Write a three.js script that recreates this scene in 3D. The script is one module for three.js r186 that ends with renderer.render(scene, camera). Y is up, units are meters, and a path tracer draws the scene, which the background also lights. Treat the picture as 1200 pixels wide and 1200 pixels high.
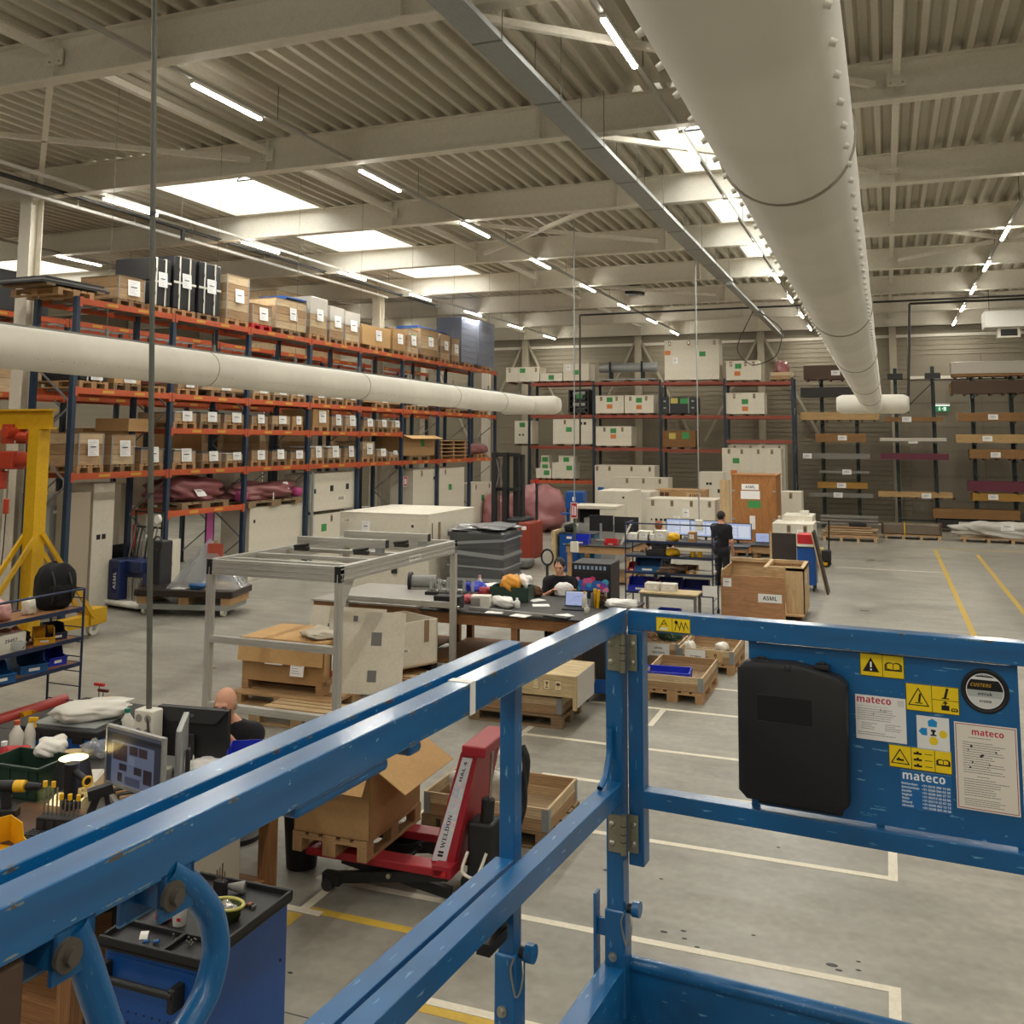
import * as THREE from 'three';
import { RoundedBoxGeometry } from 'three/addons/geometries/RoundedBoxGeometry.js';
import { mergeGeometries, mergeVertices, toCreasedNormals } from 'three/addons/utils/BufferGeometryUtils.js';
import { MarchingCubes } from 'three/addons/objects/MarchingCubes.js';
import { RectAreaLightUniformsLib } from 'three/addons/lights/RectAreaLightUniformsLib.js';

// ------------------------------------------------------------------ camera, sky, exposure
const V3 = (x, y, z) => new THREE.Vector3(x, y, z), RAD = Math.PI / 180;
const scene = new THREE.Scene();
const H = 3.4, FOCAL = 1123.6;                                   // eye height above the hall floor (metres), focal length in pixels of a 1200 frame
const camera = new THREE.PerspectiveCamera(2 * Math.atan(600 / FOCAL) / RAD, 1, 0.05, 200);
camera.setViewOffset(1200, 1200, 0, 200, 1200, 1200);             // the photograph is the lower part of a taller frame
camera.rotation.order = 'YXZ';
camera.position.set(0, H, 0);
camera.rotation.set(5.881 * RAD, 21.236 * RAD, 0.282 * RAD);
camera.updateMatrixWorld(true);
scene.background = new THREE.Color(6.5, 6.6, 6.5);                // bright overcast sky, seen only through the roof lights
const renderer = new THREE.WebGLRenderer({ antialias: true });
renderer.toneMapping = THREE.LinearToneMapping;
renderer.toneMappingExposure = 0.93;
renderer.shadowMap.enabled = true;
RectAreaLightUniformsLib.init();
const LAMP_NITS = 200, LAMP_COLOUR = new THREE.Color(1.0, 0.95, 0.85);

// ------------------------------------------------------------------ pixel directions -> points on known planes
const axR = V3(), axU = V3(), axB = V3();
camera.matrixWorld.extractBasis(axR, axU, axB);
const dir = (px, py) => axB.clone().multiplyScalar(-1).addScaledVector(axR, (px - 600) / FOCAL).addScaledVector(axU, -(py - 400) / FOCAL);
const onY = (px, py, y = 0) => { const d = dir(px, py); return d.multiplyScalar((y - H) / d.y).add(camera.position); };
const onX = (px, py, x) => { const d = dir(px, py); return d.multiplyScalar(x / d.x).add(camera.position); };
const onZ = (px, py, z) => { const d = dir(px, py); return d.multiplyScalar(z / d.z).add(camera.position); };

// ------------------------------------------------------------------ random numbers and textures
const rng = (s) => () => { s |= 0; s = s + 0x6D2B79F5 | 0; let t = Math.imul(s ^ s >>> 15, 1 | s); t = t + Math.imul(t ^ t >>> 7, 61 | t) ^ t; return ((t ^ t >>> 14) >>> 0) / 4294967296; };
const rnd = rng(20240611), ru = (a, b) => a + (b - a) * rnd();
const hash = (x, y) => { let h = Math.imul(x, 374761393) + Math.imul(y, 668265263) | 0; h = Math.imul(h ^ h >>> 13, 1274126177); return ((h ^ h >>> 16) >>> 0) / 4294967296; };
function vnoise(x, y, px, py) {                                   // value noise that repeats after px, py cells
  const ix = Math.floor(x), iy = Math.floor(y), fx = x - ix, fy = y - iy, s = fx * fx * (3 - 2 * fx), t = fy * fy * (3 - 2 * fy), m = (a, n) => ((a % n) + n) % n;
  const a = hash(m(ix, px), m(iy, py)), b = hash(m(ix + 1, px), m(iy, py)), c = hash(m(ix, px), m(iy + 1, py)), d = hash(m(ix + 1, px), m(iy + 1, py));
  return (a + (b - a) * s) * (1 - t) + (c + (d - c) * s) * t;
}
const fbm = (u, v, px, py, o = 4) => { let s = 0, a = 0.5, n = 0; for (let i = 0; i < o; i++, a *= 0.5, px *= 2, py *= 2) { s += a * vnoise(u * px, v * py, px, py); n += a; } return s / n; };
function tex(w, h, metresU, metresV, fn, srgb = true) {
  const data = new Uint8Array(w * h * 4);
  for (let y = 0; y < h; y++) for (let x = 0; x < w; x++) {
    const c = fn(x / w, y / h, x, y), i = (y * w + x) * 4;
    const [r, g, b] = Array.isArray(c) ? c : [c, c, c];
    data[i] = 255 * Math.min(1, Math.max(0, r)); data[i + 1] = 255 * Math.min(1, Math.max(0, g)); data[i + 2] = 255 * Math.min(1, Math.max(0, b)); data[i + 3] = 255;
  }
  const t = new THREE.DataTexture(data, w, h);
  t.wrapS = t.wrapT = THREE.RepeatWrapping; t.magFilter = THREE.LinearFilter; t.minFilter = THREE.LinearMipmapLinearFilter; t.generateMipmaps = true;
  t.repeat.set(1 / metresU, 1 / metresV);
  if (srgb) t.colorSpace = THREE.SRGBColorSpace;
  t.needsUpdate = true;
  return t;
}
const T = {
  concrete: tex(1024, 1024, 9, 9, (u, v) => { const a = fbm(u, v, 5, 5, 5), b = fbm(u + 0.3, v, 60, 14, 3), c = fbm(u, v, 160, 160, 2), k = 0.86 + 0.24 * (a - 0.5) + 0.14 * (b - 0.5) + 0.1 * (c - 0.5); return [k, k * 0.985, k * 0.95]; }),
  concreteRough: tex(512, 512, 9, 9, (u, v) => 0.47 + 0.3 * (fbm(u, v, 6, 6, 5) - 0.5) + 0.2 * (fbm(u, v, 40, 20, 3) - 0.5), false),
  wood: tex(512, 256, 1.4, 0.5, (u, v) => { const w = fbm(u, v, 2, 8, 3), g = 0.5 + 0.5 * Math.sin((v * 34 + w * 7 + 0.8 * Math.sin(u * 6.283)) * 6.283), f = fbm(u, v, 6, 120, 2), k = 0.86 + 0.07 * (g - 0.5) + 0.26 * (f - 0.5); return [k, k * (0.97 + 0.04 * (f - 0.5)), k * 0.94]; }),
  ply: tex(512, 512, 1.3, 1.3, (u, v) => { const w = fbm(u, v, 2, 5, 4), g = 0.5 + 0.5 * Math.sin((v * 9 + w * 5) * 6.283), f = fbm(u, v, 8, 90, 3), k = 0.87 + 0.07 * (g - 0.5) + 0.16 * (f - 0.5); return [k, k * 0.97, k * 0.92]; }),
  fine: tex(256, 256, 0.5, 0.5, (u, v) => 0.96 + 0.07 * (fbm(u, v, 24, 24, 3) - 0.5) + 0.04 * (fbm(u, v, 4, 4, 3) - 0.5)),
  scuff: tex(512, 512, 0.6, 0.6, (u, v) => { const s = fbm(u, v, 14, 90, 4), m = fbm(u, v, 5, 5, 4), k = 0.94 + 0.2 * (m - 0.5); return s > 0.79 ? [0.4, 0.6, 0.74] : [0.012 * k, 0.385 * k, 0.62 * k]; }),
  rail: tex(2048, 64, 2.1, 0.055, (u, v) => { const q = v > 0.5 ? 1 - v : v, e = Math.abs(q - 0.41), m = fbm(u, v, 12, 2, 3), n = fbm(u, v * 0.2, 90, 3, 4), k = 0.95 + 0.2 * (m - 0.5), w = Math.min(e, 0.5 - q); if (n - w * 4.5 > 0.53) return n > 0.66 ? [0.36, 0.31, 0.27] : [0.5, 0.52, 0.52]; const p = fbm(u + 0.4, v, 130, 6, 3); return p > 0.84 ? [0.5, 0.66, 0.76] : [0.012 * k, 0.385 * k, 0.62 * k]; }),
  brushed: tex(256, 256, 0.3, 0.3, (u, v) => 0.9 + 0.18 * (fbm(u, v, 3, 110, 2) - 0.5)),
  cloth: tex(256, 256, 2, 2, (u, v) => 0.94 + 0.07 * (fbm(u, v, 5, 5, 4) - 0.5)),
};
function canvasTex(w, h, draw) {
  const c = document.createElement('canvas'); c.width = w; c.height = h;
  draw(c.getContext('2d'), w, h);
  const t = new THREE.CanvasTexture(c); t.colorSpace = THREE.SRGBColorSpace; t.anisotropy = 8;
  return t;
}
// ------------------------------------------------------------------ materials
const mats = {};
function mat(key, color, roughness = 0.7, opt = {}) {
  if (!mats[key]) { const { phys, ...o } = opt; mats[key] = new (phys ? THREE.MeshPhysicalMaterial : THREE.MeshStandardMaterial)({ color, roughness, side: THREE.DoubleSide, ...o }); mats[key].name = key; }
  return mats[key];
}
const M = {
  white: mat('painted off-white steel', 0xe6e0d0, 0.55, { map: T.fine }),
  deck: mat('coated roof sheet', 0xc6bfac, 0.5, { map: T.fine }),
  wall: mat('wall cladding', 0x8f8672, 0.6, { map: T.fine }),
  wallFlat: mat('flat wall panel', 0x8b8270, 0.7, { map: T.fine }),
  floor: mat('polished concrete', 0xa3a199, 1.0, { map: T.concrete, roughnessMap: T.concreteRough }),
  lineW: mat('white floor paint', 0xded6c2, 0.6, { map: T.fine }), lineY: mat('yellow floor paint', 0xc7a53c, 0.6, { map: T.fine }),
  duct: mat('textile duct', 0xf4f0e4, 1, { map: T.cloth, phys: true, transmission: 0.4, thickness: 0 }), ductSeam: mat('duct seam', 0xa9a291, 0.9),
  nozzle: mat('white nozzle', 0xe8e4d8, 0.5),
  zinc: mat('galvanised steel', 0xaeb2b0, 0.45, { metalness: 0.4, map: T.brushed }),
  pipe: mat('dark pipe', 0x2b2a28, 0.5), wire: mat('steel wire', 0x77766f, 0.4, { metalness: 0.6 }),
  lampBody: mat('lamp housing', 0xd8d6ce, 0.5), glow: mat('led tube', 0xffffff, 0.6, { emissive: new THREE.Color(1, 0.955, 0.86), emissiveIntensity: 70 }),
  pane: mat('roof light pane', 0xffffff, 0.05, { phys: true, transmission: 1, thickness: 0, ior: 1.3 }),
  blue: mat('blue lift paint', 0xffffff, 0.4, { map: T.scuff, phys: true, clearcoat: 0.5, clearcoatRoughness: 0.22 }), rail: mat('worn blue rail paint', 0xffffff, 0.4, { map: T.rail, phys: true, clearcoat: 1, clearcoatRoughness: 0.13 }),
  bare: mat('bare worn metal', 0x6d675e, 0.5, { metalness: 0.5, map: T.fine }), rust: mat('rusty steel', 0x5a4436, 0.8, { map: T.fine }),
  bolt: mat('zinc bolt', 0xb7b4a6, 0.32, { metalness: 0.85 }), hinge: mat('zinc hinge plate', 0xa7a38d, 0.38, { metalness: 0.7, map: T.fine }),
  black: mat('black plastic', 0x1c1c1e, 0.55, { map: T.fine }), blackSoft: mat('black fabric', 0x141416, 0.95), darkgrey: mat('dark grey plastic', 0x2c2d2f, 0.6),
  rackBlue: mat('rack upright blue', 0x22374e, 0.5, { map: T.fine }), rackOr: mat('rack beam orange', 0xc4562b, 0.5, { map: T.fine }), rackGrey: mat('rack brace', 0x8b8d8e, 0.45, { metalness: 0.5 }),
  rackRed: mat('rack beam red brown', 0x8e4230, 0.5, { map: T.fine }), rackDark: mat('rack upright dark', 0x1e2a38, 0.5),
  wood: mat('pine wood', 0xc8a477, 0.75, { map: T.wood }), wood2: mat('pale pine wood', 0xd9bf94, 0.75, { map: T.wood }), woodGrey: mat('weathered pallet wood', 0x9a8465, 0.85, { map: T.wood }), woodDark: mat('dark wood', 0x6b4c33, 0.8, { map: T.wood }), woodRed: mat('stained bench wood', 0xa87b50, 0.7, { map: T.wood }),
  ply: mat('plywood', 0xcba67c, 0.7, { map: T.ply }), plyPale: mat('pale plywood', 0xe2cfa6, 0.7, { map: T.ply }), plyWhite: mat('white coated plywood', 0xdcd5c3, 0.55, { map: T.fine }), osb: mat('brown chipboard', 0xb8804a, 0.75, { map: T.ply }), plyPink: mat('reddish plywood', 0xb98c66, 0.7, { map: T.ply }),
  card: mat('corrugated cardboard', 0xb08a5c, 0.85, { map: T.fine }), cardLight: mat('cardboard inside', 0xc79f69, 0.85, { map: T.fine }), tape: mat('parcel tape', 0xa67b46, 0.35),
  paper: mat('white paper', 0xe9e7e2, 0.9), green: mat('green sticker', 0x3c8a48, 0.7), orange: mat('orange sticker', 0xc9763a, 0.7), metalCorner: mat('galvanised corner', 0x8f9596, 0.5, { metalness: 0.5 }),
  gantry: mat('yellow gantry paint', 0xd7a80f, 0.45, { map: T.fine }), hoist: mat('hoist orange red', 0xb23c22, 0.45), red: mat('red paint', 0x9c1f2c, 0.42), redBright: mat('red plastic', 0xb81f26, 0.45),
  alu: mat('anodised aluminium', 0xd0cec6, 0.4, { metalness: 0.35, map: T.brushed }), aluDark: mat('anodised aluminium', 0xd0cec6, 0.4),
  bench: mat('dark bench mat', 0x34322f, 0.6, { map: T.fine }), tubeBlue: mat('navy shelf tube', 0x1d2b4a, 0.5), binBlue: mat('royal blue bin', 0x1a2fb0, 0.45), binMid: mat('mid blue bin', 0x1c5b93, 0.45), binYel: mat('yellow bin', 0xd9a210, 0.45), binRed: mat('red bin', 0xa3202c, 0.45), binGreen: mat('dark green crate', 0x20382b, 0.5), binNavy: mat('navy bin', 0x1b2140, 0.5),
  cart: mat('blue tool cart', 0x0f4f9c, 0.4, { map: T.fine }), cartSide: mat('blue tool cart', 0x0f4f9c, 0.4, { map: T.fine }),
  pink: mat('pink plastic film', 0x955d5f, 0.35, { phys: true, clearcoat: 0.4, clearcoatRoughness: 0.3 }), film: mat('clear stretch film', 0xe6e9ea, 0.12, { phys: true, transmission: 0.75, thickness: 0, ior: 1.35 }),
  greyWrap: mat('grey wrapped goods', 0x4c4e50, 0.3, { phys: true, clearcoat: 0.6, clearcoatRoughness: 0.2 }), bluebox: mat('blue tote', 0x1f4f96, 0.4),
  skin: mat('skin', 0xc79276, 0.6), hairDark: mat('dark hair', 0x17120f, 0.7), hairGrey: mat('grey stubble', 0x9a8d80, 0.8), hairRed: mat('reddish hair', 0x8a5236, 0.7), shirt: mat('black cotton', 0x131318, 0.9), trousers: mat('dark trousers', 0x1a1a1d, 0.9),
  steel: mat('stainless steel', 0xa5a5a0, 0.25, { metalness: 0.85 }), offwhite: mat('off-white plastic', 0xd9d5c8, 0.5), cream: mat('cream machine', 0xcfc8b6, 0.5), greyMach: mat('grey machine', 0x8c8b86, 0.5), grey: mat('mid grey', 0x6f6f6c, 0.6), yellow: mat('yellow plastic', 0xe0ad12, 0.45), floorPlate: mat('platform plate', 0x7d7a72, 0.6, { metalness: 0.3, map: T.fine }),
};
// ------------------------------------------------------------------ geometry
function metreUV(g, along) {                                      // box projection in metres; the grain runs along axis 'along'
  if (g.index) g = g.toNonIndexed();
  const p = g.attributes.position, n = g.attributes.normal, uv = new Float32Array(p.count * 2);
  for (let i = 0; i < p.count; i++) {
    const a = [Math.abs(n.getX(i)), Math.abs(n.getY(i)), Math.abs(n.getZ(i))], c = [p.getX(i), p.getY(i), p.getZ(i)];
    const k = a[0] >= a[1] && a[0] >= a[2] ? 0 : a[1] >= a[2] ? 1 : 2, o = [0, 1, 2].filter((j) => j !== k);
    if (along !== undefined && o[1] === along) o.reverse();
    uv[i * 2] = c[o[0]]; uv[i * 2 + 1] = c[o[1]];
  }
  g.setAttribute('uv', new THREE.BufferAttribute(uv, 2));
  return g;
}
const longest = (w, h, d) => (w >= h && w >= d ? 0 : h >= d ? 1 : 2);
function bx(x0, x1, y0, y1, z0, z1, r = 0) {                      // box from corner to corner
  const w = Math.abs(x1 - x0), h = Math.abs(y1 - y0), d = Math.abs(z1 - z0);
  let g = r > 0 ? new RoundedBoxGeometry(w, h, d, r > 0.02 ? 3 : 1, Math.min(r, w / 2.01, h / 2.01, d / 2.01)) : new THREE.BoxGeometry(w, h, d);
  g = metreUV(g, longest(w, h, d));
  return g.translate((x0 + x1) / 2, (y0 + y1) / 2, (z0 + z1) / 2);
}
const bc = (w, h, d, x = 0, y = 0, z = 0, r = 0) => bx(x - w / 2, x + w / 2, y, y + h, z - d / 2, z + d / 2, r);   // centred in plan, standing on y
function mg(list) { const l = list.flat().map((g) => (g.index ? g.toNonIndexed() : g)); for (const g of l) { if (!g.attributes.uv) g.setAttribute('uv', new THREE.BufferAttribute(new Float32Array(g.attributes.position.count * 2), 2)); for (const k of Object.keys(g.attributes)) if (!['position', 'normal', 'uv'].includes(k)) g.deleteAttribute(k); g.morphAttributes = {}; } return l.length > 1 ? mergeGeometries(l) : l[0]; }
const UP = V3(0, 1, 0);
function rod(a, b, r, seg = 8, r2 = r) {
  const d = b.clone().sub(a), g = new THREE.CylinderGeometry(r2, r, d.length(), seg);
  return g.applyQuaternion(new THREE.Quaternion().setFromUnitVectors(UP, d.normalize())).translate((a.x + b.x) / 2, (a.y + b.y) / 2, (a.z + b.z) / 2);
}
function bar(a, b, w, h) {                                        // square bar from a to b, h measured upwards
  const d = b.clone().sub(a), L = d.length(), g = metreUV(new THREE.BoxGeometry(w, h, L), 2);
  const m = new THREE.Matrix4().lookAt(b, a, Math.abs(d.y / L) > 0.98 ? V3(1, 0, 0) : UP).setPosition(a.clone().add(b).multiplyScalar(0.5));
  return g.applyMatrix4(m);
}
const tube = (pts, r, seg = 24, rad = 8, closed = false) => new THREE.TubeGeometry(new THREE.CatmullRomCurve3(pts, closed, 'catmullrom', 0.35), seg, r, rad, closed);
const lathe = (pts, seg = 20) => new THREE.LatheGeometry(pts.map(([x, y]) => new THREE.Vector2(x, y)), seg);
function prism(pts, depth, bevel = 0) {                           // outline in x, y extruded along z
  const s = new THREE.Shape(pts.map(([x, y]) => new THREE.Vector2(x, y)));
  return metreUV(new THREE.ExtrudeGeometry(s, { depth, bevelEnabled: bevel > 0, bevelSize: bevel, bevelThickness: bevel, bevelSegments: 2, curveSegments: 8 }));
}
function lump(w, h, d, seed, rough = 0.18, seg = 20) {            // a soft irregular heap: bags, cloths, wrapped goods; stands on y = 0
  const g = mergeVertices(new THREE.SphereGeometry(1, seg, Math.ceil(seg * 0.7)).deleteAttribute('uv').deleteAttribute('normal')), p = g.attributes.position, r = rng(seed), o = [r() * 9, r() * 9, r() * 9];
  for (let i = 0; i < p.count; i++) {
    let x = p.getX(i), y = p.getY(i), z = p.getZ(i);
    const q = Math.pow(Math.pow(Math.abs(x), 3) + Math.pow(Math.abs(y), 3) + Math.pow(Math.abs(z), 3), -1 / 3);
    const k = q * (1 + rough * (Math.sin(x * 4 + o[0] + 2 * y) * Math.cos(z * 5 + o[1]) + 0.6 * Math.sin(y * 9 + z * 7 + o[2]) * Math.cos(x * 8 + o[0])));
    p.setXYZ(i, x * k * w / 2, Math.max(0, (y * k + 0.9) * h / 1.9), z * k * d / 2);
  }
  g.computeVertexNormals();
  return metreUV(g);
}
// ------------------------------------------------------------------ things and parts
const count = {};
const numbered = (n) => { const k = count[n] = (count[n] ?? -1) + 1; return k ? n + '_' + String(k).padStart(3, '0') : n; };
const shade = (o) => { o.castShadow = o.receiveShadow = true; return o; };
function tag(o, label, category, group) { o.userData = { label, category }; if (group) o.userData.group = group; return o; }
function thing(name, label, category, pos = V3(), turn = 0, group) {
  const o = new THREE.Group(); o.name = numbered(name); scene.add(o); o.position.copy(pos); o.rotation.y = turn;
  return tag(o, label, category, group);
}
function part(parent, name, geo, m, label) { const o = shade(new THREE.Mesh(Array.isArray(geo) ? mg(geo) : geo, m)); o.name = name; parent.add(o); if (label) o.userData.label = label; return o; }
function solo(name, geo, m, label, category, pos = V3(), turn = 0, group) {
  const o = part(scene, numbered(name), geo, m); o.position.copy(pos); o.rotation.y = turn;
  return tag(o, label, category, group);
}
function struct(name, geo, m, parent = scene) { const o = part(parent, parent === scene ? numbered(name) : name, geo, m); if (parent === scene) o.userData.kind = 'structure'; return o; }
function structGroup(name) { const o = new THREE.Group(); o.name = numbered(name); o.userData.kind = 'structure'; scene.add(o); return o; }
const box01 = new THREE.BoxGeometry(1, 1, 1);
function sheet(parent, name, w, h, m, x, y, z, rotY = 0, rotX = 0, t = 0.002) {   // a flat printed thing with a little thickness; the print faces +z before turning
  const g = new THREE.BoxGeometry(w, h, t), o = part(parent, name, g, m); o.position.set(x, y, z); o.rotation.set(rotX, rotY, 0, 'YXZ'); return o;
}
// ================================================================== the hall
const X0 = -31, X1 = 12, Z0 = 19, Z1 = -43.2, DECK = 8.745, BEAM = 8.165, RIB = 0.14;
const beamZ = (n) => -9.39 - 4.73 * (n - 1);
// floor with a few saw-cut joints and painted lines
const floor = structGroup('floor');
struct('floor_slab', bx(X0, X1, -0.3, 0, Z1, Z0), M.floor, floor);
for (const [x0, x1, z] of [[-4.1, -0.04, -12.48], [-4.1, -0.04, -10.84], [-3.4, -0.04, -9.65], [-3.6, -0.04, -8.44], [-4.25, -0.04, -6.8], [-4.25, -3.9, -6.3], [-2.9, -0.04, -13.75], [-3.2, -1.6, -5.62]]) struct('painted_line', bx(x0, x1, 0, 0.0025, z - 0.035, z + 0.035), M.lineW, floor);
for (const [x, z0, z1] of [[-4.06, -6.3, -12.5], [-0.06, -8.4, -9.65], [-0.06, -5.5, -6.835], [-2.75, -11.7, -12.48]]) struct('painted_line', bx(x - 0.035, x + 0.035, 0, 0.0026, z0, z1), M.lineW, floor);
for (const [x0, x1, z] of [[-4.02, -2.4, -6.33], [-3.2, -1.6, -5.54]]) struct('painted_line', bx(x0, x1, 0, 0.0022, z - 0.04, z + 0.04), M.lineY, floor);
struct('painted_line', bx(-4.14, -4.02, 0, 0.0024, -6.25, -5.4), M.lineY, floor);
for (const [x, za, zb] of [[1.34, -33.7, -15], [2.47, -32.8, -14]]) struct('painted_line', bx(x - 0.05, x + 0.05, 0, 0.0024, za, zb), M.lineY, floor);
struct('painted_line', bx(1.3, 6, 0, 0.0024, -34.2, -34.1), M.lineY, floor);
struct('painted_line', bx(-1.4, 1.3, 0, 0.0022, -28.03, -27.97), M.lineW, floor);
for (const z of [-5.2, -17.6, -30]) struct('saw_joint', bx(X0, X1, 0, 0.0012, z - 0.004, z + 0.004), M.darkgrey, floor);
for (const x of [-7.3, -19]) struct('saw_joint', bx(x - 0.004, x + 0.004, 0, 0.0012, Z1, Z0), M.darkgrey, floor);
for (const [px, py, r] of [[778, 1092, 0.02], [801, 1091, 0.016], [802, 1100, 0.014], [817, 1110, 0.014], [883, 1096, 0.012], [975, 1131, 0.03], [983, 1137, 0.018], [1006, 1127, 0.012], [1006, 1137, 0.014], [712, 1020, 0.03], [775, 1030, 0.012], [912, 993, 0.012], [350, 1012, 0.02], [340, 1140, 0.015]]) { const p = onY(px, py, 0); struct('floor_stain', new THREE.CylinderGeometry(r, r, 0.002, 9).scale(1.3, 1, 0.7).translate(p.x, 0.001, p.z), M.darkgrey, floor); }
// roof: trapezoid sheets between the beams, with roof lights in three bays
const skyX = [[-26.0, -23.6], [-14.4, -12.0], [-3.6, -1.1]], skyBay = [2, 3, 4];
const ceiling = structGroup('ceiling');
function deckSheet(xa, xb, za, zb) {
  const pitch = 0.3, pts = [];
  for (let x = Math.floor(xa / pitch) * pitch; x < xb + pitch; x += pitch) pts.push([x, 0], [x + 0.08, 0], [x + 0.13, RIB], [x + 0.25, RIB]);
  const cut = []; for (let i = 0; i + 1 < pts.length; i++) {
    let [ax, ay] = pts[i], [bx_, by] = pts[i + 1]; if (bx_ <= xa || ax >= xb) continue;
    const f = (x) => ay + (by - ay) * (x - ax) / (bx_ - ax); const s = Math.max(ax, xa), e = Math.min(bx_, xb); cut.push([s, f(s), e, f(e)]);
  }
  const pos = [], uv = [];
  for (const [sx, sy, ex, ey] of cut) {
    const q = [[sx, sy, za], [ex, ey, za], [ex, ey, zb], [sx, sy, za], [ex, ey, zb], [sx, sy, zb]];
    for (const [x, y, z] of q) { pos.push(x, DECK + y, z); uv.push(z, x + y); }
  }
  const g = new THREE.BufferGeometry(); g.setAttribute('position', new THREE.Float32BufferAttribute(pos, 3)); g.setAttribute('uv', new THREE.Float32BufferAttribute(uv, 2)); g.computeVertexNormals();
  return g;
}
for (let b = -6; b <= 7; b++) {
  const za = Math.min(beamZ(b), Z0), zb = b === 7 ? Z1 : beamZ(b + 1);
  const spans = []; let x = X0;
  if (skyBay.includes(b)) for (const [sa, sb] of skyX) { spans.push([x, sa]); x = sb; }
  spans.push([x, X1]);
  for (const [xa, xb] of spans) {
    const n = Math.max(1, Math.round((xb - xa) / 6));
    for (let i = 0; i < n; i++) struct('deck_sheet', deckSheet(xa + (xb - xa) * i / n, xa + (xb - xa) * (i + 1) / n, za, zb), M.deck, ceiling);
    struct('roof_slab', bx(xa, xb, DECK + RIB + 0.002, DECK + RIB + 0.2, zb, za), M.wallFlat, ceiling);
  }
}
for (const b of skyBay) for (const [xa, xb] of skyX) {
  const za = beamZ(b), zb = beamZ(b + 1), w = structGroup('window'), t = 0.06, y0 = DECK - 0.02, y1 = DECK + 0.85, R = 0.35;
  w.name = 'window_' + (1 + skyX.findIndex((s) => s[0] === xa) + 3 * (b - 2));
  for (const x of [xa, xb]) part(w, 'upstand', bx(x - t / 2, x + t / 2, y0, y1, zb, za), M.white);
  for (const [z, s] of [[za, -1], [zb, 1]]) part(w, 'upstand', bx(xa, xb, y0, y1, z + s * 0.14, z + s * 0.2), M.white);
  for (const [z, s] of [[za, -1], [zb, 1]]) part(w, 'kerb_cap', bx(xa, xb, y1 - 0.04, y1, z, z + s * 0.2), M.white);
  const arc = (u) => V3(xa + (xb - xa) * u, y1 + R * Math.sin(u * Math.PI), 0), N = 5, za2 = za - 0.2, zb2 = zb + 0.2;
  for (let i = 0; i < N; i++) {
    const p = [], idx = [], S = 10; for (let k = 0; k <= S; k++) for (const z of [za2 + (zb2 - za2) * i / N, za2 + (zb2 - za2) * (i + 1) / N]) { const a = arc(k / S); p.push(a.x, a.y, z); }
    for (let k = 0; k < S; k++) idx.push(2 * k, 2 * k + 1, 2 * k + 2, 2 * k + 1, 2 * k + 3, 2 * k + 2);
    const g = new THREE.BufferGeometry(); g.setAttribute('position', new THREE.Float32BufferAttribute(p, 3)); g.setIndex(idx); g.computeVertexNormals();
    part(w, 'pane', g, M.pane);
  }
  for (let i = 0; i <= N; i++) { const pts = []; for (let k = 0; k <= 8; k++) { const a = arc(k / 8); a.z = za2 + (zb2 - za2) * i / N; pts.push(a); } part(w, 'glazing_bar', tube(pts, 0.02, 16, 5), M.wire); }
}
// beams, columns, bracing
const beamGeo = mg([bx(X0, X1, 0, 0.022, -0.11, 0.11), bx(X0, X1, 0.56, 0.58, -0.11, 0.11), bx(X0, X1, 0.02, 0.565, -0.006, 0.006)]);
for (let n = -5; n <= 8; n++) {
  const b = structGroup('ceiling_beam'); b.position.set(0, BEAM, beamZ(n));
  part(b, 'girder', beamGeo, M.white);
  for (const x of [-21.4, -15.85, -10.2, -5, 0.3, 5.7]) part(b, 'web_stiffener', bx(x - 0.006, x + 0.006, 0.022, 0.56, -0.1, 0.1), M.white);
}
for (let n = -5; n <= 7; n++) for (const x of [-15.85, -10.2, 0.3, 5.7]) {
  const s = structGroup('ceiling_strut'), za = beamZ(n) - 0.02, zb = beamZ(n + 1) + 0.02, y = BEAM + 0.36;
  part(s, 'tube', bx(x - 0.05, x + 0.05, y - 0.05, y + 0.05, zb, za), M.white);
  for (const z of [za - 0.05, zb + 0.05]) { part(s, 'end_plate', bx(x - 0.13, x + 0.13, y - 0.17, y + 0.05, z - 0.012, z + 0.012), M.white); for (const k of [-1, 1]) part(s, 'bolt', rod(V3(x + k * 0.08, y - 0.12, z - 0.03), V3(x + k * 0.08, y - 0.12, z + 0.03), 0.014, 6), M.bolt); }
}
for (const [ax, bn, ex] of [[-9.9, 3, -5.2], [-5.2, 3, -9.9], [-15.5, 1, -10.5], [-10.5, 1, -15.5], [-4.9, 1, 0], [0.5, 1, 5.4], [0.5, 4, 5.4], [5.4, 4, 0.5], [-4.9, 2, 0], [-10, 5, -5.3], [0.5, 6, 5.2]]) {
  const y = BEAM + 0.22, a = V3(ax, y, beamZ(bn) - 0.15), b = V3(ex, y, beamZ(bn + 1) + 0.15);
  struct('ceiling_brace', bar(a, b, 0.09, 0.09), M.white);
}
for (const [x, n] of [[-15.85, 2], [-15.85, -1], [-15.85, 5], [-15.85, 7]]) {
  const c = structGroup('column'); c.position.set(x, 0, beamZ(n));
  part(c, 'shaft', mg([bx(-0.15, 0.15, 0, BEAM, -0.15, -0.13), bx(-0.15, 0.15, 0, BEAM, 0.13, 0.15), bx(-0.008, 0.008, 0, BEAM, -0.13, 0.13)]), M.white);
  part(c, 'base_plate', bx(-0.22, 0.22, 0, 0.025, -0.22, 0.22), M.white);
}
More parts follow.
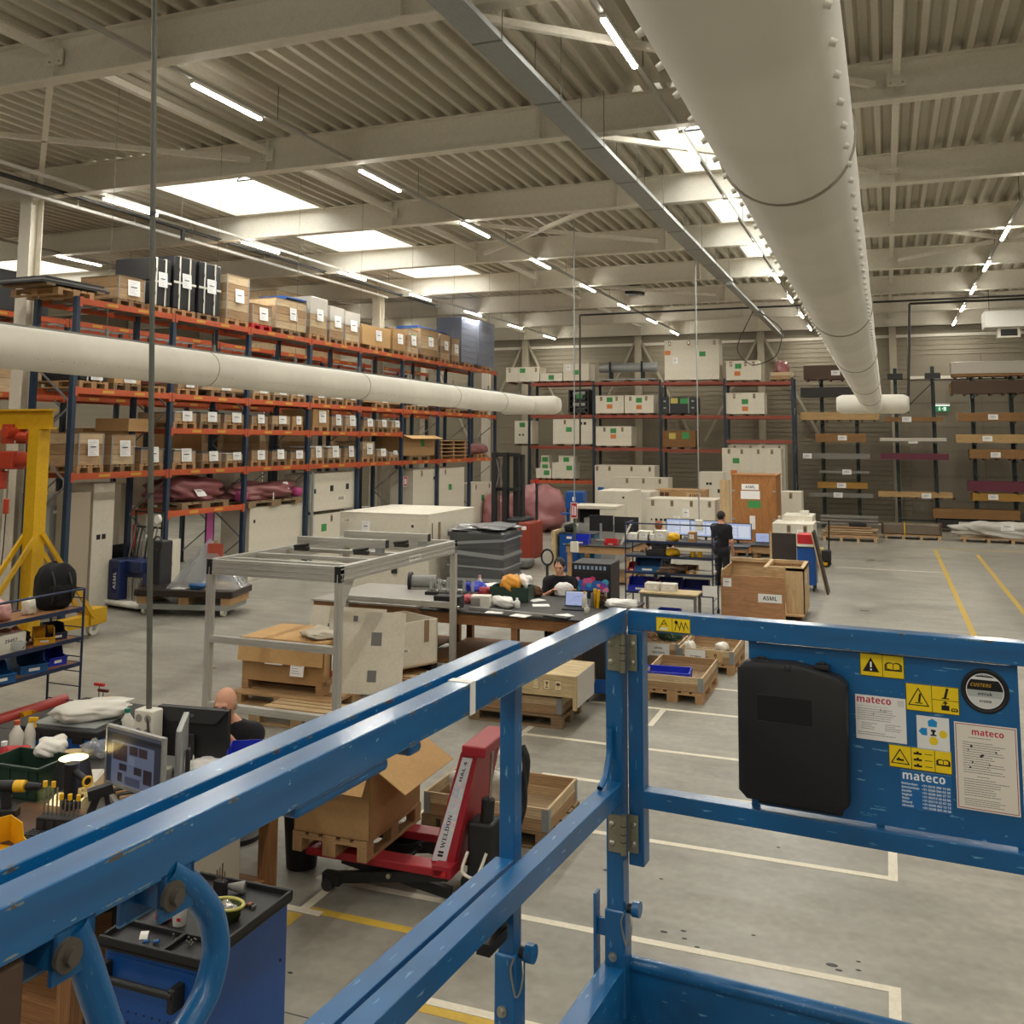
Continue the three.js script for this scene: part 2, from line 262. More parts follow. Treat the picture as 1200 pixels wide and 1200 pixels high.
// walls: ribbed cladding at the back, plain elsewhere
const back = structGroup('wall_back');
{
  const ribs = (xa, xb, ya, yb, pitch, m, name) => {
    for (let y = ya, k = 0; y < yb; y += pitch, k++) part(back, name, bx(xa, xb, y + 0.012, Math.min(y + pitch, yb) - 0.012, Z1 - 0.02, Z1 + 0.03), m);
    part(back, 'backing', bx(xa, xb, ya, yb, Z1 - 0.3, Z1 - 0.019), m);
  };
  ribs(X0, 0.9, 0, DECK + RIB, 0.2, M.wall, 'cladding_plank');
  ribs(0.9, X1, 7.0, DECK + RIB, 0.2, M.wall, 'cladding_plank');
  for (let y = 0; y < 7; y += 1) for (let x = 0.9; x < X1; x += 2.8) part(back, 'panel', bx(x + 0.008, Math.min(x + 2.8, X1) - 0.008, y + 0.008, y + 1 - 0.008, Z1 - 0.02, Z1 + 0.03), M.wallFlat);
  part(back, 'backing', bx(0.9, X1, 0, 7, Z1 - 0.3, Z1 - 0.019), M.wallFlat);
}
struct('wall_left', bx(X0 - 0.3, X0, -0.3, DECK + 0.3, Z1, Z0), M.wallFlat);
struct('wall_right', bx(X1, X1 + 0.3, -0.3, DECK + 0.3, Z1, Z0), M.wallFlat);
struct('wall_front', bx(X0 - 0.3, X1 + 0.3, -0.3, DECK + 0.3, Z0, Z0 + 0.3), M.wallFlat);
for (const x of [-21.4, -16, -10.48, -4.99, 0.39, 5.8]) {
  const c = structGroup('wall_column'); c.position.set(x, 0, Z1 + 0.2);
  const wc = mat('beige wall steel', 0xa59c88, 0.6); part(c, 'shaft', bx(-0.14, 0.14, 0, DECK, -0.14, 0.14), wc);
  if (x < 0) for (const s of [-1, 1]) part(c, 'brace', bar(V3(s * 0.1, 8.0, 0.02), V3(s * 2.5, 3.4, 0.02), 0.09, 0.09), wc);
}
struct('wall_rail', bx(X0, X1, 7.75, 7.87, Z1 + 0.03, Z1 + 0.12), M.white);
struct('wall_rail', bx(0.9, X1, 6.0, 6.12, Z1 + 0.03, Z1 + 0.1), M.white);
// ------------------------------------------------------------------ LED light lines
const diffGeo = bx(-0.032, 0.032, -0.035, 0, -0.745, 0.745, 0.012), bodyGeo = bx(-0.04, 0.04, 0, 0.05, -0.76, 0.76, 0.008);
const lampRows = [[-25.9, 8.16, 'beyond the long rack'], [-20.1, 8.16, 'behind the long rack'], [-14.27, 8.12, 'over the long pallet rack'], [-8.48, 8.12, 'over the work tables'], [-2.81, 8.12, 'beside the cable tray'], [2.67, 8.12, 'over the yellow lane'], [8.2, 8.12, 'at the far side wall']];
const ordinal = ['first', 'second', 'third', 'fourth', 'fifth', 'sixth', 'seventh', 'eighth', 'ninth', 'tenth', 'eleventh', 'twelfth', 'thirteenth', 'fourteenth', 'fifteenth'];
for (const [x, y, where] of lampRows) {
  const rail = thing('light_rail', 'long slim steel rail carrying LED lamps ' + where, 'light rail', V3(x, y + 0.05, 0), 0, 'light rails');
  part(rail, 'track', bx(-0.03, 0.03, 0, 0.055, Z1 + 0.4, Z0 - 1), x === -14.27 ? M.lampBody : mat('grey light track', 0xa3a096, 0.5));
  for (let z = 7; z > Z1 + 1; z -= 2.365) part(rail, 'hanger', rod(V3(0, 0.05, z), V3(0, DECK - y - 0.04, z), 0.008, 5), M.wire);
  for (let k = x < -15 ? -1 : -6; k <= 7; k++) {
    const t = thing('ceiling_light', 'white LED tube lamp ' + where + ', ' + ordinal[7 - k] + ' from the back wall', 'ceiling light', V3(x, y, -10.75 - 4.39 * k), 0, 'LED lamps on the rails');
    part(t, 'housing', bodyGeo, M.lampBody); part(t, 'diffuser', diffGeo, M.glow);
    const l = new THREE.RectAreaLight(LAMP_COLOUR, LAMP_NITS, 0.064, 1.49); l.position.set(0, -0.042, 0); l.rotation.x = -Math.PI / 2; l.name = 'lamp_light'; t.add(l);
  }
}
// second white rail and the dark pipe over the long rack
{
  const t = thing('conduit_rail', 'white conduit rail running beside the dark pipe above the long rack', 'rail', V3(-15.35, 8.08, 0));
  part(t, 'track', bx(-0.035, 0.035, 0, 0.06, -28, Z0 - 1), M.lampBody);
  for (let z = 6; z > -27; z -= 1.6) part(t, 'hanger', bx(-0.006, 0.006, 0.05, 0.2, z - 0.006, z + 0.006), M.lampBody);
  solo('sprinkler_pipe', mg([rod(V3(-14.95, 8.2, Z0 - 0.5), V3(-14.95, 8.2, -31), 0.045, 10), rod(V3(-14.95, 8.2, -17.5), V3(-14.95, 7.95, -17.5), 0.05, 8)]), M.pipe, 'dark water pipe running between the white rails above the long rack', 'pipe');
}
// cable tray with hangers, then the narrow trunking that goes on to the wall
{
  const t = thing('cable_tray', 'wide galvanised cable tray hung below the roof beams', 'cable tray', V3(-4.05, 7.86, 0));
  part(t, 'tray_bottom', bx(-0.175, 0.175, 0, 0.006, -27.1, 4), M.zinc);
  for (const s of [-1, 1]) part(t, 'tray_side', bx(s * 0.175 - 0.004, s * 0.175 + 0.004, 0, 0.07, -27.1, 4), M.zinc);
  for (let z = 3; z > -27; z -= 2.1) { part(t, 'joint_plate', mg([bx(-0.18, 0.18, -0.004, 0, z - 0.02, z + 0.02), bx(-0.185, -0.18, -0.004, 0.08, z - 0.02, z + 0.02), bx(0.18, 0.185, -0.004, 0.08, z - 0.02, z + 0.02)]), M.wire); for (const s of [-1, 1]) part(t, 'hanger', rod(V3(s * 0.182, 0, z), V3(s * 0.182, DECK - 7.86, z), 0.006, 5), M.wire); }
  for (const [x, r] of [[-0.1, 0.02], [-0.05, 0.016], [0.02, 0.022], [0.08, 0.014]]) part(t, 'cable', rod(V3(x, 0.006 + r, 4), V3(x, 0.006 + r, -27), r, 6), M.darkgrey);
  const k = thing('cable_trunking', 'narrow grey cable trunking with a loose cable loop running on to the back wall', 'trunking', V3(-4.05, 7.86, -27.6)); part(k, 'trunk', mg([bx(-0.1, 0.1, 0, 0.08, -14.6, 0), bx(-0.16, 0.16, -0.02, 0.1, -7.2, -6.2)]), M.zinc);
  part(k, 'cable_loop', tube([V3(-0.08, 0.02, -6), V3(-0.65, -1.26, -6), V3(-0.15, -1.86, -6), V3(0.65, -1.56, -6), V3(0.85, -0.66, -6), V3(0.08, 0.02, -6)], 0.018, 30, 6), M.pipe);
}
// ------------------------------------------------------------------ textile air ducts
function airDuct(a, b, r, label, seamAt, nozzles, wireStep, teeHalf) {
  const L = a.distanceTo(b), t = thing('air_duct', label, 'air duct', a), q = new THREE.Quaternion().setFromUnitVectors(V3(0, 0, -1), b.clone().sub(a).normalize());
  t.quaternion.copy(q);
  const g = []; const body = new THREE.CylinderGeometry(r, r, L, 48, 60, true).rotateX(-Math.PI / 2).translate(0, 0, -L / 2);
  const p = body.attributes.position; for (let i = 0; i < p.count; i++) { const z = p.getZ(i), th = Math.atan2(p.getY(i), p.getX(i)), k = 1 + 0.006 * Math.sin(th * 3 + z * 2.1) + 0.004 * Math.sin(th * 5 - z * 4.3); p.setX(i, p.getX(i) * k); p.setY(i, p.getY(i) * k); }
  body.computeVertexNormals();
  { const uv = body.attributes.uv; for (let i = 0; i < uv.count; i++) uv.setXY(i, uv.getX(i) * 6.283 * r, uv.getY(i) * L); }
  part(t, 'sock', body, M.duct);
  for (const z of seamAt) part(t, 'seam', new THREE.TorusGeometry(r * 1.008, 0.008, 6, 48).translate(0, 0, z - a.z < 0 ? z - a.z : 0), M.ductSeam);
  const nz = mg([new THREE.CylinderGeometry(0.011, 0.014, 0.02, 8).translate(0, 0.01, 0)]);
  for (const s of [-1, 1]) for (let k = 0; k < nozzles; k++) { const th = s * 63 * RAD, o = part(t, 'nozzle', nz, M.nozzle); o.position.set(r * Math.sin(th), -r * Math.cos(th), -1.0 - k * 0.25); o.rotation.z = Math.PI + th; }
  part(t, 'suspension_rail', bx(-0.015, 0.015, r, r + 0.03, -L, 0), M.wire);
  for (let z = -0.8; z > -L; z -= wireStep) part(t, 'wire', mg([rod(V3(0, r, z), V3(0, DECK - a.y - 0.02, z), 0.004, 4), bx(-0.02, 0.02, r + 0.02, r + 0.14, z - 0.02, z + 0.02)]), M.wire);
  // end piece: a cross sock with gathered ends
  const prof = []; for (let i = 0; i <= 24; i++) { const u = -1 + i / 12, e = Math.abs(u) > 0.82 ? 1 - 0.28 * Math.pow((Math.abs(u) - 0.82) / 0.18, 1.5) : 1; prof.push([r * 1.02 * e, u * teeHalf]); }
  prof.unshift([0.001, -teeHalf]); prof.push([0.001, teeHalf]);
  const tee = part(t, 'cross_sock', lathe(prof, 40).rotateZ(Math.PI / 2), M.duct); tee.position.set(0, 0, -L);
  return t;
}
airDuct(V3(-0.352, 4.67, 1.5), V3(-0.33, 4.48, -29.5), 0.268, 'large round white textile air duct with nozzles passing overhead along the hall', [-4.0, -9.0, -13.4, -19, -24], 116, 3.2, 0.98);
airDuct(V3(-10.55, 4.6, 2), V3(-10.5, 4.5, -28.6), 0.285, 'round white textile air duct hanging in front of the long pallet rack', [-8.4, -13.0, -18, -22.7, -26], 0, 2.4, 1.0);
// small dimples of the second duct stay parts too
{ const d = scene.getObjectByName('air_duct_001'), g = new THREE.SphereGeometry(0.012, 6, 4); for (let k = 0; k < 100; k++) { const o = part(d, 'nozzle', g, M.nozzle); o.position.set(0.285 * Math.sin(62 * RAD), -0.285 * Math.cos(62 * RAD), -8 - k * 0.2); } }
// ------------------------------------------------------------------ pipes, drops and boxes under the roof
solo('heating_pipe', mg([rod(V3(-10.5, 8.05, -34), V3(11, 8.05, -34), 0.035, 8), rod(V3(-10.5, 8.05, -34), V3(-10.5, 3.2, -34), 0.035, 8)]), M.pipe, 'dark pipe crossing below the roof with a drop beside the back rack', 'pipe');
solo('heating_pipe', mg([rod(V3(0.88, 8.0, -34.4), V3(7.9, 8.0, -34.4), 0.04, 8), rod(V3(0.88, 8.0, -34.4), V3(0.72, 4.6, -34.4), 0.045, 8), rod(V3(0.72, 4.6, -34.4), V3(0.5, 4.55, -34.4), 0.045, 8), rod(V3(0.72, 4.6, -34.4), V3(0.72, 4.35, -34.4), 0.02, 6)]), M.pipe, 'black pipe dropping from the roof to the end of the overhead duct', 'pipe');
for (const [px, py, z, s, label] of [[744, 342, -32, 0.6, 'white fan unit hung under the roof over the back rack']]) { const c = onZ(px, py, z), t = thing('fan_unit', label, 'fan unit', c); part(t, 'casing', bx(-s / 2, s / 2, 0, 0.16, -0.35, 0.35, 0.02), M.lampBody); part(t, 'grille', mg([bx(-s * 0.45, s * 0.45, -0.1, 0, -0.3, 0.3)]), M.pipe); part(t, 'hanger', mg([bx(-0.2, 0.2, 0.16, DECK - c.y, -0.02, 0.02)]), M.pipe); }
{ const c = onZ(1180, 385, -35), t = thing('heater_unit', 'pale box heater hanging under the roof beyond the yellow lane', 'heater', c); part(t, 'casing', bx(-0.7, 1.3, 0, 0.55, -0.5, 0.5, 0.03), M.lampBody); part(t, 'outlet', bx(-0.3, 0.35, -0.32, 0, -0.25, 0.3), M.white); part(t, 'grille', bx(-0.22, 0.27, -0.27, -0.05, 0.28, 0.31), M.black); for (const x of [-0.5, 1.1]) part(t, 'hanger', rod(V3(x, 0.5, 0), V3(x, DECK - c.y, 0), 0.012, 5), M.wire); }
// power drops: a conduit with a socket box, and two thin ones
function drop(px, py, yTop, yBox, label, boxLabel, r, plane) {
  const top = onY(px, py, yTop), t = thing('power_drop', label, 'power drop', V3(top.x, 0, top.z));
  part(t, 'conduit', rod(V3(0, DECK, 0), V3(0, yBox + 0.1, 0), r, 8), plane);
  const b = part(t, 'socket_box', bx(-0.09, 0.09, yBox - 0.12, yBox + 0.12, -0.06, 0.06, 0.012), M.offwhite, boxLabel);
  for (const y of [-0.055, 0.055]) for (const z of [-1, 1]) part(b, 'socket', rod(V3(0, yBox + y, z * 0.055), V3(0, yBox + y, z * 0.063), 0.036, 12), M.paper);
  return t;
}
// ================================================================== the scissor lift the photograph is taken from
const liftAt = onY(735, 713, H - 0.438);
const lift = thing('scissor_lift', 'blue scissor lift platform with guard rails and a hinged gate panel', 'scissor lift', liftAt, -4.4 * RAD);
{
  const L = lift, b = (n, x0, x1, y0, y1, z0, z1, m = M.blue, r = 0.0025) => part(L, n, bx(x0, x1, y0, y1, z0, z1, r), m);
  // left side: sliding rail set in front, fixed rail set behind it
  b('top_rail', -0.045, 0, -0.055, 0, 0, 2.7, M.rail); b('top_rail', -0.118, -0.072, -0.055, 0, 0.5, 2.7, M.rail);
  b('mid_rail', -0.045, 0, -0.472, -0.425, 0.045, 2.7); b('mid_rail', -0.112, -0.07, -0.485, -0.44, 0.54, 2.7);
  b('corner_post', -0.045, 0, -0.87, -0.055, 0, 0.045); b('rail_post', -0.105, -0.07, -1.0, -0.055, 0.5, 0.54);
  for (const z of [1.5, 2.6]) b('rail_post', -0.112, -0.072, -1.0, -0.055, z + 0.35, z + 0.4);
  part(L, 'tape_mark', mg([bx(-0.046, 0.001, 0, 0.001, 0.855, 0.875), bx(0, 0.001, -0.056, 0.001, 0.855, 0.875)]), M.paper, 'strip of white tape around the rail');
  // flange plates under the front rail
  for (const [za, zb] of [[1.13, 1.36], [1.03, 1.07]]) b('under_plate', -0.04, -0.005, -0.075, -0.055, za, zb, M.blue, 0.008);
  // brackets and the bent grab handle
  for (const [za, zb] of [[1.555, 1.625], [1.695, 1.765]]) {
    const br = part(L, 'bracket', mg([bx(-0.045, -0.04, -0.105, -0.05, za, zb), bx(-0.006, 0.0, -0.1, -0.05, za, zb - 0.02), bx(-0.045, 0, -0.08, -0.05, za, za + 0.005), bx(-0.045, 0, -0.085, -0.05, zb - 0.025, zb - 0.02)]), M.blue);
    part(br, 'bolt', mg([rod(V3(0, -0.075, (za + zb) / 2), V3(0.006, -0.075, (za + zb) / 2), 0.016, 18), rod(V3(0.005, -0.075, (za + zb) / 2), V3(0.014, -0.075, (za + zb) / 2), 0.009, 6)]), M.bare);
  }
  b('rusty_plate', -0.05, -0.006, -0.13, -0.06, 1.77, 1.86, M.rust, 0.006);
  part(L, 'grab_handle', tube([V3(-0.012, -0.05, 1.59), V3(-0.012, -0.085, 1.548), V3(-0.012, -0.13, 1.512), V3(-0.012, -0.175, 1.5), V3(-0.012, -0.218, 1.515), V3(-0.012, -0.25, 1.56), V3(-0.012, -0.25, 1.61), V3(-0.012, -0.21, 1.648), V3(-0.012, -0.15, 1.675), V3(-0.012, -0.1, 1.695), V3(-0.012, -0.055, 1.715)], 0.0165, 60, 18), M.blue, 'bent blue tube grab handle');
  // socket shoes, pins, clips and bolts of the two posts
  for (const [x0, x1, z0, z1, yT] of [[-0.05, 0.005, -0.005, 0.05, -0.735], [-0.112, -0.062, 0.493, 0.548, -0.63]]) {
    const s = b('post_socket', x0, x1, -0.99, yT, z0, z1, M.blue, 0.006), zc = (z0 + z1) / 2;
    part(s, 'pin', rod(V3(x1, yT + 0.0, zc), V3(x1 + 0.028, yT + 0.0, zc), 0.012, 14), M.black);
    part(s, 'pin_knob', rod(V3(x1 + 0.012, yT, zc - 0.004), V3(x1 + 0.03, yT, zc - 0.004), 0.019, 16), M.blue);
    part(s, 'spring_clip', tube([V3(x1 - 0.002, yT, z1 + 0.002), V3(x1 - 0.008, yT - 0.02, z1 + 0.005), V3(x1 - 0.004, yT - 0.045, z1 + 0.005), V3(x1 + 0.004, yT - 0.075, z1 + 0.004), V3(x1 + 0.014, yT - 0.06, z1 + 0.004), V3(x1 + 0.018, yT - 0.03, z1), V3(x1 + 0.012, yT - 0.008, z1 - 0.01)], 0.0022, 26, 6), M.bolt);
    part(s, 'bolt', mg([rod(V3((x0 + x1) / 2 - 0.004, yT - 0.11, z1), V3((x0 + x1) / 2 - 0.004, yT - 0.11, z1 + 0.004), 0.011, 14), rod(V3((x0 + x1) / 2 - 0.004, yT - 0.11, z1 + 0.003), V3((x0 + x1) / 2 - 0.004, yT - 0.11, z1 + 0.012), 0.007, 6)]), M.bolt);
  }
  part(L, 'latch_plate', mg([bx(-0.075, -0.068, -0.9, -0.7, 0.03, 0.06), bx(-0.07, -0.045, -0.8, -0.76, 0.04, 0.05)]), M.blue);
  part(L, 'gate_stay', tube([V3(-0.03, -0.29, 0.06), V3(-0.03, -0.35, 0.06), V3(-0.03, -0.4, 0.09), V3(-0.03, -0.418, 0.13)], 0.008, 16, 8), M.blue);
  part(L, 'rubber_bracket', mg([bx(-0.1, -0.07, -0.585, -0.562, 0.57, 0.65), bx(-0.1, -0.075, -0.585, -0.5, 0.56, 0.59)]), M.black);
  // two hinges
  for (const y of [-0.105, -0.55]) {
    const h = part(L, 'hinge', mg([bx(-0.038, 0.0, y - 0.045, y + 0.045, 0.045, 0.05), bx(0.01, 0.036, y - 0.045, y + 0.045, 0.028, 0.033), rod(V3(0.003, y - 0.048, 0.05), V3(0.003, y + 0.048, 0.05), 0.0075, 14)]), M.hinge, 'zinc plated hinge');
    for (const [x, z] of [[-0.028, 0.05], [0.025, 0.033]]) for (const s of [-0.024, 0.022]) part(h, 'bolt', mg([new THREE.SphereGeometry(0.0075, 12, 8).scale(1, 1, 0.7).translate(x, y + s, z)]), M.bolt);
    for (const s of [-0.018, 0.0, 0.02]) part(h, 'knuckle_gap', rod(V3(0.003, y + s, 0.05), V3(0.003, y + s + 0.002, 0.05), 0.0078, 14), M.darkgrey);
  }
  // gate: frame, panel, stickers
  const gate = new THREE.Group(); gate.name = 'gate'; L.add(gate);
  const gp = (n, x0, x1, y0, y1, z0, z1, m = M.blue, r = 0.0025) => part(gate, n, bx(x0, x1, y0, y1, z0, z1, r), m);
  gp('gate_rail', 0.008, 1.05, -0.05, 0, -0.022, 0.022, M.rail); gp('gate_rail', 0.045, 1.05, -0.488, -0.445, -0.022, 0.022); gp('gate_post', 0.008, 0.048, -0.63, -0.05, -0.022, 0.024);
  // sheet with slots left open along its top and bottom edge
  part(gate, 'gate_panel', mg([bx(0.315, 0.905, -0.439, -0.055, -0.004, 0.0), ...[[0.315, 0.335], [0.6, 0.618], [0.89, 0.905]].flatMap(([a, c]) => [bx(a, c, -0.0551, -0.049, -0.004, 0), bx(a, c, -0.446, -0.4389, -0.004, 0)])]), M.blue);
  gp('gate_post', 1.0, 1.05, -0.6, -0.05, -0.022, 0.022);
  const stick = (name, x0, x1, y0, y1, t, label, z = 0.0015) => { const m = new THREE.MeshStandardMaterial({ map: t, roughness: 0.45 }); m.name = name + ' print'; const o = part(gate, name, new THREE.BoxGeometry(x1 - x0, y1 - y0, 0.0012), [M.paper, M.paper, M.paper, M.paper, m, M.paper], label); o.position.set((x0 + x1) / 2, (y0 + y1) / 2, z); return o; };
  const Y = '#f2d21a', K = '#15130c';
  const yel = (w, h, f) => canvasTex(w, h, (c) => { c.fillStyle = Y; c.fillRect(0, 0, w, h); c.strokeStyle = K; c.fillStyle = K; c.lineWidth = 3; c.strokeRect(2, 2, w - 4, h - 4); f(c); });
  const tri = (c, x, y, s, fill) => { c.beginPath(); c.moveTo(x, y - s); c.lineTo(x + s, y + s * 0.8); c.lineTo(x - s, y + s * 0.8); c.closePath(); if (fill) c.fill(); else { c.lineWidth = 6; c.lineJoin = 'round'; c.stroke(); } };
  const book = (c, x, y, s) => { c.lineWidth = 4; for (let k = 0; k < 3; k++) { const o = k * s * 0.13; c.beginPath(); c.moveTo(x, y + s * 0.55 + o * 0.4); c.lineTo(x - s - o, y + s * 0.4 + o); c.lineTo(x - s - o, y - s * 0.5 + o); c.quadraticCurveTo(x - s * 0.4, y - s * 0.75, x, y - s * 0.4); c.quadraticCurveTo(x + s * 0.4, y - s * 0.75, x + s + o, y - s * 0.5 + o); c.lineTo(x + s + o, y + s * 0.4 + o); c.closePath(); c.stroke(); } c.beginPath(); c.moveTo(x, y - s * 0.4); c.lineTo(x, y + s * 0.5); c.stroke(); };
  stick('warning_sticker', 0.575, 0.672, -0.108, -0.056, yel(256, 138, (c) => { tri(c, 64, 72, 48, true); c.fillStyle = '#fff'; c.fillRect(59, 50, 10, 34); c.beginPath(); c.arc(64, 97, 6, 0, 7); c.fill(); c.fillStyle = K; c.fillRect(130, 2, 3, 134); book(c, 193, 68, 38); }), 'yellow sticker with an exclamation triangle and a book');
  stick('warning_sticker', 0.673, 0.785, -0.175, -0.114, yel(300, 164, (c) => { tri(c, 72, 84, 56); c.save(); c.translate(78, 88); c.rotate(0.15); c.fillRect(-6, -30, 12, 52); c.restore(); c.fillRect(-0, 0, 0, 0); c.fillRect(52, 112, 42, 6); c.fillRect(146, 2, 3, 160); c.fillRect(148, 82, 150, 3); c.save(); c.translate(228, 44); c.rotate(0.25); c.fillRect(-7, -34, 14, 60); c.restore(); c.fillRect(204, 68, 40, 7); c.fillRect(200, 112, 44, 30); c.fillRect(218, 96, 8, 20); c.beginPath(); c.moveTo(205, 102); c.lineTo(222, 86); c.lineTo(239, 102); c.fill(); book(c, 272, 134, 13); }), 'yellow sticker with lever symbols and a triangle');
  stick('warning_sticker', 0.632, 0.765, -0.306, -0.256, yel(340, 140, (c) => { tri(c, 62, 74, 48); c.fillRect(42, 84, 40, 12); c.fillRect(50, 76, 10, 12); c.fillRect(122, 2, 3, 136); c.fillRect(248, 2, 3, 136); for (const y of [34, 72, 110]) { c.fillRect(136, y - 2, 44, 12); c.fillRect(152, y - 10, 12, 10); c.fillRect(196, y, 40, 4); } book(c, 294, 72, 28); }), 'yellow sticker with a triangle, lift symbols and a book');
  const logo = (c, s, x, y, size, col) => { c.fillStyle = col; c.font = 'bold ' + size + 'px sans-serif'; c.fillText(s, x, y); };
  const lines = (c, x, y, w, n, dy, r, col = '#777') => { c.fillStyle = col; for (let i = 0; i < n; i++) { let k = x; const e = x + w * (0.55 + 0.45 * r()); while (k < e) { const l = 4 + 14 * r(); c.fillRect(k, y + i * dy, l, Math.max(1.5, dy * 0.28)); k += l + 3; } } };
  stick('inspection_form', 0.562, 0.672, -0.252, -0.152, canvasTex(380, 346, (c) => { const r = rng(3); c.fillStyle = '#eceae6'; c.fillRect(0, 0, 380, 346); logo(c, 'mateco', 8, 58, 74, '#c01733'); c.fillStyle = '#d8d6d2'; c.fillRect(320, 16, 48, 48); lines(c, 10, 84, 260, 1, 8, r); lines(c, 10, 104, 300, 6, 17, r); c.fillStyle = '#556'; c.font = 'italic 30px serif'; c.fillText('3', 124, 150); c.fillText('5 m', 180, 120); lines(c, 40, 214, 130, 4, 15, r); lines(c, 220, 214, 130, 4, 15, r); lines(c, 10, 288, 330, 2, 16, r); }), 'white inspection form with a red logo');
  stick('direction_sticker', 0.694, 0.762, -0.258, -0.184, canvasTex(220, 240, (c) => { c.fillStyle = '#e9e9e6'; c.fillRect(0, 0, 220, 240); c.fillStyle = '#1a8fd0'; c.beginPath(); c.moveTo(108, 14); c.lineTo(140, 34); c.lineTo(136, 72); c.lineTo(80, 72); c.lineTo(76, 34); c.fill(); c.beginPath(); c.moveTo(12, 112); c.lineTo(34, 86); c.lineTo(70, 86); c.lineTo(70, 138); c.lineTo(34, 138); c.fill(); c.fillStyle = '#efcf25'; c.beginPath(); c.arc(178, 118, 28, 0, 7); c.fill(); c.beginPath(); c.arc(112, 172, 30, 0, 7); c.fill(); c.fillStyle = K; c.fillRect(96, 92, 32, 16); c.fillRect(104, 104, 16, 26); c.fillRect(92, 126, 40, 10); }), 'white sticker with blue arrows and yellow discs');
  stick('name_print', 0.655, 0.762, -0.392, -0.309, canvasTex(400, 310, (c) => { c.fillStyle = '#1a66a6'; c.fillRect(0, 0, 400, 310); logo(c, 'mateco', 12, 74, 96, '#f2f4f5'); c.font = 'bold 25px sans-serif'; c.fillStyle = '#f2f4f5'; const t = ['Rotterdam', 'Amsterdam', 'Zwolle', 'Veghel', 'Goes', 'Sittard', 'Utrecht'], n = ['+31 (0)10 298 13 00', '+31 (0)20 584 02 20', '+31 (0)38 465 27 77', '+31 (0)413 35 62 05', '+31 (0)113 22 07 22', '+31 (0)46 452 12 12', '+31 (0)30 265 30 50']; t.forEach((s, i) => { c.fillText(s, 8, 118 + i * 30); c.fillText(n[i], 168, 118 + i * 30, 226); }); }), 'white company print with a list of phone numbers');
  stick('instruction_sheet', 0.772, 0.898, -0.375, -0.188, canvasTex(440, 640, (c) => { const r = rng(8); c.fillStyle = '#e6dfd2'; c.fillRect(0, 0, 440, 640); c.strokeStyle = '#a33a55'; c.lineWidth = 5; c.strokeRect(12, 12, 416, 616); logo(c, 'mateco', 120, 84, 64, '#c01733'); lines(c, 100, 104, 240, 1, 14, r, '#444'); lines(c, 56, 140, 320, 14, 17, r, '#666'); lines(c, 150, 388, 140, 1, 14, r, '#444'); lines(c, 56, 410, 330, 8, 17, r, '#666'); lines(c, 56, 556, 330, 4, 15, r, '#666'); c.fillStyle = '#2b2b30'; for (let i = 0; i < 9; i++) { c.beginPath(); c.arc(80 + 280 * r(), 130 + 200 * r(), 4 + 6 * r(), 0, 7); c.fill(); } }), 'laminated cream instruction sheet with a red border');
  const disc = new THREE.MeshStandardMaterial({ roughness: 0.4, map: canvasTex(256, 256, (c) => { c.fillStyle = '#15161a'; c.fillRect(0, 0, 256, 256); c.fillStyle = '#e8e8e6'; c.beginPath(); c.arc(128, 128, 112, 0, 7); c.fill(); c.save(); c.beginPath(); c.arc(128, 128, 106, 0, 7); c.clip(); c.fillStyle = '#101014'; c.fillRect(0, 0, 256, 40); c.fillRect(0, 58, 256, 66); c.fillStyle = '#b7bbb9'; c.fillRect(0, 124, 256, 44); c.fillStyle = '#d8d9d5'; c.fillRect(0, 168, 256, 90); c.fillStyle = '#caa02f'; c.font = 'italic bold 30px sans-serif'; c.fillText('CUSTERS', 40, 102); c.fillStyle = '#222'; c.font = 'bold 28px sans-serif'; c.fillText('amtek', 84, 156); c.font = 'bold 22px sans-serif'; c.fillText('418408', 92, 200); c.fillStyle = '#eee'; c.font = 'bold 20px sans-serif'; c.fillText('KEURING', 82, 32); c.restore(); }) }); disc.name = 'round inspection print';
  const dg = new THREE.CylinderGeometry(0.044, 0.044, 0.002, 40).rotateX(Math.PI / 2).rotateZ(0); { const p = dg.attributes.position, uv = dg.attributes.uv; for (let i = 0; i < p.count; i++) uv.setXY(i, p.getX(i) / 0.088 + 0.5, p.getY(i) / 0.088 + 0.5); }
  part(gate, 'inspection_disc', dg, disc, 'round black and silver inspection sticker').position.set(0.838, -0.115, 0.0015);
  part(gate, 'inspection_disc_rim', new THREE.TorusGeometry(0.045, 0.004, 8, 40).translate(0.838, -0.115, 0.001), M.black);
  stick('warning_sticker', 0.085, 0.175, -0.046, -0.01, yel(250, 100, (c) => { c.lineWidth = 5; c.beginPath(); c.moveTo(24, 80); c.lineTo(60, 20); c.lineTo(84, 60); c.stroke(); c.beginPath(); c.moveTo(40, 50); c.lineTo(72, 44); c.stroke(); c.fillStyle = '#e9e3c8'; c.fillRect(30, 70, 56, 20); c.fillStyle = K; c.fillRect(118, 4, 3, 92); for (const x of [138, 170, 200]) { c.beginPath(); c.moveTo(x, 86); c.lineTo(x + 14, 26); c.lineTo(x + 34, 70); c.stroke(); } c.beginPath(); c.arc(148, 28, 12, 0, 7); c.fill(); }), 'yellow sticker with arm symbols on the gate rail', 0.0235);
  // black document case on the panel
  const cs = new THREE.Group(); cs.name = 'document_case'; cs.userData.label = 'black plastic document case with a recessed name plate'; L.add(cs);
  const r = 0.014, out = [[0.303 + r, -0.405], [0.54 - r, -0.405], [0.54, -0.405 + r], [0.542, -0.13], [0.53, -0.118], [0.505, -0.11], [0.455, -0.1], [0.425, -0.095], [0.35, -0.098], [0.318, -0.1], [0.304, -0.112], [0.302, -0.405 + r]];
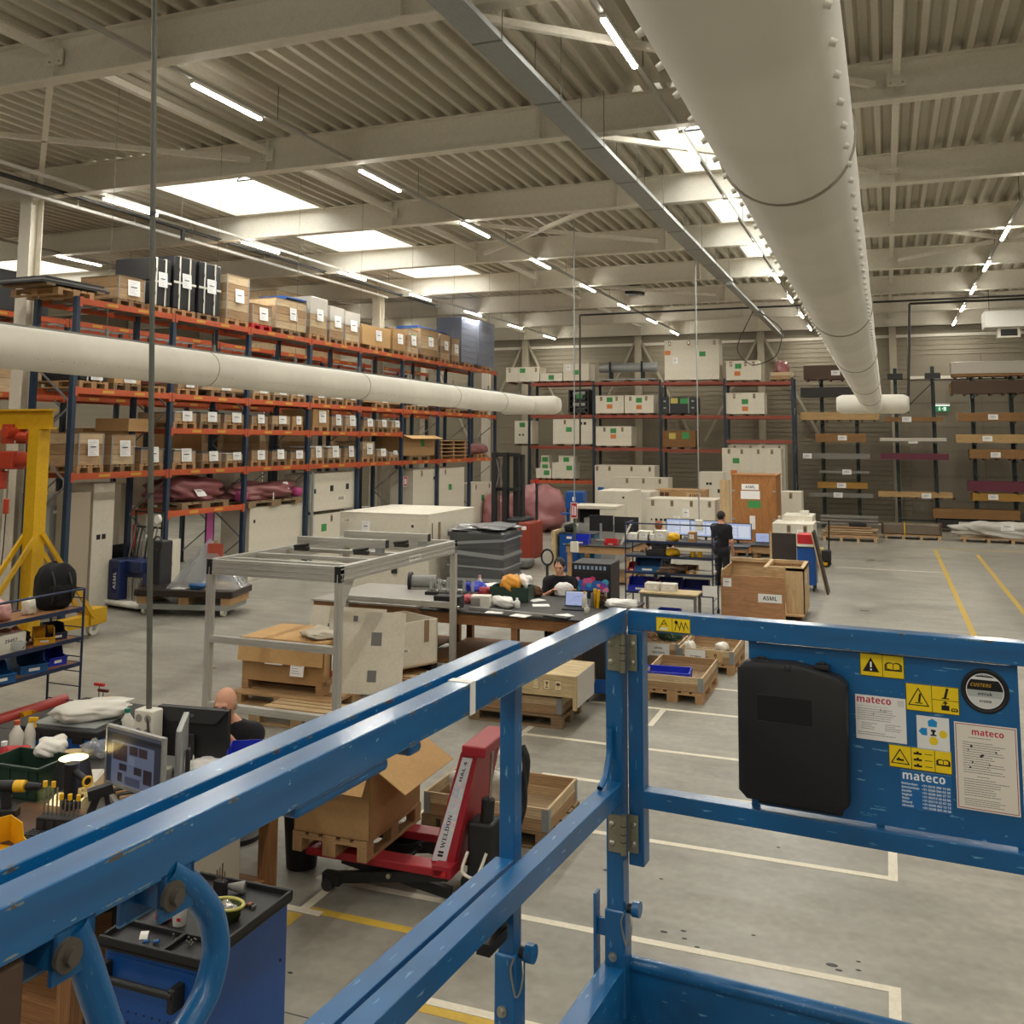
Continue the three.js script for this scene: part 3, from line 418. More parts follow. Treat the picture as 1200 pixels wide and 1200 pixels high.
  const shell = part(cs, 'case_shell', toCreasedNormals(prism(out, 0.04, 0.007), 0.6), M.black); shell.position.z = 0.008;
  part(cs, 'name_plate', bx(0.345, 0.47, -0.225, -0.165, 0.0545, 0.0562, 0.002), mat('smooth black plate', 0x101012, 0.4));
  part(cs, 'plate_edge', mg([bx(0.345, 0.47, -0.2275, -0.2255, 0.054, 0.0565)]), M.darkgrey);
  for (const x of [0.335, 0.475]) part(cs, 'latch', mg([bx(x, x + 0.035, -0.098, -0.088, 0.01, 0.04, 0.002), bx(x + 0.008, x + 0.026, -0.1, -0.082, 0.02, 0.03, 0.002)]), M.black);
  part(cs, 'clasp', mg([bx(0.41, 0.426, -0.104, -0.09, 0.036, 0.058, 0.003), bx(0.414, 0.422, -0.1, -0.093, 0.058, 0.061, 0.001)]), M.darkgrey);
  part(cs, 'hinge_strip', bx(0.335, 0.53, -0.425, -0.408, 0.004, 0.03, 0.003), M.black);
  // toe boards and platform floor
  part(L, 'toe_board', mg([rod(V3(0.0, -0.875, 0), V3(1.05, -0.875, 0), 0.018, 14), bx(0, 1.05, -1.03, -0.875, -0.004, 0.004)]), M.blue);
  part(L, 'toe_board', mg([bx(-0.06, 0.0, -0.885, -0.87, 0, 2.7, 0.004), bx(-0.006, 0.0, -1.03, -0.87, 0, 2.7)]), M.blue);
  part(L, 'toe_board', mg([bx(1.05, 1.06, -1.03, -0.87, 0, 2.7)]), M.blue);
  part(L, 'platform_floor', bx(-0.1, 1.06, -1.06, -1.03, -0.02, 2.7), M.floorPlate);
  part(L, 'platform_frame', bx(-0.1, 1.06, -1.2, -1.06, -0.02, 2.7), M.blue);
  // scissor stack, chassis and wheels below the platform
  const y0 = -liftAt.y, top = -1.2, low = y0 + 0.5;
  for (const x of [0.12, 0.86]) for (let k = 0; k < 3; k++) { const ya = low + (top - low) * k / 3, yb = low + (top - low) * (k + 1) / 3; part(L, 'scissor_arm', bar(V3(x, ya + 0.03, 0.3), V3(x, yb - 0.03, 2.4), 0.05, 0.06), M.blue); part(L, 'scissor_arm', bar(V3(x + 0.06, yb - 0.03, 0.3), V3(x + 0.06, ya + 0.03, 2.4), 0.05, 0.06), M.blue); }
  part(L, 'chassis', bx(0.02, 0.96, y0 + 0.12, low, 0.1, 2.6, 0.02), M.blue);
  for (const x of [-0.02, 0.9]) for (const z of [0.4, 2.25]) part(L, 'wheel', rod(V3(x, y0 + 0.19, z), V3(x + 0.1, y0 + 0.19, z), 0.19, 28), M.darkgrey);
}
// ================================================================== pallets, crates and the racks
const paperTex = canvasTex(128, 160, (c) => { const r = rng(77); c.fillStyle = '#ecebe8'; c.fillRect(0, 0, 128, 160); c.fillStyle = '#8b8b90'; for (let y = 14; y < 150; y += 14) { let x = 12; const e = 60 + 55 * r(); while (x < e) { const l = 4 + 12 * r(); c.fillRect(x, y, l, 4); x += l + 4; } } c.fillStyle = '#44454c'; c.fillRect(30, 66, 66, 12); });
M.print = mat('printed paper', 0xffffff, 0.9, { map: paperTex });
const textTex = {};
function words(text, w, h, bg, fg, size, bold = 'bold ') { const k = [text, w, h, bg, fg].join(); return textTex[k] ??= (() => { const m = new THREE.MeshStandardMaterial({ roughness: 0.8, map: canvasTex(w, h, (c) => { c.fillStyle = bg; c.fillRect(0, 0, w, h); c.fillStyle = fg; c.textAlign = 'center'; c.textBaseline = 'middle'; const l = text.split('|'); l.forEach((s, i) => { c.font = bold + size + 'px sans-serif'; c.fillText(s, w / 2, h * (i + 1) / (l.length + 1)); }); }) }); m.name = 'lettering ' + text; return m; })(); }
const pg = { deckB: bx(-0.6, 0.6, 0, 0.022, -0.07, 0.07), deckN: bx(-0.6, 0.6, 0, 0.022, -0.05, 0.05), cross: bx(-0.07, 0.07, 0, 0.022, -0.4, 0.4), block: bx(-0.07, 0.07, 0, 0.078, -0.07, 0.07), blockN: bx(-0.07, 0.07, 0, 0.078, -0.05, 0.05) };
// euro pallet, 1.2 along local x, 0.8 along local z
function pallet(label, pos, turn, group, m = M.woodGrey) {
  const t = thing('pallet', label, 'pallet', pos, turn, group), p = (n, g, x, y, z) => { part(t, n, g, m).position.set(x, y, z); };
  for (const z of [-0.33, 0, 0.33]) p('runner', z ? pg.deckN : pg.deckB, 0, 0, z * 1.06);
  for (const x of [-0.53, 0, 0.53]) { for (const z of [-0.35, 0, 0.35]) p('block', z ? pg.blockN : pg.block, x, 0.022, z); p('cross_board', pg.cross, x, 0.1, 0); }
  for (const z of [-0.33, -0.17, 0, 0.17, 0.33]) p('deck_board', Math.abs(z) === 0.17 ? pg.deckN : pg.deckB, 0, 0.122, z);
  return t;
}
const WB = [mat('crate board a', 0xcbae88, 0.78, { map: T.wood }), mat('crate board b', 0xb4956f, 0.78, { map: T.wood }), mat('crate board c', 0xd9c4a0, 0.78, { map: T.wood })];
// boxes are built facing local +z, w wide, h high, d deep, standing on y = 0
function boardCrate(t, w, h, d, tone = 0, boardH = 0.2, lid = true) {
  const n = Math.max(1, Math.round(h / boardH)), b = h / n;
  for (let i = 0; i < n; i++) part(t, 'board', bx(-w / 2, w / 2, i * b + 0.004, (i + 1) * b - 0.004, -d / 2, d / 2), WB[(i + tone) % 3]);
  for (const [sx, sz] of [[-1, 1], [1, 1]]) part(t, 'corner_hinge', mg([bx(sx * w / 2 - 0.035 * (sx > 0) - 0.002 * (sx < 0), sx * w / 2 + 0.035 * (sx < 0) + 0.002 * (sx > 0), 0.01, h - 0.01, d / 2, d / 2 + 0.004)]), M.metalCorner);
  if (lid) part(t, 'lid', bx(-w / 2 - 0.005, w / 2 + 0.005, h, h + 0.018, -d / 2 - 0.005, d / 2 + 0.005), M.woodGrey);
}
function whiteCrate(t, w, h, d, o = {}) {
  part(t, 'body', bx(-w / 2, w / 2, 0, h, -d / 2, d / 2, 0.006), o.m ?? M.plyWhite);
  part(t, 'lid', bx(-w / 2 - 0.004, w / 2 + 0.004, h, h + 0.03, -d / 2 - 0.004, d / 2 + 0.004, 0.004), o.m ?? M.plyWhite);
  for (const x of o.clasps ?? []) { const c = part(t, 'clasp_plate', bx(x * w - 0.05, x * w + 0.05, h - 0.2, h - 0.01, d / 2, d / 2 + 0.006), mat('brown clasp plate', 0x8d7657, 0.6)); part(c, 'clasp', bx(x * w - 0.022, x * w + 0.022, h - 0.15, h - 0.05, d / 2 + 0.006, d / 2 + 0.02), M.steel); }
  if (o.green) part(t, 'green_sticker', bx(o.green[0] * w - 0.13, o.green[0] * w + 0.13, o.green[1] * h - 0.1, o.green[1] * h + 0.1, d / 2, d / 2 + 0.003), M.green);
  if (o.orange) part(t, 'orange_sticker', bx(o.orange[0] * w - 0.12, o.orange[0] * w + 0.12, o.orange[1] * h - 0.09, o.orange[1] * h + 0.09, d / 2, d / 2 + 0.003), M.orange);
  if (o.text) sheet(t, 'lettering', o.text[3] ?? 0.5, (o.text[3] ?? 0.5) * 0.3, words(o.text[0], 200, 60, '#dcd5c3', '#2a3350', 48), o.text[1] * w, o.text[2] * h, d / 2 + 0.002);
  if (o.paper) for (const [x, y] of o.paper) sheet(t, 'paper_sheet', 0.2, 0.26, M.print, x * w, y * h, d / 2 + 0.002);
  for (const [x, y, s] of o.marks ?? []) part(t, 'handling_mark', bx(x * w - s / 2, x * w + s / 2, y * h - s / 2, y * h + s / 2, d / 2, d / 2 + 0.003), M.black);
  if (o.handle) part(t, 'handle', bx(-0.08, 0.08, h * 0.35, h * 0.35 + 0.06, d / 2, d / 2 + 0.02), M.black);
}
function carton(t, w, h, d, m = M.card) { part(t, 'body', bx(-w / 2, w / 2, 0, h, -d / 2, d / 2, 0.004), m); part(t, 'tape', bx(-0.03, 0.03, h * 0.55, h + 0.0015, -d / 2, d / 2 + 0.0015), M.tape); }
const faceX = Math.PI / 2;                                        // turns a box built facing +z to face +x
const RX = -14.29, up = [-13.93, -16.6, -19.26, -21.92, -24.55, -27.25, -29.9, -32.6, -35.1], LV = [2.73, 3.62, 4.36, 6.08];
function rackRow(label, xf, dep, zs, levels, beamsOf, m, mb) {
  const t = thing('pallet_rack', label, 'rack', V3(xf, 0, 0)), top = levels[levels.length - 1];
  zs.forEach((z, i) => {
    const h = i === zs.length - 1 ? top + 0.02 : top + 0.02;
    for (const x of [-0.05, -dep + 0.05]) { part(t, 'upright', bx(x - 0.05, x + 0.05, 0, h, z - 0.05, z + 0.05), m); part(t, 'foot_plate', bx(x - 0.07, x + 0.07, 0, 0.012, z - 0.09, z + 0.09), m); }
    for (let y = 0.3, k = 0; y < h - 0.75; y += 0.75, k++) part(t, 'brace', bar(V3(k % 2 ? -0.08 : -dep + 0.08, y, z), V3(k % 2 ? -dep + 0.08 : -0.08, y + 0.72, z), 0.03, 0.03), M.rackGrey);
  });
  for (let b = 0; b + 1 < zs.length; b++) for (const y of beamsOf(b)) {
    for (const x of [-0.03, -dep + 0.03]) part(t, 'beam', bx(x - 0.025, x + 0.025, y - 0.12, y, zs[b] - 0.05, zs[b + 1] + 0.05, 0.004), mb);
    for (const z of [zs[b] - 0.05, zs[b + 1] + 0.05]) part(t, 'beam_connector', bx(-0.06, 0.004, y - 0.17, y + 0.02, z - 0.035, z + 0.035), mb);
    for (const f of [0.3, 0.62]) part(t, 'load_sign', bx(-0.005, -0.001, y - 0.085, y - 0.03, zs[b] + (zs[b + 1] - zs[b]) * f - 0.2, zs[b] + (zs[b + 1] - zs[b]) * f + 0.1), mat('yellow load sign', 0xc79a3a, 0.6));
    if (y > 4) for (let k = 1; k < 8; k++) { const z = zs[b] + (zs[b + 1] - zs[b]) * k / 8; part(t, 'support_bar', bx(-dep + 0.05, -0.05, y - 0.05, y - 0.01, z - 0.02, z + 0.02), M.zinc); }
  }
  return t;
}
rackRow('long blue pallet rack with orange beams, front row facing the hall', RX, 1.1, up, LV, (b) => [LV[0], ...(b >= 1 && b <= 4 ? [LV[1]] : []), LV[2], LV[3], ...(b === 1 ? [1.85] : [])], M.rackBlue, M.rackOr);
const up2 = [-5.9, -8.6, -11.27, -13.93, ...up.slice(1)];
rackRow('blue pallet rack with orange beams, second row behind the long one', RX - 3.0, 1.1, up2, [2.73, 4.36, 6.08], () => [2.73, 4.36, 6.08], M.rackDark, M.rackOr);
// --- goods: [left px, right px, top px, level, kind, extra]; the pixels give places along the rack front
const bayOf = (z) => { let b = 0; while (b < 7 && z < up[b + 1]) b++; return b; };
const lvName = { 2.73: 'lowest shelf', 3.62: 'second shelf', 4.36: 'third shelf', 6.08: 'top shelf', 1.85: 'low shelf' };
const kindWords = { crate: 'timber board crate', low: 'low timber crate with a grey lid', carton: 'plain cardboard carton', black: 'strapped stack of black cases', wrap: 'film-wrapped timber crate', totes: 'stack of blue totes in film', pink: 'pink film bundle', panels: 'flat stack of dark panels', pallets: 'stack of empty pallets', white: 'white coated box', dark: 'dark covered pallet load', green: 'timber crate with green sticker' };
const slots = {};
function rackGood(l, r, topPx, lev, kind, o = {}) {
  const xf = RX - 0.06, mid = onX((l + r) / 2, topPx + 8, xf), za = onX(l, topPx + 8, xf).z, zb = onX(r, topPx + 8, xf).z, w = Math.max(0.3, za - zb - 0.02), zc = (za + zb) / 2;
  const hPal = o.pallet === 0 ? 0 : 0.144, h = Math.max(0.12, onX((l + r) / 2, topPx, xf).y - lev - hPal), b = bayOf(zc), d = o.d ?? 1.0;
  const key = lev + ':' + b, k = slots[key] = (slots[key] ?? 0) + 1;
  const where = `${lvName[lev]}, ${ordinal[b]} bay from the gantry, ${ordinal[k - 1]} place`;
  if (hPal) { const p = pallet(`pallet under goods on the ${where}`, V3(xf - 0.62, lev, zc), 0, 'pallets on the long rack', o.red ? M.redBright : [M.woodGrey, M.wood][k % 2]); p.scale.z = Math.min(1.1, w / 0.8); }
  const t = thing(o.name ?? { crate: 'crate', low: 'low_crate', carton: 'carton', black: 'case_stack', wrap: 'wrapped_crate', totes: 'tote_stack', pink: 'pink_bundle', panels: 'panel_stack', pallets: 'pallet_stack', white: 'white_box', dark: 'covered_load', green: 'crate' }[kind], `${o.words ?? kindWords[kind]}, ${where}`, o.cat ?? 'crate', V3(xf - d / 2 - 0.02, lev + hPal, zc), faceX, 'goods on the long rack');
  const tone = Math.floor(rnd() * 3);
  if (kind === 'crate' || kind === 'green' || kind === 'wrap') { boardCrate(t, w * 0.97, h, d, tone, 0.2, kind !== 'wrap'); if (kind === 'wrap') part(t, 'film_cover', bx(-w * 0.49, w * 0.49, h * 0.55, h + 0.02, -d / 2 - 0.004, d / 2 + 0.006, 0.01), mat('milky film', 0xb9b3a8, 0.25)); if (kind === 'green') part(t, 'green_sticker', bx(-0.1, 0.14, h * 0.6, h * 0.6 + 0.16, d / 2 + 0.005, d / 2 + 0.008), M.green); }
  else if (kind === 'low') { boardCrate(t, w * 0.95, h * 0.82, d, tone, 0.2, false); part(t, 'grey_lid', bx(-w * 0.48, w * 0.48, h * 0.82, h * 0.88, -d / 2, d / 2), M.grey); part(t, 'packing', bx(-w * 0.3 + ru(-0.05, 0.05), w * 0.3, h * 0.88, h, -d / 4, d / 2 - 0.1, 0.02), [M.offwhite, M.greyWrap, M.paper][tone]); }
  else if (kind === 'carton') carton(t, w * 0.97, h, d, tone === 1 ? M.cardLight : M.card);
  else if (kind === 'white') whiteCrate(t, w * 0.97, h - 0.03, d, { clasps: [-0.3, 0.3] });
  else if (kind === 'black') { const n = 2; for (let i = 0; i < n; i++) { const c = part(t, 'case', bx(-w * 0.48, w * 0.48, h * i / n + 0.004, h * (i + 1) / n - 0.004, -d / 2, d / 2, 0.03), M.black); part(c, 'latch', mg([bx(-w * 0.3, -w * 0.18, h * (i + 0.4) / n, h * (i + 0.55) / n, d / 2, d / 2 + 0.015), bx(w * 0.18, w * 0.3, h * (i + 0.4) / n, h * (i + 0.55) / n, d / 2, d / 2 + 0.015)]), M.darkgrey); } for (const s of [-0.25, 0.2]) part(t, 'strap', mg([bx(s * w - 0.015, s * w + 0.015, 0, h + 0.006, d / 2, d / 2 + 0.018), bx(s * w - 0.015, s * w + 0.015, h, h + 0.008, -d / 2, d / 2)]), M.offwhite); part(t, 'strap', bx(-w * 0.49, w * 0.49, h * 0.48, h * 0.52, d / 2, d / 2 + 0.012), M.offwhite); }
  else if (kind === 'totes') { const n = 8; for (let i = 0; i < n; i++) part(t, 'tote', bx(-w * 0.49, w * 0.49, h * i / n + 0.012, h * (i + 1) / n, -d / 2, d / 2, 0.012), M.bluebox); part(t, 'film', bx(-w * 0.5, w * 0.5, 0, h + 0.01, -d / 2 - 0.01, d / 2 + 0.012), M.film); }
  else if (kind === 'pink') { part(t, 'wrapped_goods', lump(w, h, d, 31 + k * 7 + b, 0.12), M.pink); }
  else if (kind === 'panels') { for (let i = 0; i < 3; i++) { part(t, 'panel', bx(-w * 0.5 + 0.05 * i, w * 0.5 - 0.08 * i, h * (0.2 + 0.2 * i), h * (0.36 + 0.2 * i), -d / 2, d / 2), i % 2 ? M.grey : M.darkgrey); } part(t, 'bearer', mg([bx(-w * 0.42, -w * 0.3, 0, h * 0.2, -d / 2, d / 2), bx(w * 0.3, w * 0.42, 0, h * 0.2, -d / 2, d / 2)]), M.woodGrey); for (const s of [-0.3, 0.25]) part(t, 'stanchion', bx(s * w - 0.04, s * w + 0.04, h * 0.76, h, -0.05, 0.05), M.pipe); }
  else if (kind === 'pallets') { const n = Math.max(2, Math.round(h / 0.144)); for (let i = 0; i < n; i++) { part(t, 'deck', bx(-w / 2, w / 2, h * i / n + h / n * 0.75, h * (i + 1) / n, -d / 2, d / 2), M.wood); for (const x of [-0.42, 0, 0.42]) part(t, 'block', bx(x * w - 0.05, x * w + 0.05, h * i / n, h * i / n + h / n * 0.75, -d / 2 + 0.02, d / 2 - 0.02), M.wood); } }
  else part(t, 'covered_goods', lump(w, h, d, 50 + k + b * 5, 0.08), M.darkgrey);
  if (o.paper !== 0 && !['pink', 'pallets', 'totes', 'panels', 'dark'].includes(kind)) { const s = sheet(t, 'paper_sheet', Math.min(0.34, w * 0.42), Math.min(0.32, h * 0.95), M.print, (o.px ?? 0.05) * w, Math.max(h * 0.55, 0.12), d / 2 + 0.022, ru(-0.05, 0.05), -0.06, 0.003); }
  return t;
}
for (const g of [
  [48, 131, 326, 6.08, 'panels', { cat: 'panel stack', d: 1.1 }], [139, 172, 326, 6.08, 'crate'], [178, 203, 303, 6.08, 'black', { cat: 'case stack' }], [205, 232, 302, 6.08, 'black', { cat: 'case stack', d: 1.1 }], [234, 261, 309, 6.08, 'black', { cat: 'case stack' }], [266, 294, 324, 6.08, 'crate', { words: 'tall timber board crate' }],
  [296, 320, 358, 6.08, 'crate', { red: 1, words: 'small timber crate on a red pallet' }], [323, 361, 353, 6.08, 'crate', { words: 'broad timber crate' }], [364, 385, 350, 6.08, 'wrap'], [387, 404, 361, 6.08, 'wrap'], [405, 423, 367, 6.08, 'wrap'], [425, 459, 383, 6.08, 'carton', { cat: 'carton' }], [461, 476, 386, 6.08, 'carton', { cat: 'carton' }], [478, 491, 387, 6.08, 'green'], [493, 515, 387, 6.08, 'green'], [517, 528, 392, 6.08, 'crate'], [530, 539, 397, 6.08, 'crate'], [541, 560, 374, 6.08, 'totes', { cat: 'totes' }], [561, 580, 378, 6.08, 'totes', { cat: 'totes' }],
  [94, 129, 430, 4.36, 'black', { cat: 'case stack' }], [134, 167, 436, 4.36, 'carton', { cat: 'carton' }], [180, 196, 440, 4.36, 'pink', { cat: 'bundle' }], [209, 234, 438, 4.36, 'low'], [236, 288, 446, 4.36, 'crate', { words: 'long timber board crate' }], [297, 318, 447, 4.36, 'low'], [321, 340, 450, 4.36, 'low'], [342, 360, 452, 4.36, 'low'], [367, 384, 454, 4.36, 'low'], [388, 404, 456, 4.36, 'low'], [406, 421, 457, 4.36, 'low'], [425, 471, 462, 4.36, 'crate', { words: 'long pale timber crate' }], [477, 488, 464, 4.36, 'dark', { cat: 'load' }], [490, 503, 463, 4.36, 'white'], [521, 545, 468, 4.36, 'pink', { cat: 'bundle' }], [556, 578, 474, 4.36, 'white'],
  [204, 232, 482, 3.62, 'low'], [235, 260, 483, 3.62, 'low'], [263, 289, 484, 3.62, 'low'], [295, 315, 486, 3.62, 'low'], [319, 341, 488, 3.62, 'crate'], [343, 356, 488, 3.62, 'carton', { cat: 'carton' }], [367, 387, 480, 3.62, 'carton', { cat: 'carton', words: 'tall cardboard carton' }], [389, 403, 486, 3.62, 'low'], [405, 420, 487, 3.62, 'low'], [426, 440, 491, 3.62, 'low'], [443, 456, 492, 3.62, 'low'], [459, 471, 493, 3.62, 'low'],
  [92, 124, 508, 2.73, 'crate'], [131, 160, 510, 2.73, 'crate'], [165, 193, 524, 2.73, 'low'], [203, 231, 526, 2.73, 'low'], [237, 261, 529, 2.73, 'low'], [265, 288, 531, 2.73, 'low'], [295, 315, 528, 2.73, 'crate'], [319, 337, 527, 2.73, 'low'], [341, 359, 528, 2.73, 'low'], [364, 381, 523, 2.73, 'low'], [384, 401, 523, 2.73, 'low'], [404, 418, 523, 2.73, 'low'], [425, 440, 518, 2.73, 'crate'], [442, 455, 526, 2.73, 'low'], [457, 468, 530, 2.73, 'low'], [516, 549, 516, 2.73, 'pallets', { cat: 'pallet stack', pallet: 0 }], [553, 577, 520, 2.73, 'pink', { cat: 'bundle' }],
]) rackGood(...g);
// the small carton on a crate, the big opened carton
{ const p = onX(150, 493, RX - 0.4); solo('carton', mg([bx(-0.32, 0.32, 0, 0.26, -0.4, 0.4)]), M.card, 'small cardboard carton lying on a timber crate in the first bay', 'carton', V3(RX - 0.55, p.y - 0.22, p.z), faceX + 0.1); }
{ const za = onX(474, 520, RX).z, zb = onX(511, 520, RX).z, w = za - zb, h = onX(490, 510, RX).y - 2.73 - 0.144, t = thing('open_carton', 'large opened cardboard carton with flaps and a green sticker on the lowest shelf', 'carton', V3(RX - 0.55, 2.874, (za + zb) / 2), faceX);
  pallet('pallet under the large opened carton on the lowest shelf', V3(RX - 0.62, 2.73, (za + zb) / 2), 0, 'pallets on the long rack').scale.z = 1.8;
  for (const [x0, x1, z0, z1] of [[-w / 2, w / 2, 0.49, 0.5], [-w / 2, w / 2, -0.5, -0.49], [-w / 2, -w / 2 + 0.01, -0.5, 0.5], [w / 2 - 0.01, w / 2, -0.5, 0.5], [-w / 2, w / 2, -0.5, 0.5]]) part(t, 'wall', bx(x0, x1, 0, z1 - z0 > 0.9 && x1 - x0 > 0.9 ? 0.01 : h, z0, z1), M.card);
  const f = part(t, 'flap', bx(-w / 2, w / 2, 0, 0.35, 0, 0.008), M.cardLight); f.position.set(0, h, 0.5); f.rotation.x = 1.9;
  const f2 = part(t, 'flap', bx(0, 0.008, 0, 0.45, -0.5, 0.5), M.cardLight); f2.position.set(-w / 2, h, 0); f2.rotation.z = 1.1;
  part(t, 'green_sticker', bx(0.1, 0.36, h * 0.45, h * 0.8, 0.5, 0.504), M.green);
}
// second row goods: large pale crates seen through the gaps
[[-8.2, 2.73, 1.2, 'timber'], [-12.4, 2.73, 1.25, 'timber'], [-15.4, 2.73, 1.1, 'timber'], [-18, 2.73, 0.9, 'carton'], [-20.7, 2.73, 1.0, 'carton'], [-23.2, 2.73, 0.8, 'timber'], [-26, 2.73, 0.9, 'timber'], [-12.6, 4.36, 1.0, 'dark'], [-15.2, 4.36, 1.2, 'timber'], [-18.2, 4.36, 0.8, 'dark'], [-21, 4.36, 0.9, 'timber'], [-10, 4.36, 0.7, 'timber'], [-12.6, 6.08, 0.35, 'dark'], [-15.2, 6.08, 0.9, 'dark'], [-25.5, 6.08, 1.9, 'timber'], [-27.6, 6.08, 1.7, 'timber'], [-9.4, 6.08, 0.5, 'timber'], [-30, 2.73, 0.9, 'timber'], [-24.5, 4.36, 0.9, 'dark'], [-28, 4.36, 0.8, 'timber']].forEach(([z, y, h, k], i) => {
  const t = thing('stored_crate', `${i === 13 ? 'tall dark' : h > 1.5 ? 'very tall' : 'big'} ${k === 'dark' ? 'covered load' : k === 'carton' ? 'cardboard box' : 'pale timber crate'} in the second rack row, ${ordinal[Math.max(0, Math.min(10, Math.round((-5.9 - z) / 2.67)))]} bay, ${y > 5 ? 'top' : y > 4 ? 'middle' : 'lowest'} shelf`, k === 'dark' ? 'load' : 'crate', V3(RX - 3.6, y, z), faceX, 'goods in the second row');
  if (k === 'timber') boardCrate(t, 1.7, h, 1.0, i % 3, 0.28); else if (k === 'carton') carton(t, 1.5, h, 1.0); else part(t, 'covered_goods', bx(-0.9, 0.9, 0, h, -0.5, 0.5, 0.04), M.darkgrey);
});
for (const [l, r, py] of [[322, 360, 350], [480, 515, 384]]) { const a = onX(l, py, RX - 0.5), b = onX(r, py, RX - 0.5), w = a.z - b.z; solo('plastic_pallet', mg([bx(-w / 2, w / 2, 0.05, 0.09, -0.4, 0.4), bx(-w / 2, -w / 2 + 0.08, 0, 0.05, -0.4, 0.4), bx(w / 2 - 0.08, w / 2, 0, 0.05, -0.4, 0.4)]), M.bluebox, (l < 400 ? 'blue plastic pallet lying on the broad timber crate on the top shelf' : 'blue plastic pallet lying on the green stickered crates on the top shelf'), 'pallet', V3(RX - 0.6, a.y - 0.02, (a.z + b.z) / 2), faceX); }
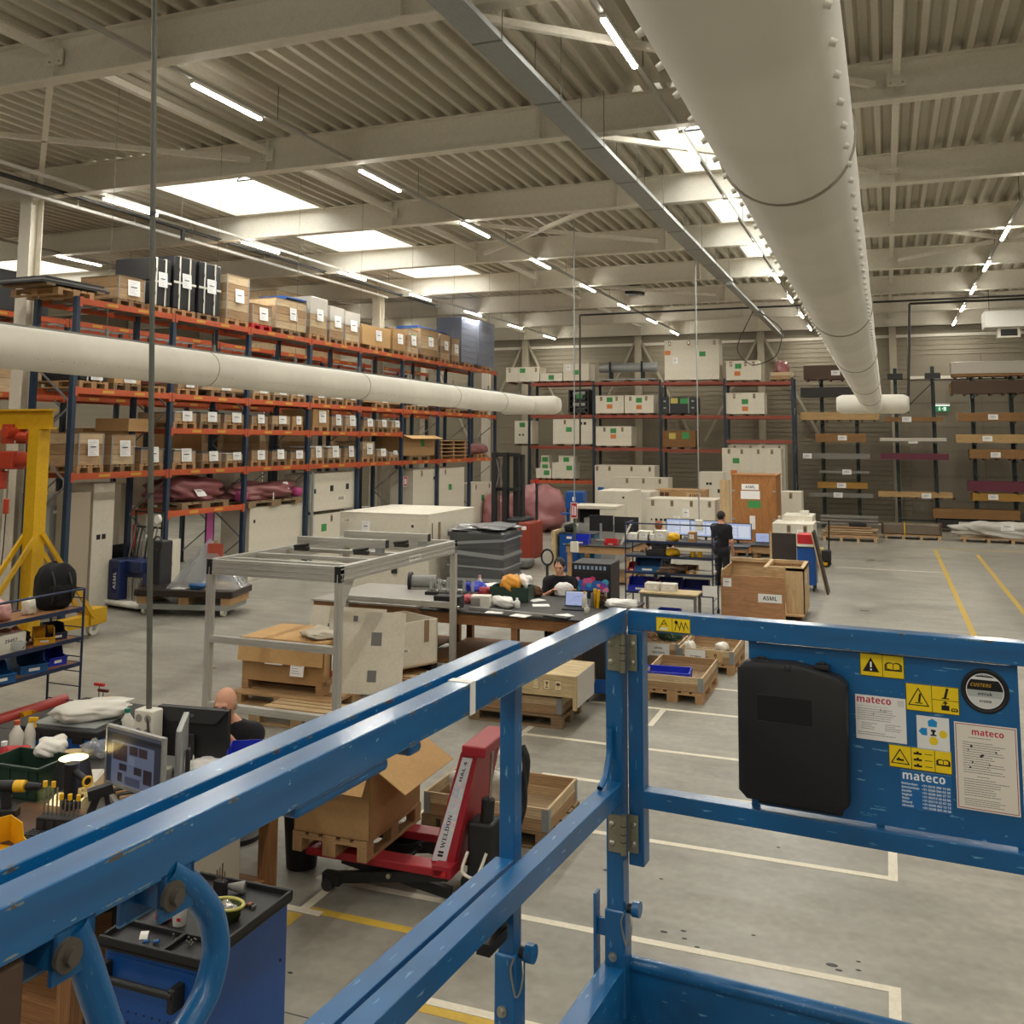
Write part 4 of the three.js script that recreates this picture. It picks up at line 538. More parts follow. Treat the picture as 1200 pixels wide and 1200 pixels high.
// --- floor storey of the long rack
{
  const wb = (l, r, ty, by, d, label, o, x = RX - 0.12, floorY = 0) => { const a = onX(l, (ty + by) / 2, x), b = onX(r, (ty + by) / 2, x), w = a.z - b.z, y1 = onX((l + r) / 2, ty, x).y, t = thing('transport_box', label, 'box', V3(x - d / 2, floorY, (a.z + b.z) / 2), faceX); whiteCrate(t, w, y1 - floorY - 0.03, d, o); return t; };
  wb(292, 357, 592, 660, 0.84, 'big plain white transport box under the pink wrapped pallet in the long rack', { marks: [[-0.42, 0.82, 0.08], [-0.3, 0.3, 0.09]], handle: 1 });
  const z3 = onX(324, 588, RX).z; pallet('pallet with pink film goods standing on the big white box', V3(RX - 0.6, 1.74, z3), 0).scale.z = 2.8;
  const pk = thing('wrapped_load', 'load under clear pink film tied with white string on the big white box', 'wrapped load', V3(RX - 0.6, 1.885, z3), faceX); part(pk, 'film_cover', lump(2.4, 0.42, 1.0, 71, 0.2, 28), M.pink); part(pk, 'string', mg([bx(-0.02, 0.02, 0, 0.35, 0.5, 0.51)]), M.paper); for (const s of [-1, 1]) part(pk, 'foam_end', lump(0.26, 0.24, 0.3, 12 + s, 0.1, 12).translate(s * 1.15, 0.02, 0.4), mat('magenta foam', 0xb0457c, 0.7)); sheet(pk, 'paper_sheet', 0.2, 0.2, M.print, 0.7, 0.32, 0.4, 0, -0.4);
  // low shelf in the second bay
  const z2 = onX(243, 580, RX).z; pallet('pallet with a reddish wrapped load on the low shelf', V3(RX - 0.62, 1.85, z2), 0).scale.z = 2.0;
  const pr = thing('wrapped_load', 'reddish film load with a tilted paper sheet on the low shelf', 'wrapped load', V3(RX - 0.6, 1.995, z2), faceX); part(pr, 'film_cover', lump(2.0, 0.5, 1.0, 93, 0.22, 26), mat('dark pink film', 0x8a4f54, 0.35)); sheet(pr, 'paper_sheet', 0.3, 0.26, M.print, -0.1, 0.22, 0.47, 0, -0.7);
  const pz = onX(268, 600, RX + 0.02).z; solo('pink_sheet', bx(-0.12, 0.12, 0, 0.95, -0.006, 0.006), mat('pink foil', 0xb0528f, 0.4), 'pink foil strip hanging from the low shelf', 'foil', V3(RX - 0.5, 0.8, pz), faceX);
  // stacked labelled boxes in the fourth bay
  wb(364, 420, 601, 690, 0.84, 'lower of two white transport boxes in the fourth bay, with a green sticker', { green: [-0.25, 0.75], marks: [[0.2, 0.7, 0.1], [0.36, 0.72, 0.1]], clasps: [-0.1, 0.35] });
  const y4 = onX(392, 601, RX).y; wb(364, 420, 554, 600, 0.84, 'upper white transport box with black square openings and a company name in the fourth bay', { marks: [[-0.08, 0.6, 0.16], [0.25, 0.62, 0.16], [-0.42, 0.55, 0.12], [0.43, 0.7, 0.12]], text: ['ASML', 0.12, 0.3, 0.5] }, RX - 0.12, y4 + 0.08);
  for (const [px, top, bot] of [[363.5, 553, 720]]) { const z = onX(px, 640, RX + 0.02).z; solo('steel_corner_post', bx(-0.03, 0.03, 0, onX(px, top, RX).y, -0.03, 0.03), M.zinc, 'steel corner post beside the stacked white boxes', 'post', V3(RX + 0.05, 0, z)); }
  // bays six and seven: two big boxes on each other
  wb(483, 544, 602, 680, 0.84, 'lower big white box of the pair at the far bays, with a green sticker', { green: [0.32, 0.7], clasps: [-0.35, 0.1] });
  const y6 = onX(513, 602, RX).y; wb(484, 544, 549, 600, 0.84, 'upper big white box of the pair at the far bays, with a green sticker', { green: [0.2, 0.55], orange: null, clasps: [-0.35, 0.1], marks: [[-0.12, 0.8, 0.1]] }, RX - 0.12, y6 + 0.06);
  wb(552, 578, 566, 670, 0.84, 'pair of narrow white boxes with green stickers at the rack end', { green: [0, 0.7], clasps: [-0.3, 0.3] });
  // first bay: grey cabinets and white boxes behind
  for (const [l, r, ty, x, label, mm] of [[52, 76, 578, RX - 0.55, 'grey cabinet with red and white hazard edges behind the gantry', M.greyMach], [80, 104, 577, RX - 0.2, 'tall beige panel cabinet at the first rack upright', mat('beige cabinet', 0xa0937f, 0.6)], [107, 132, 566, RX - 0.5, 'tall white box with black marks behind the first rack bay', M.plyWhite], [139, 170, 566, RX - 1.6, 'white box with black marks beside the scrubber machine', M.plyWhite], [186, 212, 633, RX - 0.1, 'white box with an open grey top beside the rack upright', M.plyWhite]]) {
    const a = onX(l, 640, x), b = onX(r, 640, x), h = onX((l + r) / 2, ty, x).y, w = a.z - b.z, t = thing('cabinet', label, 'cabinet', V3(x - 0.35, 0, (a.z + b.z) / 2), faceX);
    part(t, 'body', bx(-w / 2, w / 2, 0, h, -0.35, 0.35, 0.01), mm); if (mm === M.plyWhite) for (const s of [-0.2, 0.05]) part(t, 'handling_mark', bx(s * w - 0.05, s * w + 0.05, h * 0.55, h * 0.55 + 0.1, 0.35, 0.354), M.black);
    if (mm === M.greyMach) { part(t, 'door', bx(-w * 0.3, w * 0.34, 0.1, h * 0.9, 0.35, 0.365), M.grey); const g = []; for (let y = 0.1; y < h; y += 0.18) g.push(bx(w * 0.4, w * 0.5, y, y + 0.09, 0.35, 0.356)); g.forEach((q) => part(t, 'hazard_stripe', q, M.rust)); sheet(t, 'lettering', 0.3, 0.1, words('ENG', 100, 40, '#6f6f6c', '#e8e6df', 30), 0, h * 0.9 - 0.12, 0.368); }
  }
  const zB = onX(165, 560, RX - 1.2).z; [[0.9, 'first'], [2.6, 'second']].forEach(([dz, w]) => { const t = thing('transport_box', `${w} white box with a blue name sheet stored behind the scrubber`, 'box', V3(RX - 1.6, 1.9, zB - dz), faceX); whiteCrate(t, 1.4, 0.75, 0.9, { text: ['ASML', -0.2, 0.4, 0.3] }); });
}
// ------------------------------------------------------------------ rack along the back wall
const BZ = -39.7, bu = [-14.6, -11.66, -8.76, -6.1, -3.42];
{
  const t = thing('pallet_rack', 'dark blue rack with red brown beams along the back wall', 'rack', V3(0, 0, BZ)), lv = { 0: [1.68, 3.16, 4.5, 5.9], 1: [3.1, 4.48, 5.9], 2: [3.06, 4.45, 5.85], 3: [3.45, 4.42, 5.8] };
  bu.forEach((x) => { for (const z of [-0.05, -1.05]) { part(t, 'upright', bx(x - 0.05, x + 0.05, 0, 5.95, z - 0.05, z + 0.05), M.rackDark); part(t, 'foot_plate', bx(x - 0.09, x + 0.09, 0, 0.012, z - 0.07, z + 0.07), M.rackDark); } for (let y = 0.3, k = 0; y < 5.2; y += 0.75, k++) part(t, 'brace', bar(V3(x, y, k % 2 ? -0.08 : -1.02), V3(x, y + 0.72, k % 2 ? -1.02 : -0.08), 0.03, 0.03), M.rackGrey); });
  for (let b = 0; b < 4; b++) for (const y of lv[b]) { for (const z of [-0.03, -1.07]) part(t, 'beam', bx(bu[b] + 0.05, bu[b + 1] - 0.05, y - 0.13, y, z - 0.025, z + 0.025, 0.004), y < 2 ? M.rackOr : M.rackRed); for (let k = 1; k < 5; k++) { const x = bu[b] + (bu[b + 1] - bu[b]) * k / 5; part(t, 'support_bar', bx(x - 0.03, x + 0.03, y - 0.05, y - 0.01, -1.05, -0.05), M.zinc); } }
  const good = (l, r, ty, by, label, o = {}) => {
    const z = BZ - 0.05 + (o.dz ?? 0), a = onZ(l, by, z), b = onZ(r, by, z), w = b.x - a.x, xc = (a.x + b.x) / 2; let y = o.y; if (y === undefined) { const bay = Math.max(0, Math.min(3, bu.findIndex((u) => u > xc) - 1)); const want = onZ((l + r) / 2, by, z).y; y = lv[bay].concat(0).reduce((p, q) => (Math.abs(q - want) < Math.abs(p - want) ? q : p)); }
    const h = Math.max(0.15, (by - ty) * (z * -1) / FOCAL * 1.03 - 0.08), t = thing(o.name ?? 'transport_box', label, o.cat ?? 'box', V3(xc, y, z - 0.45), 0);
    if (!o.noskid) for (const s of [-0.4, 0, 0.4]) part(t, 'skid', bx(s * w - 0.06, s * w + 0.06, 0, 0.08, -0.42, 0.44), M.woodDark);
    const in_ = new THREE.Group(); in_.name = 'box'; in_.position.y = o.noskid ? 0 : 0.08; t.add(in_); return [in_, w, h, t];
  };
  const W = (l, r, ty, by, label, o = {}) => { const [g, w, h] = good(l, r, ty, by, label, o); whiteCrate(g, w, h, 0.9, o); };
  W(779, 843, 396, 443, 'very large white box with clasps and a green sticker on top of the back rack', { clasps: [-0.4, -0.05, 0.1, 0.42], green: [0.2, 0.65], orange: [-0.44, 0.7], paper: [[-0.3, 0.5]] });
  W(851, 889, 420, 443, 'white box with green and orange stickers on the top shelf beside the big white box', { clasps: [-0.35, 0.1, 0.35], green: [-0.12, 0.75], orange: [-0.15, 0.35] });
  W(593, 632, 424, 443, 'long white box with one green sticker at the corner end of the top shelf', { green: [0, 0.8], clasps: [-0.4, 0.4] });
  W(633, 659, 432, 443, 'low white box with a green sticker on the top shelf', { green: [0, 0.5] });
  W(660, 690, 421, 443, 'square white box with a green sticker beside the pipe on the top shelf', { green: [0, 0.5], paper: [[-0.3, 0.8]] });
  W(698, 731, 462, 484, 'first of two equal white boxes with stickers on the second shelf', { clasps: [-0.3, 0.25], green: [0, 0.8], orange: [0, 0.4] });
  W(732, 766, 462, 484, 'second of two equal white boxes with stickers on the second shelf', { clasps: [-0.3, 0.25], green: [0, 0.75], orange: [0, 0.35] });
  W(849, 896, 459, 484, 'wide white box with stacked green and orange stickers on the shelf end', { clasps: [-0.25, 0.25], green: [0.02, 0.6], orange: [0.02, 0.25] });
  W(648, 695, 492, 523, 'broad white box with black round symbols on the third shelf', { green: [-0.1, 0.6], clasps: [-0.2], marks: [[0.2, 0.85, 0.12], [0.3, 0.85, 0.12]] });
  W(698, 740, 499, 523, 'white box with green over orange sticker on the third shelf', { clasps: [-0.25, 0.25], green: [0, 0.8], orange: [0, 0.5] });
  W(603, 623, 492, 521, 'tall narrow white box with a green sticker on the third shelf', { green: [-0.05, 0.85], marks: [[-0.2, 0.4, 0.08], [0, 0.4, 0.08]] });
  W(628, 646, 550, 563, 'small white box under two green-labelled cartons on the low shelf', { green: [0.2, 0.6], y: 1.68 });
  W(647, 672, 543, 563, 'white box with a green sticker and scribbles on the low shelf', { green: [0.3, 0.7], y: 1.68 });
  for (const [l, r, ty, by, n] of [[632, 641, 533, 540, 'upper'], [631, 642, 541, 549, 'lower']]) { const b = onZ(636, by, BZ).y, [g, w, h, t] = good(l, r, ty, by + 3, `${n} small white carton with a green sticker stacked on the low shelf`, { y: b - 0.09, noskid: 1 }); whiteCrate(g, w, h, 0.4, { green: [0, 0.5] }); }
  { const [g, w, h] = good(653, 671, 532, 540, 'flat white carton with a green sticker on the scribbled box', { y: onZ(660, 541, BZ).y - 0.05, noskid: 1 }); whiteCrate(g, w, h + 0.06, 0.5, { green: [0, 0.5] }); }
  for (const [l, r, ty, by, label, f] of [[776, 816, 464, 485, 'black equipment case with green papers on the second shelf', 'case'], [666, 690, 455, 485, 'black open rack unit behind the duct end', 'rack'], [776, 815, 505, 526, 'brown wooden chest with green and yellow papers on the third shelf', 'chest'], [902, 928, 429, 444, 'shallow wooden tray holding a film bag on the top shelf end', 'tray'], [700, 768, 420, 444, 'long grey round duct piece on a black frame on the top shelf', 'drum']]) {
    const [g, w, h, t] = good(l, r, ty, by, label, { name: { case: 'equipment_case', rack: 'rack_unit', chest: 'wooden_chest', tray: 'wooden_tray', drum: 'duct_piece' }[f], cat: { case: 'case', rack: 'rack unit', chest: 'chest', tray: 'tray', drum: 'duct piece' }[f] });
    if (f === 'case') { part(g, 'body', bx(-w / 2, w / 2, 0, h, -0.45, 0.45, 0.02), M.darkgrey); for (const s of [-0.28, 0.28]) part(g, 'edge_strip', bx(s * w - 0.015, s * w + 0.015, 0, h, 0.45, 0.456), M.zinc); part(g, 'green_sticker', bx(0.05, 0.4, h * 0.6, h * 0.92, 0.45, 0.455), M.green); part(g, 'yellow_sticker', bx(-0.35, -0.05, h * 0.62, h * 0.94, 0.45, 0.455), mat('pale yellow paper', 0xb9a95a, 0.8)); for (const s of [-0.42, 0.4]) for (const y of [0.35, 0.75]) part(g, 'latch', bx(s * w - 0.05, s * w + 0.05, h * y - 0.03, h * y + 0.03, 0.45, 0.47), M.zinc); }
    else if (f === 'rack') { for (const s of [-1, 1]) part(g, 'post', bx(s * w * 0.46 - 0.03, s * w * 0.46 + 0.03, 0, h, -0.4, 0.45), M.black); for (let k = 0; k < 5; k++) part(g, 'shelf', bx(-w / 2, w / 2, h * k / 4.2, h * k / 4.2 + 0.04, -0.4, 0.44), M.black); part(g, 'green_sticker', bx(-0.1, 0.18, h * 0.62, h * 0.82, 0.44, 0.447), M.green); for (let k = 0; k < 4; k++) part(g, 'module', bx(-w * 0.3, w * 0.3, h * k / 4.2 + 0.07, h * k / 4.2 + 0.2, -0.3, 0.4), k % 2 ? M.greyMach : M.darkgrey); }
    else if (f === 'chest') { part(g, 'body', bx(-w / 2, w / 2, 0, h, -0.45, 0.45, 0.01), mat('ochre wood', 0x8a6436, 0.7, { map: T.wood })); part(g, 'green_sticker', bx(0.15, 0.45, h * 0.5, h * 0.9, 0.45, 0.455), M.green); part(g, 'yellow_sticker', bx(-0.4, -0.12, h * 0.5, h * 0.85, 0.45, 0.455), mat('pale yellow paper', 0xb9a95a, 0.8)); }
    else if (f === 'tray') { boardCrate(g, w, 0.3, 0.8, 1, 0.15, false); part(g, 'film_bag', lump(0.5, 0.5, 0.5, 41, 0.25).translate(0, 0.25, 0), M.pink); }
    else { part(g, 'tube', rod(V3(-w / 2, 0.55, 0), V3(w / 2, 0.55, 0), 0.2, 24), M.zinc); for (const s of [-0.3, 0.25]) part(g, 'cradle', mg([bx(s * w - 0.04, s * w + 0.04, 0.05, 0.8, 0.2, 0.26), bx(s * w - 0.04, s * w + 0.04, 0.05, 0.35, -0.2, 0.2)]), M.black); part(g, 'tray_plate', bx(-w / 2, w / 2, 0, 0.05, -0.3, 0.35), M.zinc); }
  }
  // floor storey: boxes standing on the ground in front of the rack
  const F = (l, r, ty, label, o = {}) => { const z = o.z, a = onZ(l, ty, z), b = onZ(r, ty, z), w = b.x - a.x, t = thing('transport_box', label, 'box', V3((a.x + b.x) / 2, o.y0 ?? 0, z - (o.d ?? 0.9) / 2)); whiteCrate(t, w, a.y - (o.y0 ?? 0) - 0.03, o.d ?? 0.9, o); return t; };
  F(697, 767, 545, 'long white box with four clasps and a green sticker at the back wall', { z: -38.6, clasps: [-0.46, -0.25, 0.12, 0.42], green: [-0.02, 0.72] });
  F(719, 783, 559, 'long grey white box with green clasps in front of the back rack', { z: -37.2, d: 0.8, clasps: [-0.25, 0.05, 0.35] });
  F(846, 915, 525, 'large white box with a green and an orange sticker standing before the back rack', { z: -38.8, clasps: [-0.38, -0.16, 0.12, 0.35], green: [-0.26, 0.85], orange: [-0.3, 0.7] });
  F(853, 920, 521, 'large white box half hidden behind the other at the back rack', { z: -39.9, clasps: [-0.38, -0.1, 0.12, 0.4] });
  F(819, 847, 553, 'upright white box with black marks beside the brown crate', { z: -36.4, marks: [[-0.15, 0.82, 0.09], [-0.02, 0.82, 0.09], [0.35, 0.7, 0.14]] });
  F(914, 939, 576, 'grey white upright box with one clasp behind the blue cart', { z: -33, d: 0.8, clasps: [0], marks: [[0, 0.6, 0.1]] });
}
// ================================================================== cantilever racks with long goods at the back wall
{
  const cz = -41.6, ux = [[-2.42, 5.95], [-1.08, 5.3], [0.42, 6.35], [1.8, 6.4], [3.2, 6.1], [4.56, 6.1], [5.95, 6.1], [7.3, 6.1]], dark = mat('cantilever steel', 0x22302f, 0.55), armsY = [0.12, 0.5, 1.2, 1.55, 2.15, 2.72, 3.38, 4.2, 5.2, 5.85];
  [[0, 1, 'beside the end of the back rack'], [2, 3, 'behind the overhead duct end'], [4, 7, 'at the far side of the yellow lane']].forEach(([a, b, where]) => {
    const t = thing('cantilever_rack', 'dark steel cantilever rack with bare arms ' + where, 'rack', V3(0, 0, cz));
    for (let i = a; i <= b; i++) { const [x, h] = ux[i]; part(t, 'mast', bx(x - 0.07, x + 0.07, 0, h, -0.1, 0.1), dark); part(t, 'foot', bx(x - 0.07, x + 0.07, 0, 0.14, 0, 1.15), dark); for (const y of armsY) if (y < h) part(t, 'arm', bx(x - 0.035, x + 0.035, y - 0.09, y, 0.08, 0.95), dark); if (h > 6.2) part(t, 'head', bx(x - 0.28, x + 0.28, 5.9, 6.12, -0.06, 0.4), M.pipe); }
    part(t, 'tie', bx(ux[a][0], ux[b][0], 0.3, 0.36, -0.03, 0.03), dark);
    if (a === 2) part(t, 'diagonal', bar(V3(0.45, 4.4, 0), V3(1.78, 5.75, 0), 0.04, 0.04), dark);
  });
  const L = (l, r, ty, by, m, label, o = {}) => {
    const z = cz + 0.95, a = onZ(l, by, z), b = onZ(r, by, z), y = onZ((l + r) / 2, by, z).y, h = Math.max(0.06, (onZ(l, ty, z).y - onZ(l, by, z).y)), ya = o.floor ? 0 : armsY.reduce((p, q) => (Math.abs(q - y) < Math.abs(p - y) ? q : p)), w = b.x - a.x;
    const t = thing(o.name ?? 'long_load', label, o.cat ?? 'long goods', V3(a.x, ya, cz), 0, 'long goods on the cantilever racks');
    const n = o.n ?? 2; for (let i = 0; i < n; i++) { const z0 = 0.15 + 0.75 * i / n; part(t, o.piece ?? 'beam', bx(ru(0, 0.04 * w), w - ru(0, 0.03 * w), o.skid ? 0.07 : 0, h - ru(0, 0.2) * h * (i < n - 1 ? 1 : 0), z0, z0 + 0.72 / n), m[i % m.length]); }
    if (o.skid) for (let x = 0.1; x < w; x += 0.45) part(t, 'skid', bx(x, x + 0.08, 0, 0.07, 0.15, 0.9), M.woodDark);
    if (o.paper) sheet(t, 'paper_sheet', 0.34, 0.2, M.print, o.paper * w, h * 0.5, 0.905);
    if (o.film) part(t, 'film', bx(0, w, h * 0.3, h + 0.05, 0.13, 0.92, 0.02), mat('loose pale film', 0xb7b1a4, 0.3));
    return t;
  };
  const br = mat('brown board', 0x4c3626, 0.6), tan = mat('tan board', 0x9b7547, 0.7, { map: T.wood }), pale = mat('pale beam', 0xc9aa76, 0.7, { map: T.wood }), gr = mat('grey profile', 0x77736c, 0.5), dk = mat('dark profile', 0x2a2624, 0.6), mag = mat('magenta cover', 0x5f1f33, 0.5), yw = mat('yellow wood', 0xb58c3c, 0.7, { map: T.wood });
  L(941, 992, 419, 437, [br], 'dark brown board box with a white sheet on the top arms', { n: 1, paper: 0.75, skid: 1, y: 5.85 });
  L(938, 1006, 461, 472, [dk, gr], 'bundle of dark and grey profiles below the brown board', { n: 3 });
  L(937, 1033, 486, 497, [pale], 'long pale timber beam box with holes', { n: 1, skid: 1 });
  L(954, 1015, 509, 519, [tan], 'tan timber package with a paper sheet', { n: 2, paper: 0.55 });
  L(938, 1022, 536, 542, [gr, tan], 'thin bundle of grey rods with small labels', { n: 3, paper: 0.1 });
  L(960, 1020, 560, 563, [gr], 'single thin grey rod pack over the yellow timber', { n: 2, paper: 0.55 });
  L(956, 1017, 566, 573, [yw], 'yellowish timber pack with a white sheet', { n: 2, paper: 0.5 });
  L(948, 1025, 577, 582, [gr, tan], 'low bundle of steel rods with three white sheets', { n: 3, paper: 0.45 });
  L(1034, 1107, 491, 496, [tan], 'slim tan timber beam below the exit sign', { n: 1, paper: 0.4 });
  L(1031, 1110, 516, 520, [gr], 'pale film-wrapped rods on the middle arms', { n: 2, film: 1, paper: 0.5 });
  L(1029, 1115, 532, 539, [mag], 'long dark red covered pack on the middle arms', { n: 1 });
  L(1026, 1119, 575, 583, [pale], 'long pale timber beam with a white sheet on the lower arms', { n: 1, paper: 0.65, skid: 1 });
  L(1115, 1230, 419, 437, [tan, br], 'brown planks under white film on the highest arms', { n: 3, skid: 1, film: 1 });
  L(1112, 1230, 457, 474, [br, tan], 'two layers of brown planks on the upper arms', { n: 3, skid: 1 });
  L(1122, 1230, 487, 497, [dk, tan], 'dark board package with a white sheet', { n: 2, paper: 0.4 });
  L(1120, 1230, 512, 522, [tan, pale], 'tan boards with a hanging white sheet', { n: 2, paper: 0.35 });
  L(1135, 1230, 534, 547, [tan], 'thick brown board package with a white sheet', { n: 1, paper: 0.35, skid: 1 });
  L(1134, 1230, 564, 576, [mag, dk], 'dark red and black profiles on the lower arms', { n: 3 });
  L(1137, 1230, 578, 587, [yw], 'yellow timber boards with a white sheet on the lower arms', { n: 2, paper: 0.3 });
  L(1091, 1198, 596, 607, [tan], 'large tan cardboard tube box lying low by the wall', { n: 1 });
  L(1097, 1192, 608, 618, [dk], 'long black pack with a white sheet lying low by the wall', { n: 2, paper: 0.35 });
  // goods on the floor in front
  const G = (l, r, ty, by, label, f) => { const a = onY(l, by, 0), b = onY(r, by, 0), h = onZ(l, ty, a.z).y, w = b.x - a.x, t = thing('floor_load', label, 'long goods', V3(a.x, 0, a.z)); for (let x = 0.1; x < w; x += Math.max(0.4, (w - 0.25) / 3)) part(t, 'bearer', bx(x, x + 0.1, 0, 0.12, -0.8, 0), M.wood2); part(t, 'bearer_board', bx(0, w, 0.12, 0.15, -0.8, 0), M.wood); f(t, w, Math.max(0.3, h)); };
  G(961, 1030, 612, 633, 'timber planks on bearers in front of the grey profiles', (t, w, h) => { for (let i = 0; i < 5; i++) part(t, 'plank', bx(ru(0, 0.3), w - ru(0, 0.3), 0.15 + i * 0.07, 0.2 + i * 0.07, -0.75 + 0.05 * i, -0.05 - 0.04 * i), WB[i % 3]); part(t, 'black_pack', bx(w * 0.5, w * 0.8, 0.5, 0.62, -0.5, -0.2), M.black); for (let i = 0; i < 3; i++) part(t, 'profile', bx(0, w, 0.52 + 0.11 * i, 0.6 + 0.11 * i, -0.85, -0.55), gr); });
  G(1033, 1103, 613, 631, 'clear wrapped bundle with red ends on low bearers', (t, w, h) => { part(t, 'bundle', bx(0.05, w - 0.05, 0.16, h, -0.7, -0.1, 0.05), mat('brownish wrapped goods', 0x6d6254, 0.3)); for (const x of [0, w - 0.08]) part(t, 'end_cap', bx(x, x + 0.08, 0.15, h + 0.02, -0.72, -0.08), M.rust); part(t, 'strap', bx(w * 0.38, w * 0.4, 0.15, h + 0.01, -0.71, -0.09), M.yellow); });
  G(1125, 1215, 617, 635, 'white film heap on low bearers by the wall', (t, w, h) => { part(t, 'film_heap', lump(w, 0.5, 0.7, 61, 0.25, 26).translate(w / 2, 0.15, -0.4), mat('white film', 0xb9b6ad, 0.4)); sheet(t, 'paper_sheet', 0.4, 0.25, M.print, w * 0.6, 0.55, -0.05); });
  // exit sign
  const e = onZ(1104, 479, Z1 + 0.05), t = thing('exit_sign', 'lit green and white emergency exit sign on the back wall', 'exit sign', e); part(t, 'housing', bx(-0.3, 0.3, 0.14, 0.22, 0, 0.06), M.lampBody);
  const em = new THREE.MeshStandardMaterial({ map: canvasTex(128, 56, (c) => { c.fillStyle = '#1f7a4a'; c.fillRect(0, 0, 128, 56); c.fillStyle = '#dff0e4'; c.fillRect(76, 10, 26, 38); c.beginPath(); c.arc(40, 14, 6, 0, 7); c.fill(); c.fillRect(34, 20, 12, 16); c.fillRect(26, 22, 12, 5); c.fillRect(30, 34, 6, 14); c.fillRect(42, 34, 6, 14); c.beginPath(); c.moveTo(58, 28); c.lineTo(72, 20); c.lineTo(72, 36); c.fill(); }), emissive: 0xffffff, emissiveIntensity: 0.5, roughness: 0.5 }); em.emissiveMap = em.map; em.name = 'exit sign print';
  sheet(t, 'sign_face', 0.52, 0.24, em, 0, 0, 0.04, 0, 0, 0.02); part(t, 'lamp_strip', bx(-0.28, 0.28, 0.12, 0.14, 0.02, 0.055), mat('sign lamp', 0xffffff, 0.6, { emissive: new THREE.Color(1, 1, 0.95), emissiveIntensity: 2 })); const el = new THREE.RectAreaLight(0xe8fff0, 20, 0.52, 0.24); el.position.set(0, 0, 0.06); el.rotation.y = Math.PI; el.name = 'sign_light'; t.add(el);
}
// ================================================================== yellow gantry with a chain hoist
{
  const t = thing('gantry_crane', 'yellow steel gantry crane with braced leg on wheels at the rack head', 'gantry', V3(-12.97, 0, -11.95));
  part(t, 'column', bx(-0.11, 0.11, 0.3, 3.56, -0.12, 0.12), M.gantry); part(t, 'column', bx(-4.2, -3.98, 0.3, 3.56, -0.12, 0.12), M.gantry);
  part(t, 'top_beam', mg([bx(-4.3, 0.28, 3.84, 3.87, -0.09, 0.09), bx(-4.3, 0.28, 3.54, 3.57, -0.09, 0.09), bx(-4.3, 0.28, 3.56, 3.85, -0.006, 0.006)]), M.gantry);
  for (const x of [0, -4.09]) { part(t, 'base_beam', bx(x - 0.1, x + 0.1, 0.18, 0.36, -1.45, 1.35), M.gantry); for (const s of [-1, 1]) for (const dx of [-0.13, 0.13]) part(t, 'brace', bar(V3(x + dx, 1.85, s * 0.05), V3(x + dx, 0.32, s * 1.25), 0.05, 0.07), M.gantry); for (const z of [-1.35, 1.25]) { const w = part(t, 'wheel', rod(V3(x - 0.04, 0.11, z), V3(x + 0.04, 0.11, z), 0.11, 24), M.offwhite); part(w, 'hub', rod(V3(x - 0.05, 0.11, z), V3(x + 0.05, 0.11, z), 0.04, 12), M.zinc); part(t, 'end_box', bx(x - 0.14, x + 0.14, 0.2, 0.46, z - 0.18, z + 0.18), M.gantry); } }
  const h = thing('chain_hoist', 'orange red chain hoist hanging from the yellow gantry beam', 'hoist', V3(-13.5, 3.3, -11.95));
  part(h, 'trolley', mg([bx(-0.12, 0.12, 0.0, 0.32, -0.16, -0.12), bx(-0.12, 0.12, 0.0, 0.32, 0.12, 0.16), rod(V3(0.1, 0.18, -0.25), V3(0.1, 0.18, 0.3), 0.09, 14), rod(V3(0.1, 0.12, 0.1), V3(0.42, 0.12, 0.1), 0.07, 12)]), M.hoist);
  part(h, 'motor', mg([bx(-0.3, 0.12, -0.42, -0.12, -0.14, 0.14, 0.04), rod(V3(0.1, -0.26, 0), V3(0.42, -0.26, 0), 0.12, 16), rod(V3(-0.42, -0.28, 0), V3(-0.2, -0.28, 0), 0.13, 16)]), M.hoist);
  part(h, 'hook_block', mg([bx(-0.3, -0.16, -0.75, -0.45, -0.07, 0.07, 0.03)]), M.hoist); part(h, 'chain', mg([rod(V3(-0.22, -0.4, 0), V3(-0.22, -0.75, 0), 0.015, 6), rod(V3(-0.05, -0.4, 0.05), V3(-0.05, -0.95, 0.05), 0.012, 6)]), M.steel);
  part(h, 'pendant', mg([bx(-0.09, -0.01, -1.15, -0.9, 0.02, 0.09, 0.02)]), M.hoist); part(h, 'cable', tube([V3(-0.05, -1.12, 0.05), V3(-0.06, -1.8, 0.06), V3(-0.1, -2.6, 0.1)], 0.01, 12, 6), M.pipe);
}
